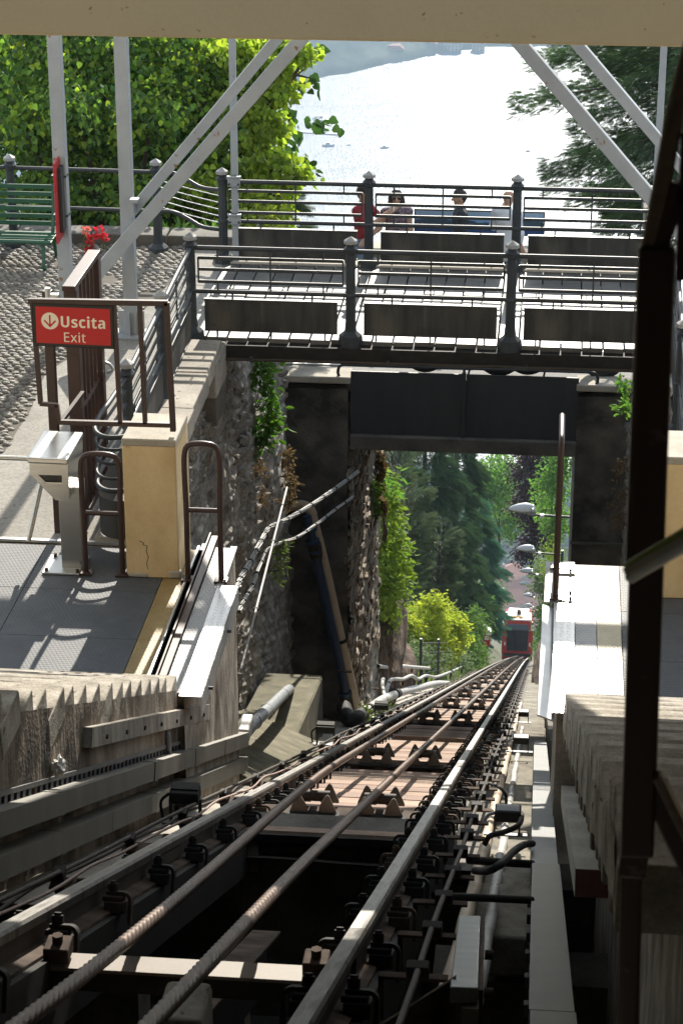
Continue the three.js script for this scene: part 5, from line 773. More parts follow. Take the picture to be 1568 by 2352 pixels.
  const wd = thing('timber_rail', 'weathered timber rail on the right pit wall, its red painted end toward the camera', 'timber beam', onC(0.25, -1.1, -8.4));
  part(wd, 'beam', M.railTimber = mat({ c: [[0.26, 0.245, 0.205], [0.38, 0.36, 0.31]], f: [24, 4], m: 0.9, rough: 0.85, grain: 0.12, bump: 0.002, spots: [0.08, [0.12, 0.10, 0.08]] }), sweep([[-0.075, -0.10], [0.07, -0.10], [0.07, 0.02], [-0.075, 0.02]], 0.275, -1.10, -8.42, -14.6, 60)); part(wd, 'back_board', M.greyPipe, sweep([[0.022, -0.06], [0.07, -0.06], [0.07, 0.008], [0.022, 0.008]], 0.325, -1.09, -8.44, -14.6, 60)); part(wd, 'painted_end', M.endRed = mat({ c: [[0.10, 0.035, 0.025], [0.15, 0.06, 0.045]], m: 0.3, rough: 0.8 }), new G().poly([[-0.073, -0.098], [0.068, -0.098], [0.068, 0.018], [-0.073, 0.018]], 0.006, onC(0.275, -1.10, -8.414), V(1, 0, 0), slopeUp));
}
// ---------------------------------------------------------------- dark gate post close to the camera
{
  const z = -2.55, p = (x, y, zz = z) => atZ(x, y, zz), t = thing('dark_gate_post', 'dark brown steel gate post close to the camera at the right edge, out of focus', 'gate post', p(1470, 2352));
  part(t, 'post', M.brown, new G().bar(p(1462, 1960), p(1507, 560), 0.042, 0.03, V(0, 0, 1), 0.005)); part(t, 'side_bar', M.brown, new G().bar(p(1445, 1330), p(1473, 620), 0.012, 0.02, V(0, 0, 1), 0.004));
  part(t, 'foot_bar', M.brown, new G().bar(p(1452, 1940), p(1440, 2420), 0.028, 0.024, V(0, 0, 1), 0.006).bar(p(1461, 1925), p(1450, 2010), 0.036, 0.026, V(0, 0, 1), 0.006)); 
  part(t, 'sloping_handrail', M.handrail = mat({ c: [[0.11, 0.075, 0.05], [0.19, 0.14, 0.095]], m: 0.2, f: [3, 20], rough: 0.45, grain: 0.1 }), new G().tube([p(1486, 660), p(1494, 560), p(1520, 420), p(1552, 250), p(1600, 60)], 0.011, 40, 10)); part(t, 'bracket', M.brown, new G().bar(p(1508, 580), p(1560, 420), 0.022, 0.02, V(0, 0, 1), 0.004).bar(p(1562, 640), p(1574, 300), 0.012, 0.02, V(0, 0, 1)));
  part(t, 'strut', M.brown, new G().bar(p(1500, 1800), p(1600, 2010), 0.036, 0.02, V(0, 0, 1), 0.004)); part(t, 'strut_edge', M.handrail, new G().bar(p(1506, 1778, z + 0.02), p(1610, 1990, z + 0.02), 0.012, 0.02, V(0, 0, 1), 0.003));
  const q = thing('green_white_tube', 'blurred pale green and white tube crossing the dark post at an angle', 'handle', p(1480, 1300, -2.35)); part(q, 'white_tube', M.handle = plain([0.75, 0.74, 0.68], 0.35), new G().cyl(p(1440, 1322, -2.3), p(1640, 1208, -2.3), 0.010, 0.010, 12)); part(q, 'green_tube', M.handleG = plain([0.42, 0.55, 0.18], 0.4), new G().cyl(p(1440, 1308, -2.305), p(1640, 1186, -2.305), 0.008, 0.008, 12));
}
// ================================================================ VEGETATION
const leafShape = (pts, fold) => { // half outline [along, across], folded along the midrib
  const pos = []; for (let i = 0; i + 1 < pts.length; i++) for (const s of [1, -1]) { const [a, b] = pts[i], [c, d] = pts[i + 1], A = [a, 0, -fold * 0.6 * a * a], C = [c, 0, -fold * 0.6 * c * c], B = [a, s * b, fold * b - fold * 0.6 * a * a], D = [c, s * d, fold * d - fold * 0.6 * c * c]; if (s > 0) pos.push(...A, ...C, ...D, ...A, ...D, ...B); else pos.push(...A, ...D, ...C, ...A, ...B, ...D); }
  const g = new THREE.BufferGeometry(); g.setAttribute('position', new THREE.Float32BufferAttribute(pos, 3)); g.computeVertexNormals(); return g;
};
const LEAF = {
  heart: leafShape([[0, 0], [0.12, 0.40], [0.42, 0.44], [0.75, 0.22], [1, 0]], 0.25),
  oval: leafShape([[0, 0], [0.3, 0.2], [0.65, 0.2], [1, 0]], 0.3),
  lance: leafShape([[0, 0], [0.3, 0.10], [0.7, 0.09], [1, 0]], 0.3),
  spray: (() => { const pos = [], tri = (a, b, c) => pos.push(...a, ...b, ...c); for (let i = 0; i < 9; i++) { const u = 0.08 + i * 0.105, L = 0.30 * (1 - u * 0.55); for (const s of [1, -1]) tri([u - 0.04, 0, 0], [u + 0.05, 0, 0], [u + L * 0.75, s * L, -0.10 * L]); } tri([0, -0.012, 0], [0, 0.012, 0], [1, 0, -0.06]); const g = new THREE.BufferGeometry(); g.setAttribute('position', new THREE.Float32BufferAttribute(pos, 3)); g.computeVertexNormals(); return g; })(),
};
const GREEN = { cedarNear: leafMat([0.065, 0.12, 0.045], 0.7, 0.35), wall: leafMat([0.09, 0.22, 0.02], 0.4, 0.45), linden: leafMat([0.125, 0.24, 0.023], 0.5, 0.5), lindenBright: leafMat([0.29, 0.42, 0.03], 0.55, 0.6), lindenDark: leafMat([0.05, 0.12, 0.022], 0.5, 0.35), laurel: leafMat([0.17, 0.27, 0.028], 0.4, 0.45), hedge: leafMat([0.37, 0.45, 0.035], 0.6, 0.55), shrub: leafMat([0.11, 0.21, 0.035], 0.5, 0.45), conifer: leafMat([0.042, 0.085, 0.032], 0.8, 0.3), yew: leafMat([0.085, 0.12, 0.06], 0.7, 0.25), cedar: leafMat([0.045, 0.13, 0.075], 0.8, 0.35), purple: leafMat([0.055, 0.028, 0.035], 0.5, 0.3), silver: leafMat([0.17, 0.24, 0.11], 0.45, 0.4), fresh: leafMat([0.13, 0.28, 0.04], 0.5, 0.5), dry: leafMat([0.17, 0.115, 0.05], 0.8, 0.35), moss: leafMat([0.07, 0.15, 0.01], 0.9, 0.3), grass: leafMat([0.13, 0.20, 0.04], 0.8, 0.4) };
const Zp = V(0, 0, 1);
// leaf copies under t; places: array of [pos, dir, size, roll]
function leaves(t, name, geo, m, places, sing = 0, vary = 0.25) {
  const im = new THREE.InstancedMesh(geo, m, places.length - sing); im.name = name; stuff(im); const q = new THREE.Quaternion(), q2 = new THREE.Quaternion(), X = V(1, 0, 0), c = new THREE.Color(), M4 = new THREE.Matrix4(), off = t.position;
  places.forEach(([p, d, s, r], i) => { q.setFromUnitVectors(X, d.normalize()); q.multiply(q2.setFromAxisAngle(X, r)); M4.compose(p.clone().sub(off), q, V(s, s, s)); if (i < sing) { const o = new THREE.Mesh(geo, m); o.name = 'leaf'; M4.decompose(o.position, o.quaternion, o.scale); o.castShadow = o.receiveShadow = true; t.add(o); } else { im.setMatrixAt(i - sing, M4); const k = rr(1 - vary, 1 + vary); im.setColorAt(i - sing, c.setRGB(k * rr(0.9, 1.12), k, k * rr(0.85, 1.1))); } });
  im.castShadow = im.receiveShadow = true; t.add(im); return im;
}
// blobs: [center, rx, ry, rz, leaves]; leaves gather in twigs so that gaps stay between them
function foliage(blobs, size, droop = 0.35, twig = 7, spread = 0.16, hollow = 0.35) {
  const out = [];
  for (const [c, rx, ry, rz, n] of blobs) for (let k = 0; k < n / twig; k++) {
    const d = V(rr(-1, 1), rr(-1, 1), rr(-1, 1)); if (d.lengthSq() > 1 || d.lengthSq() < 0.01) { k--; continue; } const L = d.length(), r = lerp(hollow, 1, Math.pow(rnd(), 0.5)) * (0.8 + 0.4 * n3(d.x * 2.2 + c.x * 3, d.y * 2.2 + c.y, d.z * 2.2)); d.multiplyScalar(r / L);
    const o = V(c.x + d.x * rx, c.y + d.y * ry, c.z + d.z * rz), ax = V(d.x + rr(-0.6, 0.6), d.y + rr(-0.7, 0.4), d.z + rr(-0.6, 0.6)).normalize();
    for (let i = 0; i < twig; i++) out.push([o.clone().addScaledVector(ax, (i / twig - 0.5) * spread * 2).add(V(rr(-1, 1) * spread * 0.6, rr(-1, 1) * spread * 0.6, rr(-1, 1) * spread * 0.6)), V(ax.x * 0.6 + rr(-0.8, 0.8), ax.y * 0.3 + rr(-0.7, 0.4) - droop, ax.z * 0.6 + rr(-0.8, 0.8)), size * rr(0.65, 1.15), rr(-1.2, 1.2)]);
  }
  return out;
}
function limbs(t, base, targets, r0, lean = 0.5) {
  const top = targets.reduce((a, b) => a.add(b), V(0, 0, 0)).multiplyScalar(1 / targets.length), fork = base.clone().lerp(top, lean);
  part(t, 'trunk', M.bark, new G().cyl(base, base.clone().lerp(fork, 0.5).add(V(r0 * 0.5, 0, 0)), r0, r0 * 0.85, 10).cyl(base.clone().lerp(fork, 0.5).add(V(r0 * 0.5, 0, 0)), fork, r0 * 0.86, r0 * 0.7, 10));
  for (const q of targets) { const m = fork.clone().lerp(q, 0.5).add(V(rr(-0.1, 0.1), rr(0, 0.25), rr(-0.1, 0.1))); part(t, 'limb', M.bark, new G().cyl(fork, m, r0 * 0.5, r0 * 0.3, 7).cyl(m, q, r0 * 0.3, r0 * 0.08, 6)); for (let k = 0; k < 4; k++) { const s = m.clone().lerp(q, rnd()); part(t, 'twig', M.bark, new G().cyl(s, s.clone().add(V(rr(-0.7, 0.7), rr(-0.2, 0.6), rr(-0.7, 0.7)).multiplyScalar(Math.min(0.35, q.distanceTo(fork) * 0.3))), r0 * 0.1, r0 * 0.03, 5)); } }
}
{ // broad-leaved tree at the left
  const B = (x, y, z, r, n, ry = r) => [atZ(x, y, z), r, ry, r, n];
  const blobs = [B(40, 180, -28, 1.15, 1500), B(240, 140, -28.3, 1.1, 1600), B(410, 150, -28.2, 0.9, 1300), B(530, 190, -28, 0.6, 760), B(80, 380, -27.4, 1.0, 1300), B(270, 350, -27.6, 0.95, 1300), B(430, 350, -27.5, 0.85, 1100), B(150, 520, -27.2, 0.9, 900, 0.5), B(370, 490, -27.2, 0.85, 900, 0.55), B(180, 260, -26.6, 0.55, 420, 0.35), B(350, 250, -26.7, 0.5, 400, 0.3), B(60, 290, -26.6, 0.5, 380, 0.3), B(300, 440, -26.4, 0.5, 380, 0.28), B(110, 450, -26.3, 0.45, 300, 0.25)];
  const edge = [B(610, 140, -27.8, 0.42, 420, 0.3), B(665, 112, -27.6, 0.26, 150, 0.14), B(712, 118, -27.5, 0.14, 46, 0.10), B(590, 230, -27.6, 0.36, 300, 0.26), B(640, 205, -27.5, 0.22, 110, 0.13), B(560, 310, -27.5, 0.45, 420, 0.3), B(622, 290, -27.4, 0.22, 110, 0.16), B(570, 400, -27.2, 0.42, 380, 0.3), B(640, 372, -27.1, 0.24, 130, 0.15), B(688, 398, -27, 0.16, 60, 0.12), B(655, 425, -27, 0.2, 80, 0.14), B(540, 470, -26.9, 0.42, 360, 0.28), B(620, 480, -26.9, 0.3, 190, 0.2), B(470, 440, -26.9, 0.4, 320, 0.3), B(500, 545, -26.8, 0.4, 260, 0.2), B(600, 540, -26.8, 0.3, 170, 0.18), B(520, 110, -27.8, 0.4, 260, 0.2)];
  const t = thing('broadleaf_tree', 'large sunlit broad leaved tree with heart shaped leaves filling the upper left', 'tree', V(-7, -12.5, -28.6));
  limbs(t, V(-6.6, -12.5, -28.6), [...blobs, ...edge].map((b) => b[0].clone()), 0.2, 0.45);
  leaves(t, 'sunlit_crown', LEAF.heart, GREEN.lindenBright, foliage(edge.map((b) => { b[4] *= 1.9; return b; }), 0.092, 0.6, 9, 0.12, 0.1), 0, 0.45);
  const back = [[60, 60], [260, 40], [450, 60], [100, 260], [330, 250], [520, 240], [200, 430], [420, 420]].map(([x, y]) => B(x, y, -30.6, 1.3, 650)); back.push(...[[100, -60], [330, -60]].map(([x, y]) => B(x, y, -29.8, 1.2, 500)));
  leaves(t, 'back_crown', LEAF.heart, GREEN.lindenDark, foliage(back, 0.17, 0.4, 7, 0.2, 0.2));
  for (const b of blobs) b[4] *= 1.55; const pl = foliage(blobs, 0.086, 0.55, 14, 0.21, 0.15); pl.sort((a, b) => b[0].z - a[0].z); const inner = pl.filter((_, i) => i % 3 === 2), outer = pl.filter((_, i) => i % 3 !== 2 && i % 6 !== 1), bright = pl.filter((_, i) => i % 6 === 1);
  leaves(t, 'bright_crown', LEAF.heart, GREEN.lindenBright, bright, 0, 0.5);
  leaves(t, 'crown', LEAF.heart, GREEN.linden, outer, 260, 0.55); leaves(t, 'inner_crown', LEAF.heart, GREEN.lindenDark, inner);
  const s = thing('yellow_green_shrub', 'bright yellow green shrub behind the first bay of the far bridge railing', 'shrub', V(-3.6, -9.5, -26)); const sb = [B(610, 545, -26, 0.38, 300), B(560, 570, -25.8, 0.3, 240), B(645, 580, -26, 0.32, 240), B(600, 620, -25.8, 0.42, 260), B(540, 600, -25.8, 0.3, 200), B(620, 500, -26.4, 0.3, 160)];
  limbs(s, V(-3.4, -9.6, -26), sb.map((b) => b[0].clone()), 0.03, 0.3); leaves(s, 'foliage', LEAF.oval, GREEN.hedge, foliage(sb, 0.11, 0.1, 6, 0.1, 0.2));
  const u = thing('low_plants', 'low green leafy plants along the kerb behind the sagging wire railing', 'plants', V(-4.6, -7.4, -24.7)); const ub = [B(430, 565, -24.8, 0.3, 260, 0.16), B(350, 570, -24.8, 0.35, 260, 0.14), B(490, 560, -24.8, 0.25, 200, 0.2), B(250, 572, -24.8, 0.35, 200, 0.14)]; leaves(u, 'foliage', LEAF.lance, GREEN.fresh, foliage(ub, 0.17, -0.5, 5, 0.08, 0.1));
  const v = thing('low_plants', 'dark leafy plants behind the green bench at the left edge', 'plants', V(-6.2, -7.4, -24.9)); const vb = [B(60, 560, -24.8, 0.45, 240, 0.16), B(-20, 540, -24.8, 0.45, 200, 0.2)]; leaves(v, 'foliage', LEAF.oval, GREEN.shrub, foliage(vb, 0.13, -0.1, 5, 0.08, 0.1));
}
// conifers: whorls of drooping branches dressed with feathery sprays
function conifer(name, label, base, H, R, opt) {
  const t = thing(name, label, 'conifer', base, opt.group), pl = [], N = opt.branches ?? 60;
  part(t, 'trunk', M.bark, new G().cyl(base, base.clone().add(V(0, H, 0)), H * 0.02 + 0.03, 0.02, 8));
  const wood = new G();
  for (let i = 0; i < N; i++) {
    const u = (i + rnd()) / N, y = lerp(opt.y0 ?? 0.05, 0.98, u), L = R * (opt.prof ? opt.prof(y) : Math.pow(1 - y, 0.75)) * rr(0.7, 1.12), a = opt.az ? opt.az() : rr(0, 6.283), d = V(Math.cos(a), opt.rise ?? 0.12, Math.sin(a)), o = base.clone().add(V(0, H * y, 0));
    const at = (s) => o.clone().addScaledVector(d, L * s).add(V(0, -(opt.droop ?? 0.35) * L * s * s, 0));
    if (L > 0.5) wood.cyl(o, at(0.5), 0.012 + L * 0.008, 0.008 + L * 0.004, 5).cyl(at(0.5), at(0.95), 0.008 + L * 0.004, 0.004, 4);
    const ns = Math.ceil(L * (opt.dense ?? 14)); for (let k = 0; k < ns; k++) { const s = lerp(opt.in0 ?? 0.2, 1, Math.pow(rnd(), 0.7)), p = at(s), side = rr(-1, 1), w = L * 0.32 * (1.05 - s) + 0.05; p.add(V(-d.z * side * w, rr(-0.06, 0.03) * L - Math.abs(side) * 0.1 * w, d.x * side * w)); pl.push([p, V(d.x + -d.z * side * 0.9 + rr(-0.3, 0.3), rr(-0.5, 0.12) - (opt.hang ?? 0.1), d.z + d.x * side * 0.9 + rr(-0.3, 0.3)), (opt.size ?? 0.3) * rr(0.7, 1.2), rr(-0.8, 0.8)]); }
  }
  if (wood.l.length) part(t, 'branches', M.bark, wood);
  leaves(t, 'crown', LEAF.spray, opt.mat ?? GREEN.conifer, pl); return t;
}
{
  const b = atZ(1660, 520, -37); conifer('cedar_tree', 'dark feathery conifer with long branches reaching left, upper right of the picture', V(b.x + 0.4, b.y - 5, -37), 11.5, 3.9, { branches: 280, droop: 0.16, rise: 0.1, dense: 190, size: 0.14, y0: 0.2, prof: (y) => 0.72 + 0.28 * Math.sin(y * 11 + 1), mat: GREEN.cedarNear, in0: 0.1 });
  const c = atZ(668, 600, -29.5); conifer('small_conifer', 'small pale conifer tip showing through the far bridge railing beside the broadleaf tree', V(c.x, c.y - 1.2, -29.5), 2.3, 0.55, { branches: 90, droop: 0.2, rise: 0.3, dense: 60, size: 0.2, mat: GREEN.yew });
}
// ---------------------------------------------------------------- the wooded slope seen through the bridge opening
{
  const A = (px, py, z) => atZ(px, py, z);
  const bush = (name, label, list, size, m, geo, n, opt = {}) => { const bl = list.map(([x, y, z, r, ry]) => [A(x, y, z), r, ry ?? r, r, n * r * (ry ?? r) * 4]); const c = bl[0][0], t = thing(name, label, opt.cat ?? 'bush', V(c.x, Math.min(...bl.map((b) => b[0].y - b[2])), c.z), opt.group); limbs(t, V(c.x, Math.min(...bl.map((b) => b[0].y - b[2])) - 0.8, c.z), bl.map((b) => b[0].clone()), opt.trunk ?? 0.05, opt.lean ?? 0.3); leaves(t, opt.cat === 'tree' ? 'crown' : 'foliage', geo, m, foliage(bl, size, opt.droop ?? 0.2, opt.twig ?? 6, size * 1.3, opt.hollow ?? 0.3)); return t; };
  bush('laurel_bush', 'glossy yellow green laurel bush on the rocks right beside the abutment flank', [[880, 1170, -36.5, 0.32, 0.5], [888, 1270, -36.5, 0.38, 0.55], [885, 1350, -36, 0.36, 0.5], [905, 1300, -37, 0.32, 0.35], [872, 1110, -36.5, 0.2, 0.3], [890, 1400, -36.5, 0.25, 0.25]], 0.14, GREEN.laurel, LEAF.oval, 800, { droop: 0.05 });
  bush('dark_bush', 'dull green variegated bush hanging at right of the yellow green laurel', [[905, 1230, -38.5, 0.3, 0.4], [915, 1350, -38.5, 0.25, 0.3]], 0.11, GREEN.silver, LEAF.oval, 420);
  bush('hedge_bush', 'rounded bright yellow green hedge bush in full sun left of the line', [[975, 1425, -57, 0.66, 0.5], [1015, 1440, -58, 0.5, 0.6], [940, 1455, -56, 0.42, 0.42], [985, 1480, -57, 0.66, 0.5], [1025, 1490, -58, 0.34, 0.42], [1000, 1385, -57, 0.28, 0.25], [925, 1440, -56, 0.3, 0.4], [1045, 1460, -58, 0.3, 0.5]], 0.13, GREEN.hedge, LEAF.oval, 1900, { hollow: 0.75 });
  bush('white_flowered_bush', 'green bush speckled white below the bright hedge', [[990, 1510, -55, 0.6, 0.3], [940, 1500, -53, 0.5, 0.35], [1055, 1515, -60, 0.45, 0.3]], 0.10, GREEN.silver, LEAF.oval, 900);
  bush('green_bush', 'mid green bush between the bright hedge and the red box', [[1085, 1440, -78, 0.6, 0.9], [1075, 1490, -76, 0.5, 0.7], [1100, 1500, -80, 0.4, 0.6]], 0.14, GREEN.shrub, LEAF.oval, 520);
  bush('pale_bush', 'pale sunlit undergrowth on the bank above the red box', [[1098, 1390, -115, 0.8, 0.8], [1112, 1425, -118, 0.6, 0.9], [1080, 1375, -112, 0.9, 0.8]], 0.22, GREEN.fresh, LEAF.oval, 150);
  const yew = (y) => 0.35 + 0.65 * Math.sin(Math.min(1, y * 1.15) * 2.2);
  for (const [px, py, z, H, R, label] of [[925, 1420, -72, 5.2, 1.0, 'dull dark yew with pale tips, left one of the pair in the gap'], [1005, 1420, -76, 3.9, 0.75, 'dull dark yew with pale tips, right one of the pair in the gap'], [905, 1400, -80, 7, 1.1, 'tall dark yew at the left behind the abutment flank']]) { const b = A(px, py, z); conifer('yew_tree', label, V(b.x, b.y - 0.8, z), H, R, { branches: 150, rise: 1.1, droop: 0.1, dense: 26, size: 0.30, hang: -0.5, prof: yew, mat: GREEN.yew, group: 'yews seen through the bridge opening' }); }
  for (const [px, py, z, H, R, m, label] of [[970, 1410, -98, 14, 3.3, GREEN.conifer, 'tall dark conifer mass in the middle of the bridge opening, left of two'], [1040, 1420, -104, 15, 2.3, GREEN.conifer, 'tall dark conifer mass in the middle of the bridge opening, right of two'], [1090, 1390, -122, 9, 2.1, GREEN.cedar, 'blue green cedar with drooping branches left of the lamps'], [880, 1400, -92, 13, 2.9, GREEN.conifer, 'tall dark conifer partly behind the abutment flank']]) { const b = A(px, py, z); conifer('tall_conifer', label, V(b.x, b.y - 2, z), H, R, { branches: 170, rise: 0.1, droop: 0.4, dense: 17, size: 0.62, hang: 0.35, prof: (y) => Math.pow(1 - y, 0.45) * (0.8 + 0.2 * Math.sin(y * 40)), mat: m, group: 'conifers through the opening' }); }
  bush('light_tree', 'light green airy tree behind the conifers, lake glitter showing through', [[1150, 1090, -150, 1.8, 2.2], [1165, 1190, -152, 1.5, 1.8], [1120, 1120, -148, 1.6, 2.2]], 0.30, GREEN.fresh, LEAF.oval, 140, { cat: 'tree', trunk: 0.12, lean: 0.5, hollow: 0.1 });
  bush('copper_beech', 'purple leaved tree above and behind the street lamps', [[1225, 1080, -118, 1.4, 1.5], [1215, 1160, -118, 1.1, 1.4], [1235, 1230, -118, 1.0, 1.2], [1240, 1040, -118, 1.2, 1.0], [1205, 1270, -118, 0.7, 0.7]], 0.24, GREEN.purple, LEAF.oval, 300, { cat: 'tree', trunk: 0.12, lean: 0.5, hollow: 0.1 });
  bush('green_tree', 'fresh green tree right of the lamps against the opening edge', [[1268, 1110, -88, 0.8, 1.1], [1275, 1200, -88, 0.7, 0.9], [1250, 1160, -90, 0.5, 0.7], [1290, 1050, -88, 0.9, 0.8]], 0.20, GREEN.fresh, LEAF.oval, 330, { cat: 'tree', trunk: 0.1, lean: 0.5, hollow: 0.15 });
  bush('magnolia_bush', 'glossy shrub with orange tinged leaves behind the first lamp arm', [[1265, 1265, -74, 0.5, 0.6], [1280, 1320, -74, 0.45, 0.5], [1250, 1310, -76, 0.3, 0.4]], 0.17, GREEN.laurel, LEAF.lance, 330);
  bush('silver_bush', 'silvery green bush hanging over the line below the third lamp', [[1262, 1310, -100, 0.9, 0.7], [1250, 1340, -100, 0.7, 0.6], [1275, 1360, -100, 0.8, 0.7]], 0.2, GREEN.silver, LEAF.oval, 240);
  bush('right_bank_bush', 'green bushes right of the red car along the walkway', [[1252, 1420, -112, 0.7, 0.8], [1245, 1460, -114, 0.5, 0.7], [1262, 1400, -108, 0.8, 0.8], [1238, 1490, -120, 0.4, 0.6]], 0.2, GREEN.shrub, LEAF.oval, 260);
  bush('left_bank_bush', 'ragged bushes on the bank left of the red car', [[1088, 1475, -108, 0.6, 0.8], [1105, 1512, -125, 0.45, 0.5], [1078, 1515, -90, 0.4, 0.5]], 0.17, GREEN.grass, LEAF.lance, 260);
  bush('fern', 'green fern frond arching out by the top of the abutment flank', [[882, 1115, -34, 0.2, 0.16]], 0.16, GREEN.fresh, LEAF.lance, 900);
  // woods along the lower slope, seen as masses between the nearer trees
  for (const [px, py, z, r, label] of [[1040, 1330, -230, 4, 'wooded slope clump far down the hill left of the valley houses'], [1085, 1290, -300, 3.5, 'hazy wood far below beside the cedar'], [1258, 1290, -260, 3, 'far trees behind the lamps at the right'], [1246, 1430, -330, 3, 'far trees below the valley houses right of the car']]) { const c = A(px, py + 40, z), bl = []; for (let i = 0; i < 5; i++) bl.push([V(c.x + rr(-1, 1) * r, c.y + rr(-0.5, 0.2) * r * 0.5, c.z + rr(-1, 1) * r), r * 0.6, r * 0.55, r * 0.6, 700]); const t = thing('far_trees', label, 'trees', V(c.x, c.y - r, c.z)); limbs(t, V(c.x, c.y - r * 1.4, c.z), bl.map((b) => b[0].clone()), 0.3, 0.4); leaves(t, 'crown', LEAF.oval, GREEN.shrub, foliage(bl, r * 0.09, 0.2, 7, r * 0.12, 0.2)); }
  // rocks beyond the abutment
  const rock = (label, x, y, z, sx, sy, sz, seed) => { const c = A(x, y, z), g = new THREE.IcosahedronGeometry(1, 24), p = g.attributes.position; for (let i = 0; i < p.count; i++) { const a = p.getX(i), b = p.getY(i), d = p.getZ(i), k = 0.72 + 0.55 * f3(a * 1.6 + seed, b * 1.1, d * 1.6, 5); p.setXYZ(i, a * k * sx, b * k * sy, d * k * sz); } const h = g.index ? g.toNonIndexed() : g; h.computeVertexNormals(); boxUV(h); h.translate(c.x, c.y, c.z); solo('rock_outcrop', label, 'rock', M.rockBrown ??= mat({ c: [[0.02, 0.013, 0.008], [0.07, 0.043, 0.024], [0.14, 0.085, 0.048]], m: 0.8, f: [10, 4], rough: 0.95, grain: 0.15, bump: 0.03, contrast: 1.8 }), h); };
  rock('brown mossy rock face just beyond the abutment flank', 868, 1500, -37, 0.5, 1.0, 2.4, 3); rock('second dark brown rock lower down by the white conduits', 915, 1545, -44, 0.4, 0.5, 1.2, 8);rock('stone bank right of the walkway near the bridge', 1245, 1560, -62, 0.3, 0.7, 2.5, 15);
  { const c = A(618, 1120, -25.8), g = new THREE.IcosahedronGeometry(1, 30), p = g.attributes.position; for (let i = 0; i < p.count; i++) { const a = p.getX(i), b = p.getY(i), d = p.getZ(i), k = 0.7 + 0.35 * f3(a * 2 + 4, b * 3.2, d * 2, 5) + 0.22 * f3(a * 9, b * 22, d * 5, 3); p.setXYZ(i, a * k * 0.24, b * k * 1.2, d * k * 1.2); } const h = g.index ? g.toNonIndexed() : g; h.computeVertexNormals(); boxUV(h); h.translate(c.x - 0.05, c.y, c.z); solo('rock_buttress', 'rough bulging stone mass on the cutting wall left of the dark abutment', 'rock', M.rock, h); }
  // plants on the cutting walls
  const wallPlant = (name, label, list, size, m, geo, n, droop = 0) => { const bl = list.map(([x, y, z, r, ry]) => [A(x, y, z), r, ry ?? r, r, n]), t = thing(name, label, 'plant', bl[0][0].clone()); leaves(t, 'foliage', geo, m, foliage(bl, size, droop, 5, size * 0.8, 0.2)); for (const b of bl) for (let k = 0; k < 4; k++) part(t, 'stem', M.bark, new G().cyl(b[0].clone().add(V(-b[1], -b[2] * 0.5, 0)), b[0].clone().add(V(rr(-1, 1) * b[1], rr(-1, 1) * b[2], rr(-0.5, 0.5) * b[3])), 0.006, 0.002, 4)); };
  wallPlant('wall_plant', 'broad green leafed plant growing from the cutting wall under the footbridge', [[606, 850, -24.4, 0.14, 0.18], [614, 915, -24.4, 0.15, 0.22], [620, 970, -24.4, 0.13, 0.14], [602, 1003, -24.3, 0.06, 0.06]], 0.13, GREEN.wall, LEAF.oval, 90, 0.0);
  wallPlant('wall_flowers', 'dry tufts and small wild flowers on the cutting wall above the beige pipe', [[660, 1060, -25, 0.07, 0.2], [668, 1110, -25, 0.09, 0.18], [658, 1150, -25, 0.07, 0.12]], 0.06, GREEN.dry, LEAF.oval, 140, 0.1);
  wallPlant('wall_tuft', 'small green tuft on the cutting wall where the cables bend', [[645, 1255, -23.5, 0.1, 0.12], [640, 1300, -23.3, 0.12, 0.16]], 0.09, GREEN.grass, LEAF.lance, 80, 0.1);
  wallPlant('wall_tuft', 'yellowish dry tuft on the cutting wall left of the thin white pipe', [[598, 1080, -21.5, 0.05, 0.14], [606, 1140, -21.6, 0.05, 0.12]], 0.06, GREEN.dry, LEAF.lance, 70, 0.1);
  wallPlant('ivy', 'reddish brown ivy hanging on the far edge of the abutment flank', [[872, 1060, -32.8, 0.1, 0.2], [868, 1110, -32.6, 0.1, 0.22], [874, 1160, -32.8, 0.08, 0.16]], 0.09, GREEN.dry, LEAF.heart, 130, 0.5);
  wallPlant('moss_cushion', 'bright green moss cushion on the abutment flank', [[858, 1125, -32, 0.12, 0.2], [862, 1165, -32, 0.1, 0.18]], 0.06, GREEN.moss, LEAF.oval, 220, 0.3);
  wallPlant('dry_plant', 'dry brown leaves on the right cutting wall beside the dark gate post', [[1424, 1075, -27, 0.08, 0.2], [1420, 1135, -27, 0.12, 0.2], [1416, 1185, -27, 0.12, 0.16]], 0.11, GREEN.dry, LEAF.lance, 60, 0.2);
  wallPlant('wall_plant', 'small bright green plant high on the right cutting wall', [[1434, 890, -27, 0.08, 0.18], [1432, 940, -27, 0.08, 0.1]], 0.12, GREEN.fresh, LEAF.oval, 40, 0.1);
  wallPlant('wall_tuft', 'grass tuft at the foot of the blue pipe', [[838, 1640, -27.5, 0.12, 0.1], [880, 1630, -31, 0.15, 0.1]], 0.1, GREEN.grass, LEAF.lance, 90, -0.6);
  { const t = thing('bank_grass', 'grass and weeds along the left edge of the line', 'grass', onC(-3, -1.3, -40)); stuff(t); const pl = []; for (let i = 0; i < 9000; i++) { const z = -34 - Math.pow(rnd(), 1.3) * 110, x = -2.5 - Math.pow(rnd(), 1.6) * 3.5; pl.push([V(x, hillY(x, z), z), V(rr(-0.5, 0.5), 1, rr(-0.5, 0.5)), rr(0.14, 0.34), rr(0, 6)]); } for (let i = 0; i < 3000; i++) { const z = -34 - Math.pow(rnd(), 1.3) * 110, x = 0.55 + rnd() * 2; pl.push([V(x, hillY(x, z), z), V(rr(-0.5, 0.5), 1, rr(-0.5, 0.5)), rr(0.12, 0.3), rr(0, 6)]); } leaves(t, 'blades', LEAF.lance, GREEN.grass, pl); }
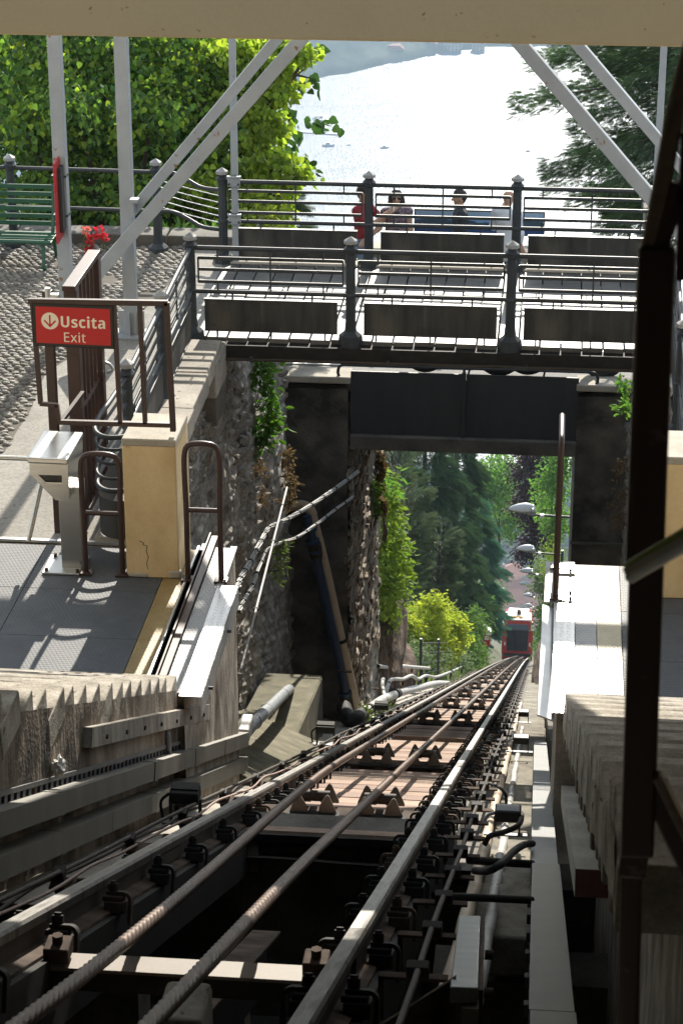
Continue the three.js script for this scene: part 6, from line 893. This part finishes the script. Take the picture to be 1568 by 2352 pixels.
  // mesh fence and posts beside the hedge
  const f = thing('wire_fence', 'dark green wire fence with posts between the line and the hedge', 'fence', A(1100, 1520, -75)); for (const [x, y, z] of [[965, 1560, -45], [1005, 1552, -50], [1035, 1540, -60], [1060, 1528, -70], [1085, 1520, -82]]) { const p = A(x, y, z); part(f, 'post', M.iron, new G().cyl(V(p.x, p.y - 0.3, z), V(p.x, p.y + 1.0, z), 0.03, 0.03, 8)); }
  for (let k = 0; k < 4; k++) part(f, 'wire', M.iron, new G().tube([[965, 1560, -45], [1005, 1552, -50], [1035, 1540, -60], [1060, 1528, -70], [1085, 1520, -82]].map(([x, y, z]) => A(x, y, z).add(V(0, 0.15 + k * 0.25, 0))), 0.01, 30, 5));
}
// ================================================================ LAMPS, CAR, RED BOX
{
  M.lampTop = plain([0.40, 0.42, 0.44], 0.4); M.lampGrey = plain([0.16, 0.17, 0.18], 0.5);
  const make = () => {
    const t = thing('street_lamp', '', 'street lamp');
    const shell = (sy, y, m, n) => { const g = new THREE.SphereGeometry(1, 20, 8, 0, Math.PI * 2, 0, Math.PI / 2), p = g.attributes.position; for (let i = 0; i < p.count; i++) { let x = p.getX(i), h = p.getY(i), z = p.getZ(i); const k = 1 - 0.38 * smooth(0.1, -1, x); p.setXYZ(i, x * 0.33, y + h * sy * (0.75 + 0.25 * x), z * 0.14 * k); } const o = new THREE.Mesh(new G().add(g).geo(true), m); o.name = n; o.castShadow = o.receiveShadow = true; t.add(o); };
    shell(0.21, 0.0, M.lampTop, 'lid'); shell(-0.10, 0.0, M.lampGrey, 'diffuser');
    const put = (n, m, g) => { const o = new THREE.Mesh(g.geo(), m); o.name = n; o.castShadow = o.receiveShadow = true; t.add(o); };
    put('housing', M.lampGrey, new G().rbox(0.24, -0.07, 0, 0.2, 0.12, 0.15, 0.04)); put('clip', M.lampTop, new G().rbox(0.26, 0.04, 0, 0.04, 0.08, 0.29, 0.01));
    put('arm', M.iron, new G().cyl(V(0.3, -0.13, 0), V(1.25, -0.16, 0), 0.03, 0.035, 8)); put('junction_box', M.lampTop, new G().rbox(0.48, -0.15, 0, 0.1, 0.09, 0.09, 0.01)); put('pole', M.iron, new G().cyl(V(1.25, -4.6, 0), V(1.25, 0.0, 0), 0.06, 0.05, 10)); return t;
  };
  const p = make(), spots = [[1198, 1170, -50], [1206, 1261, -71], [1208, 1312, -93.4], [1204, 1341, -115], [1210, 1367, -140], [1211, 1390, -172], [1212, 1407, -205], [1213, 1421, -240]], w = ['nearest and largest', 'second', 'third', 'fourth', 'fifth', 'sixth', 'seventh', 'last and smallest'];
  spots.forEach(([x, y, z], i) => { const label = `grey street lamp head on an arm over the line, ${w[i]} in the row`, c = atZ(x, y, z); const o = i ? copyOf(p, c, label) : p; o.position.copy(c); o.userData.label = label; o.userData.group = 'street lamps along the line'; });
}
{ // the red funicular car coming up
  const z = -157, c = atZ(1186, 1508, z), t = thing('funicular_car', 'red funicular car with a dark windscreen climbing the line far below', 'funicular car', c), w = 1.16, x = c.x, y = c.y + 0.12;
  const sec = [[-w, 0.1], [-w + 0.06, 0], [w - 0.06, 0], [w, 0.1], [w, 2.45], [w - 0.12, 2.8], [w - 0.4, 2.92], [-w + 0.4, 2.92], [-w + 0.12, 2.8], [-w, 2.45]];
  part(t, 'body', M.carRed, new G().poly(sec, 0.35, V(x, y, z - 0.35), V(1, 0, 0), V(0, 1, 0), 0.03)); 
  part(t, 'rear_section', M.carRed, new G().poly(sec, 3.2, V(x, y - 0.8, z - 3.9))); part(t, 'rear_section', M.carRed, new G().poly(sec, 3.2, V(x, y - 2.4, z - 7.4)));
  part(t, 'windscreen', M.glass, new G().poly([[-0.76, 0.40], [0.76, 0.40], [0.82, 2.12], [-0.82, 2.12]], 0.03, V(x, y, z + 0.02), V(1, 0, 0), V(0, 1, 0), 0.02)); part(t, 'upper_window', M.upGlass = plain([0.08, 0.11, 0.15], 0.2), new G().poly([[-0.82, 2.18], [0.82, 2.18], [0.78, 2.62], [-0.78, 2.62]], 0.03, V(x, y, z + 0.02), V(1, 0, 0), V(0, 1, 0), 0.02));
  for (const s of [-1, 1]) { part(t, 'corner_cap', M.white, new G().rbox(x + s * (w - 0.06), y + 2.45, z - 0.1, 0.2, 0.6, 0.5, 0.06)); part(t, 'headlight', M.white, new G().rbox(x + s * 0.95, y + 0.95, z + 0.035, 0.09, 0.28, 0.03, 0.01)); part(t, 'tail_light', M.black, new G().cyl(V(x + s * 0.9, y + 2.05, z + 0.02), V(x + s * 0.9, y + 2.05, z + 0.05), 0.07, 0.07, 12)); part(t, 'wheel', M.railSide, new G().cyl(V(x + s * 0.58 - 0.05, y - 0.02, z - 0.8), V(x + s * 0.58 + 0.05, y - 0.02, z - 0.8), 0.26, 0.26, 16)); }
  const rf = part(t, 'roof', M.white, new G().rbox(x, y + 2.98, z - 0.65, 2.05, 0.12, 1.35, 0.05)); for (const s of [-1, 1]) part(rf, 'amber_lamp', M.amber = plain([0.65, 0.36, 0.08], 0.4), new G().lathe([[0, 0.12], [0.13, 0.1], [0.16, 0]], x + s * 0.22, y + 3.04, z - 0.35, 14)); part(rf, 'aerial_box', M.rust, new G().rbox(x + 0.05, y + 3.2, z - 1.0, 0.34, 0.34, 0.3, 0.02)); part(rf, 'roof_hatch', M.yellow, new G().box(x, y + 3.05, z - 0.35, 0.9, 0.03, 0.35));
  part(t, 'bumper', M.black, new G().rbox(x, y + 0.06, z + 0.06, 2.1, 0.2, 0.14, 0.04)); part(t, 'driver', M.black, new G().sphere(x - 0.2, y + 1.1, z - 0.05, 0.02, 1, 1, 1, 8));
}
{ const z = -98, c = atZ(1117, 1478, z), t = thing('red_box', 'small red cabinet with a white hood on a post left of the line', 'cabinet', c); part(t, 'cabinet', M.signRed, new G().rbox(c.x, c.y + 0.22, z, 0.34, 0.62, 0.3, 0.02)); part(t, 'hood', M.white, new G().poly([[-0.2, 0], [0.2, 0], [0.2, 0.16], [-0.16, 0.42], [-0.2, 0.42]], 0.4, V(c.x, c.y + 0.54, z - 0.2))); part(t, 'notice', M.white, new G().box(c.x, c.y + 0.36, z + 0.155, 0.2, 0.2, 0.01)); part(t, 'post', M.iron, new G().cyl(V(c.x, c.y - 0.9, z), V(c.x, c.y - 0.08, z), 0.04)); }
// ================================================================ BOATS AND PONTOON
{
  M.pale = plain([0.42, 0.45, 0.48], 0.6); M.boatDark = plain([0.10, 0.13, 0.16], 0.5);
  const W = (x, y) => atY(x, y, -491.6), t = thing('pontoon', 'floating pontoon with a side arm on the bright lake', 'pontoon', W(735, 300));
  const deck = (a, b, w, h = 1.2) => { const p = W(...a), q = W(...b); p.y = q.y = -491.4; part(t, 'deck', M.boatDark, new G().bar(p, q, w, h)); }; deck([682, 303], [778, 309], 3, 1); deck([748, 268], [744, 306], 5, 3); deck([722, 268], [752, 268], 5, 2); deck([648, 272], [682, 273], 3, 1);
  const boat = (x, y, L, ry, label, group) => { const p = W(x, y), b = thing('boat', label, 'boat', V(p.x, -491.8, p.z), group); b.rotation.y = ry; const put = (n, m, g) => { const o = new THREE.Mesh(g.geo(), m); o.name = n; o.castShadow = o.receiveShadow = true; b.add(o); }; put('hull', M.pale, new G().poly([[-L / 2, -L * 0.13], [L * 0.25, -L * 0.15], [L / 2, 0], [L * 0.25, L * 0.15], [-L / 2, L * 0.13]], L * 0.15, V(0, 0, 0), V(1, 0, 0), V(0, 0, -1))); put('cabin', M.boatDark, new G().rbox(-L * 0.05, L * 0.2, 0, L * 0.35, L * 0.14, L * 0.18, 0.1)); put('windscreen', M.glass, new G().box(L * 0.14, L * 0.2, 0, 0.05, L * 0.1, L * 0.16)); };
  for (let i = 0; i < 7; i++) boat(727 + (i % 2) * 3, 271 + i * 5.6, 7.5 + (i % 3), 0.15, `small boat moored beside the pontoon arm, ${ordinal(i)} from its far end`, 'boats moored at the pontoon');
  boat(754, 334, 11, 0.1, 'low dark boat just below the pontoon'); boat(883, 339, 8, 0.3, 'white motor boat alone in the middle of the glitter'); boat(801, 333, 4, 0.2, 'tiny boat left of the white motor boat'); boat(1212, 347, 5, 0.4, 'tiny boat far right on the glittering lake');
}
// ================================================================ PEOPLE
// bodies: tapered capsules between joints, joined with a smooth minimum and meshed
function fieldMesh(bones, o, size, N, k, m) {
  const mc = new MarchingCubes(N, new THREE.MeshBasicMaterial(), false, false, 400000), S = new Float32Array(N * N * N), half = N / 2, cell = size / N * 2 / 2, P = V(), ba = V(), pa = V();
  const toI = (v, c) => (v - c) / (size / 2) * half + half;
  for (const [a, b, ra, rb, sx = 1, sz = 1] of bones) {
    const R = Math.max(ra, rb) + 5 / k, lo = [], hi = []; ['x', 'y', 'z'].forEach((q, i) => { lo[i] = Math.max(1, Math.floor(toI(Math.min(a[q], b[q]) - R, o[q]))); hi[i] = Math.min(N - 2, Math.ceil(toI(Math.max(a[q], b[q]) + R, o[q]))); });
    ba.copy(b).sub(a); const L2 = Math.max(1e-9, ba.lengthSq());
    for (let z = lo[2]; z <= hi[2]; z++) for (let y = lo[1]; y <= hi[1]; y++) for (let x = lo[0]; x <= hi[0]; x++) {
      P.set(o.x + (x - half) / half * size / 2, o.y + (y - half) / half * size / 2, o.z + (z - half) / half * size / 2); pa.copy(P).sub(a); const h = clamp(pa.dot(ba) / L2, 0, 1); pa.addScaledVector(ba, -h); const d = Math.hypot(pa.x / sx, pa.y, pa.z / sz) - lerp(ra, rb, h); S[z * N * N + y * N + x] += Math.exp(-k * d);
    }
  }
  for (let i = 0; i < S.length; i++) mc.field[i] = S[i] > 1e-30 ? Math.max(-0.5, Math.min(0.5, Math.log(S[i]) / k)) : -0.5;
  mc.isolation = 0; mc.update(); const n = mc.count, g = new THREE.BufferGeometry(); g.setAttribute('position', new THREE.BufferAttribute(mc.positionArray.slice(0, n * 3), 3)); g.setAttribute('normal', new THREE.BufferAttribute(mc.normalArray.slice(0, n * 3), 3)); g.scale(size / 2, size / 2, size / 2); g.translate(o.x, o.y, o.z); boxUV(g); return g;
}
const SKIN = plain([0.42, 0.25, 0.17], 0.55), HAIR = plain([0.018, 0.013, 0.011], 0.5);
function person(label, pos, ry, H, o) {
  const t = thing('person', label, 'person', pos); t.rotation.y = ry; const s = H / 1.75, v = (x, y, z) => V(x * s, y * s, z * s);
  const J = { head: v(0, 1.63, 0.02), chin: v(0, 1.54, 0.06), neck: v(0, 1.46, 0), chest: v(0, 1.30, 0.0), waist: v(0, 1.06, 0), hip: v(0, 0.92, 0), ...Object.fromEntries(Object.entries(o.J).map(([k, p]) => [k, v(...p)])) };
  for (const [q, sx] of [['l', -1], ['r', 1]]) { J[q + 'sh'] ??= v(sx * 0.185, 1.40, 0); J[q + 'el'] ??= v(sx * 0.23, 1.13, -0.02); J[q + 'wr'] ??= v(sx * 0.22, 0.89, 0.06); J[q + 'hp'] ??= v(sx * 0.09, 0.90, 0); J[q + 'kn'] ??= v(sx * 0.10, 0.49, 0.03); J[q + 'an'] ??= v(sx * 0.11, 0.08, -0.02); J[q + 'to'] ??= v(sx * 0.13, 0.03, 0.15); }
  const r = (x) => x * s, arm = (q) => [[J[q + 'sh'], J[q + 'el'], r(0.052), r(0.04)], [J[q + 'el'], J[q + 'wr'], r(0.038), r(0.026)]], leg = (q) => [[J[q + 'hp'], J[q + 'kn'], r(0.085), r(0.055)], [J[q + 'kn'], J[q + 'an'], r(0.052), r(0.036)]];
  const torso = [[J.chest, J.waist, r(0.13), r(0.115), 1.18, 0.8], [J.waist, J.hip, r(0.115), r(0.125), 1.18, 0.85], [J.lsh, J.rsh, r(0.062), r(0.062)]];
  const hd = J.head, rel = (x, y, z) => hd.clone().add(v(x, y, z));
  const hands = ['l', 'r'].flatMap((q) => { const w = J[q + 'wr'], d = w.clone().sub(J[q + 'el']).normalize(), sd = V(-d.z, 0, d.x).normalize(), out = [[w, w.clone().addScaledVector(d, r(0.09)), r(0.026), r(0.022)]]; for (let i = 0; i < 4; i++) { const b = w.clone().addScaledVector(d, r(0.09)).addScaledVector(sd, r((i - 1.5) * 0.021)); out.push([b, b.clone().addScaledVector(d, r(0.065 + (i === 1 || i === 2 ? 0.015 : 0))).add(V(0, -r(0.012), 0)), r(0.010), r(0.008)]); } const th = w.clone().addScaledVector(d, r(0.03)).addScaledVector(sd, r(0.03)); out.push([th, th.clone().addScaledVector(d, r(0.05)).addScaledVector(sd, r(0.03)), r(0.011), r(0.009)]); return out; });
  const head = [[rel(0, 0.0, 0), rel(0, 0.035, -0.005), r(0.082), r(0.086), 0.9, 1.08], [rel(0, -0.03, 0.03), rel(0, -0.085, 0.045), r(0.058), r(0.036)], [rel(0, 0.0, 0.09), rel(0, -0.028, 0.112), r(0.012), r(0.016)], [J.neck, rel(0, -0.05, -0.01), r(0.056), r(0.05)], [rel(-0.078, -0.01, -0.005), rel(-0.084, 0.01, -0.012), r(0.014), r(0.016)], [rel(0.078, -0.01, -0.005), rel(0.084, 0.01, -0.012), r(0.014), r(0.016)]];
  const C = v(0, 0.95, 0), size = 2.15 * s;
  const add = (n, m, g, p = t) => { const q = new THREE.Mesh(g, m); q.name = n; q.castShadow = q.receiveShadow = true; p.add(q); return q; };
  const body = add('body', SKIN, fieldMesh([...torso, ...arm('l'), ...arm('r'), ...leg('l'), ...leg('r'), ...hands, [J.lan, J.lto, r(0.035), r(0.03)], [J.ran, J.rto, r(0.035), r(0.03)]], C, size, 120, 55, SKIN));
  add('head', SKIN, fieldMesh(head, rel(0, -0.04, 0), r(0.42), 84, 110, SKIN), body);
  const inf = (l, e) => l.map(([a, b, x, y, c, d]) => [a, b, x + r(e), y + r(e), c, d]), cut = (l, f) => [[l[0][0], l[0][0].clone().lerp(l[0][1], f), l[0][2], lerp(l[0][2], l[0][3], f)]];
  const sl = o.sleeve ?? 0.7; add('shirt', o.shirt, fieldMesh(inf([...torso, ...(sl > 1 ? [...arm('l'), [J.lel, J.lel.clone().lerp(J.lwr, sl - 1), r(0.04), r(0.032)], ...arm('r').slice(0, 1), [J.rel, J.rel.clone().lerp(J.rwr, sl - 1), r(0.04), r(0.032)]].filter((_, i) => i !== 1) : sl ? [...cut(arm('l'), sl), ...cut(arm('r'), sl)] : []), [J.neck.clone().add(v(0, -0.05, 0)), J.chest, r(0.075), r(0.11)], ...(o.long ? [[J.hip, v(0, 0.80, 0), r(0.13), r(0.14), 1.18, 0.85]] : [])], 0.016), C, size, 120, 55), body);
  add('trousers', o.trousers, fieldMesh(inf([[J.hip, J.hip.clone().add(v(0, -0.04, 0)), r(0.115), r(0.11), 1.15, 0.85], ...leg('l'), ...leg('r')], 0.014), C, size, 110, 55), body);
  for (const q of ['l', 'r']) add('shoe', M.black, fieldMesh([[J[q + 'an'].clone().add(v(0, -0.02, -0.02)), J[q + 'to'], r(0.045), r(0.036)]], J[q + 'to'], r(0.6), 40, 80), body);
  if (o.hair) add('hair', HAIR, fieldMesh(o.hair(rel, r), rel(0, 0, -0.02), r(0.6), 70, 110), body);
  for (const e of [-1, 1]) add('eye', M.black, new G().sphere(rel(e * 0.03, 0.005, 0.083).x, rel(0, 0.005, 0).y, rel(0, 0, 0.083).z, r(0.009), 1, 0.7, 0.6, 8).geo(), body);
  if (o.extra) o.extra(add, J, rel, r, v, body); return t;
}
{
  const at = (x, y, z = -32.2) => { const p = atZ(x, y, z); return V(p.x, -10, z); }, top = (y, z = -32.2) => atZ(900, y, z).y + 10;
  const cloth = (c, o = {}) => mat({ c, m: 0.4, rough: 0.9, grain: 0.08, bump: 0.002, N: 256, ...o });
  const jeans = cloth([[0.10, 0.15, 0.24], [0.16, 0.23, 0.34]]), dark = cloth([[0.02, 0.024, 0.035], [0.04, 0.045, 0.06]]);
  const cap = (rel, r, e = 0) => [[rel(0, 0.045, -0.02), rel(0, 0.05, -0.005), r(0.088), r(0.086), 0.95, 1.06], [rel(0, 0.0, -0.055), rel(0, -0.04, -0.05), r(0.06), r(0.045 + e)], [rel(0, 0.075, 0.05), rel(0, 0.085, 0.03), r(0.04), r(0.045)]];
  person('man in a dark red shirt and pale jeans raising a phone, behind the railing post', at(832, 428), 1.25, top(428), { J: { rsh: [0.185, 1.40, 0], rel: [0.22, 1.22, 0.22], rwr: [0.12, 1.38, 0.42], lel: [-0.22, 1.2, 0.2], lwr: [-0.06, 1.36, 0.40] }, sleeve: 0.62, shirt: cloth([[0.22, 0.022, 0.028], [0.30, 0.035, 0.04]]), trousers: jeans, hair: (rel, r) => [...cap(rel, r), [rel(0, -0.085, 0.06), rel(0, -0.095, 0.04), r(0.035), r(0.04)]], extra: (add, J, rel, r, v, b) => add('phone', M.white, new G().rbox(v(0.03, 1.47, 0.5).x, v(0, 1.46, 0).y, v(0, 0, 0.52).z, 0.15, 0.085, 0.012, 0.004).geo(), b) });
  person('woman with dark bobbed hair and sunglasses in a patterned sleeveless top', at(910, 435), 0.1, top(435), { J: { lsh: [-0.17, 1.39, 0], lel: [-0.27, 1.15, 0.05], lwr: [-0.44, 1.03, 0.2], rel: [0.22, 1.12, 0.0], rwr: [0.23, 0.88, 0.08] }, sleeve: 0, long: true, shirt: cloth([[0.04, 0.03, 0.05], [0.16, 0.08, 0.11], [0.30, 0.24, 0.26], [0.05, 0.04, 0.06]], { f: [14, 14], m: 0.25, contrast: 3 }), trousers: dark, hair: (rel, r) => [...cap(rel, r, 0.02), [rel(-0.085, 0.03, -0.01), rel(-0.092, -0.09, 0.0), r(0.035), r(0.042)], [rel(0.085, 0.03, -0.01), rel(0.092, -0.09, 0.0), r(0.035), r(0.042)], [rel(0, -0.03, -0.08), rel(0, -0.1, -0.07), r(0.06), r(0.06)]], extra: (add, J, rel, r, v, b) => { const y = rel(0, 0.005, 0).y, z = rel(0, 0, 0.092).z; add('sunglasses', M.glass, new G().rbox(rel(-0.036, 0, 0).x, y, z, r(0.062), r(0.042), r(0.014), 0.006).rbox(rel(0.036, 0, 0).x, y, z, r(0.062), r(0.042), r(0.014), 0.006).box(rel(0, 0, 0).x, y + r(0.01), z, r(0.14), r(0.01), r(0.008)).geo(), b); } });
  person('dark haired man in a black jacket in profile, facing left before the blue panel', at(1058, 433), -1.45, top(433), { J: { rel: [0.24, 1.14, -0.02], lel: [-0.24, 1.14, -0.02] }, sleeve: 1.95, shirt: cloth([[0.016, 0.018, 0.022], [0.032, 0.036, 0.042]]), trousers: dark, hair: (rel, r) => [...cap(rel, r), [rel(0, 0.1, 0.03), rel(0, 0.115, 0.0), r(0.04), r(0.045)]] });
  person('bald man in a loose white shirt and blue jeans beside the right railing post', at(1166, 432), 2.6, top(432), { J: { rel: [0.27, 1.15, 0.04], rwr: [0.2, 1.38, 0.16], lel: [-0.25, 1.13, -0.02] }, sleeve: 1.5, long: true, shirt: cloth([[0.55, 0.57, 0.62], [0.68, 0.70, 0.74]]), trousers: cloth([[0.04, 0.08, 0.16], [0.07, 0.13, 0.24]]) });
}
// ================================================================ MOTORBIKES ON THE ROAD, FLOWERS
function motorbike(label, pos, ry, m) {
  const t = thing('motorbike', label, 'motorbike', pos, undefined); t.rotation.y = ry; const put = (n, mm, g) => { const o = new THREE.Mesh(g.geo(), mm); o.name = n; o.castShadow = o.receiveShadow = true; t.add(o); return o; };
  for (const x of [-0.68, 0.70]) { const w = put('wheel', M.black, new G().add(new THREE.TorusGeometry(0.25, 0.062, 10, 28), new THREE.Matrix4().makeTranslation(x, 0.31, 0))); const g = new G(); for (let i = 0; i < 6; i++) { const a = i * Math.PI / 3; g.bar(V(x, 0.31, 0), V(x + Math.cos(a) * 0.22, 0.31 + Math.sin(a) * 0.22, 0), 0.03, 0.03); } g.cyl(V(x, 0.31, -0.06), V(x, 0.31, 0.06), 0.06, 0.06, 12); const o = new THREE.Mesh(g.geo(), M.alu); o.name = 'rim'; w.add(o); }
  put('engine', M.alu, new G().rbox(0.02, 0.36, 0, 0.42, 0.30, 0.26, 0.05)); put('frame', M.black, new G().tube([V(-0.68, 0.31, 0.09), V(-0.3, 0.42, 0.1), V(0.1, 0.6, 0.08), V(0.45, 0.85, 0.03)], 0.025, 20, 6).tube([V(-0.68, 0.31, -0.09), V(-0.3, 0.42, -0.1), V(0.1, 0.6, -0.08), V(0.45, 0.85, -0.03)], 0.025, 20, 6)); put('fork', M.alu, new G().cyl(V(0.70, 0.31, 0.09), V(0.45, 0.98, 0.09), 0.024).cyl(V(0.70, 0.31, -0.09), V(0.45, 0.98, -0.09), 0.024));
  put('tank', m, new G().sphere(0.18, 0.80, 0, 0.2, 1.35, 0.75, 0.8, 16)); put('seat', M.black, new G().rbox(-0.38, 0.77, 0, 0.72, 0.1, 0.26, 0.045, [0, 0, -0.08])); put('mudguard', m, new G().add(new THREE.TorusGeometry(0.34, 0.05, 8, 16, 1.9), new THREE.Matrix4().makeRotationZ(0.7).setPosition(0.70, 0.31, 0)).add(new THREE.TorusGeometry(0.36, 0.05, 8, 16, 1.9), new THREE.Matrix4().makeRotationZ(0.9).setPosition(-0.68, 0.31, 0)));
  put('exhaust', M.alu, new G().tube([V(0.2, 0.28, 0.15), V(-0.2, 0.2, 0.17), V(-0.5, 0.26, 0.18), V(-0.95, 0.36, 0.18)], 0.045, 20, 10)); put('handlebar', M.black, new G().tube([V(0.30, 1.05, -0.38), V(0.44, 1.03, -0.2), V(0.46, 1.0, 0), V(0.44, 1.03, 0.2), V(0.30, 1.05, 0.38)], 0.016, 24, 6)); put('headlight', M.white, new G().sphere(0.62, 0.88, 0, 0.09, 0.7, 1, 1, 12)); put('side_panel', m, new G().rbox(-0.25, 0.52, 0, 0.4, 0.2, 0.28, 0.05)); put('number_plate', M.white, new G().rbox(-1.02, 0.62, 0, 0.012, 0.18, 0.18, 0.004)); put('stand', M.black, new G().cyl(V(-0.05, 0.22, 0.1), V(-0.1, 0.02, 0.26), 0.014));
}
{
  const a = atY(1090, 852, -9.9), b = atY(1262, 855, -9.9);
  motorbike('blue grey motorbike parked on the road under the footbridge, left one', V(a.x, -10, -28.92), 0.02, plain([0.10, 0.14, 0.18], 0.35)); motorbike('silver and black motorbike parked on the road under the footbridge, right one', V(b.x, -10, -28.86), 0.02, plain([0.30, 0.31, 0.32], 0.35));
}
{
  const f = (label, list) => { const p0 = atZ(...list[0]), t = thing('red_flowers', label, 'flowers', p0.clone()), red = leafMat([0.62, 0.03, 0.05], 0.6, 0.35), pk = leafMat([0.70, 0.22, 0.17], 0.6, 0.35); const petal = LEAF.heart; const a = [], b = []; for (const [x, y, z, r, c] of list) { const o = atZ(x, y, z); for (let i = 0; i < 34; i++) { const d = V(rr(-1, 1), rr(-1, 1), rr(-1, 1)).normalize(); (c ? b : a).push([o.clone().addScaledVector(d, r * rr(0.3, 0.7)), d.clone(), 0.042, rr(0, 6)]); } } leaves(t, 'petals', petal, red, a); if (b.length) leaves(t, 'pale_petals', petal, pk, b); for (const [x, y, z] of list) { const o = atZ(x, y, z); part(t, 'stem', GREEN.shrub, new G().tube([o, o.clone().add(V(rr(-0.05, 0.05), -0.2, 0)), V(o.x + rr(-0.1, 0.1), GY + 0.1, o.z)], 0.006, 10, 5)); } };
  f('cluster of red and salmon flowers behind the steel posts by the kerb', [[228, 532, -23.95, 0.07, 0], [212, 548, -23.95, 0.06, 0], [205, 565, -23.95, 0.05, 0], [198, 530, -23.95, 0.05, 1], [240, 545, -23.95, 0.05, 0], [203, 590, -23.9, 0.06, 0]]);
}
renderer.render(scene, camera);
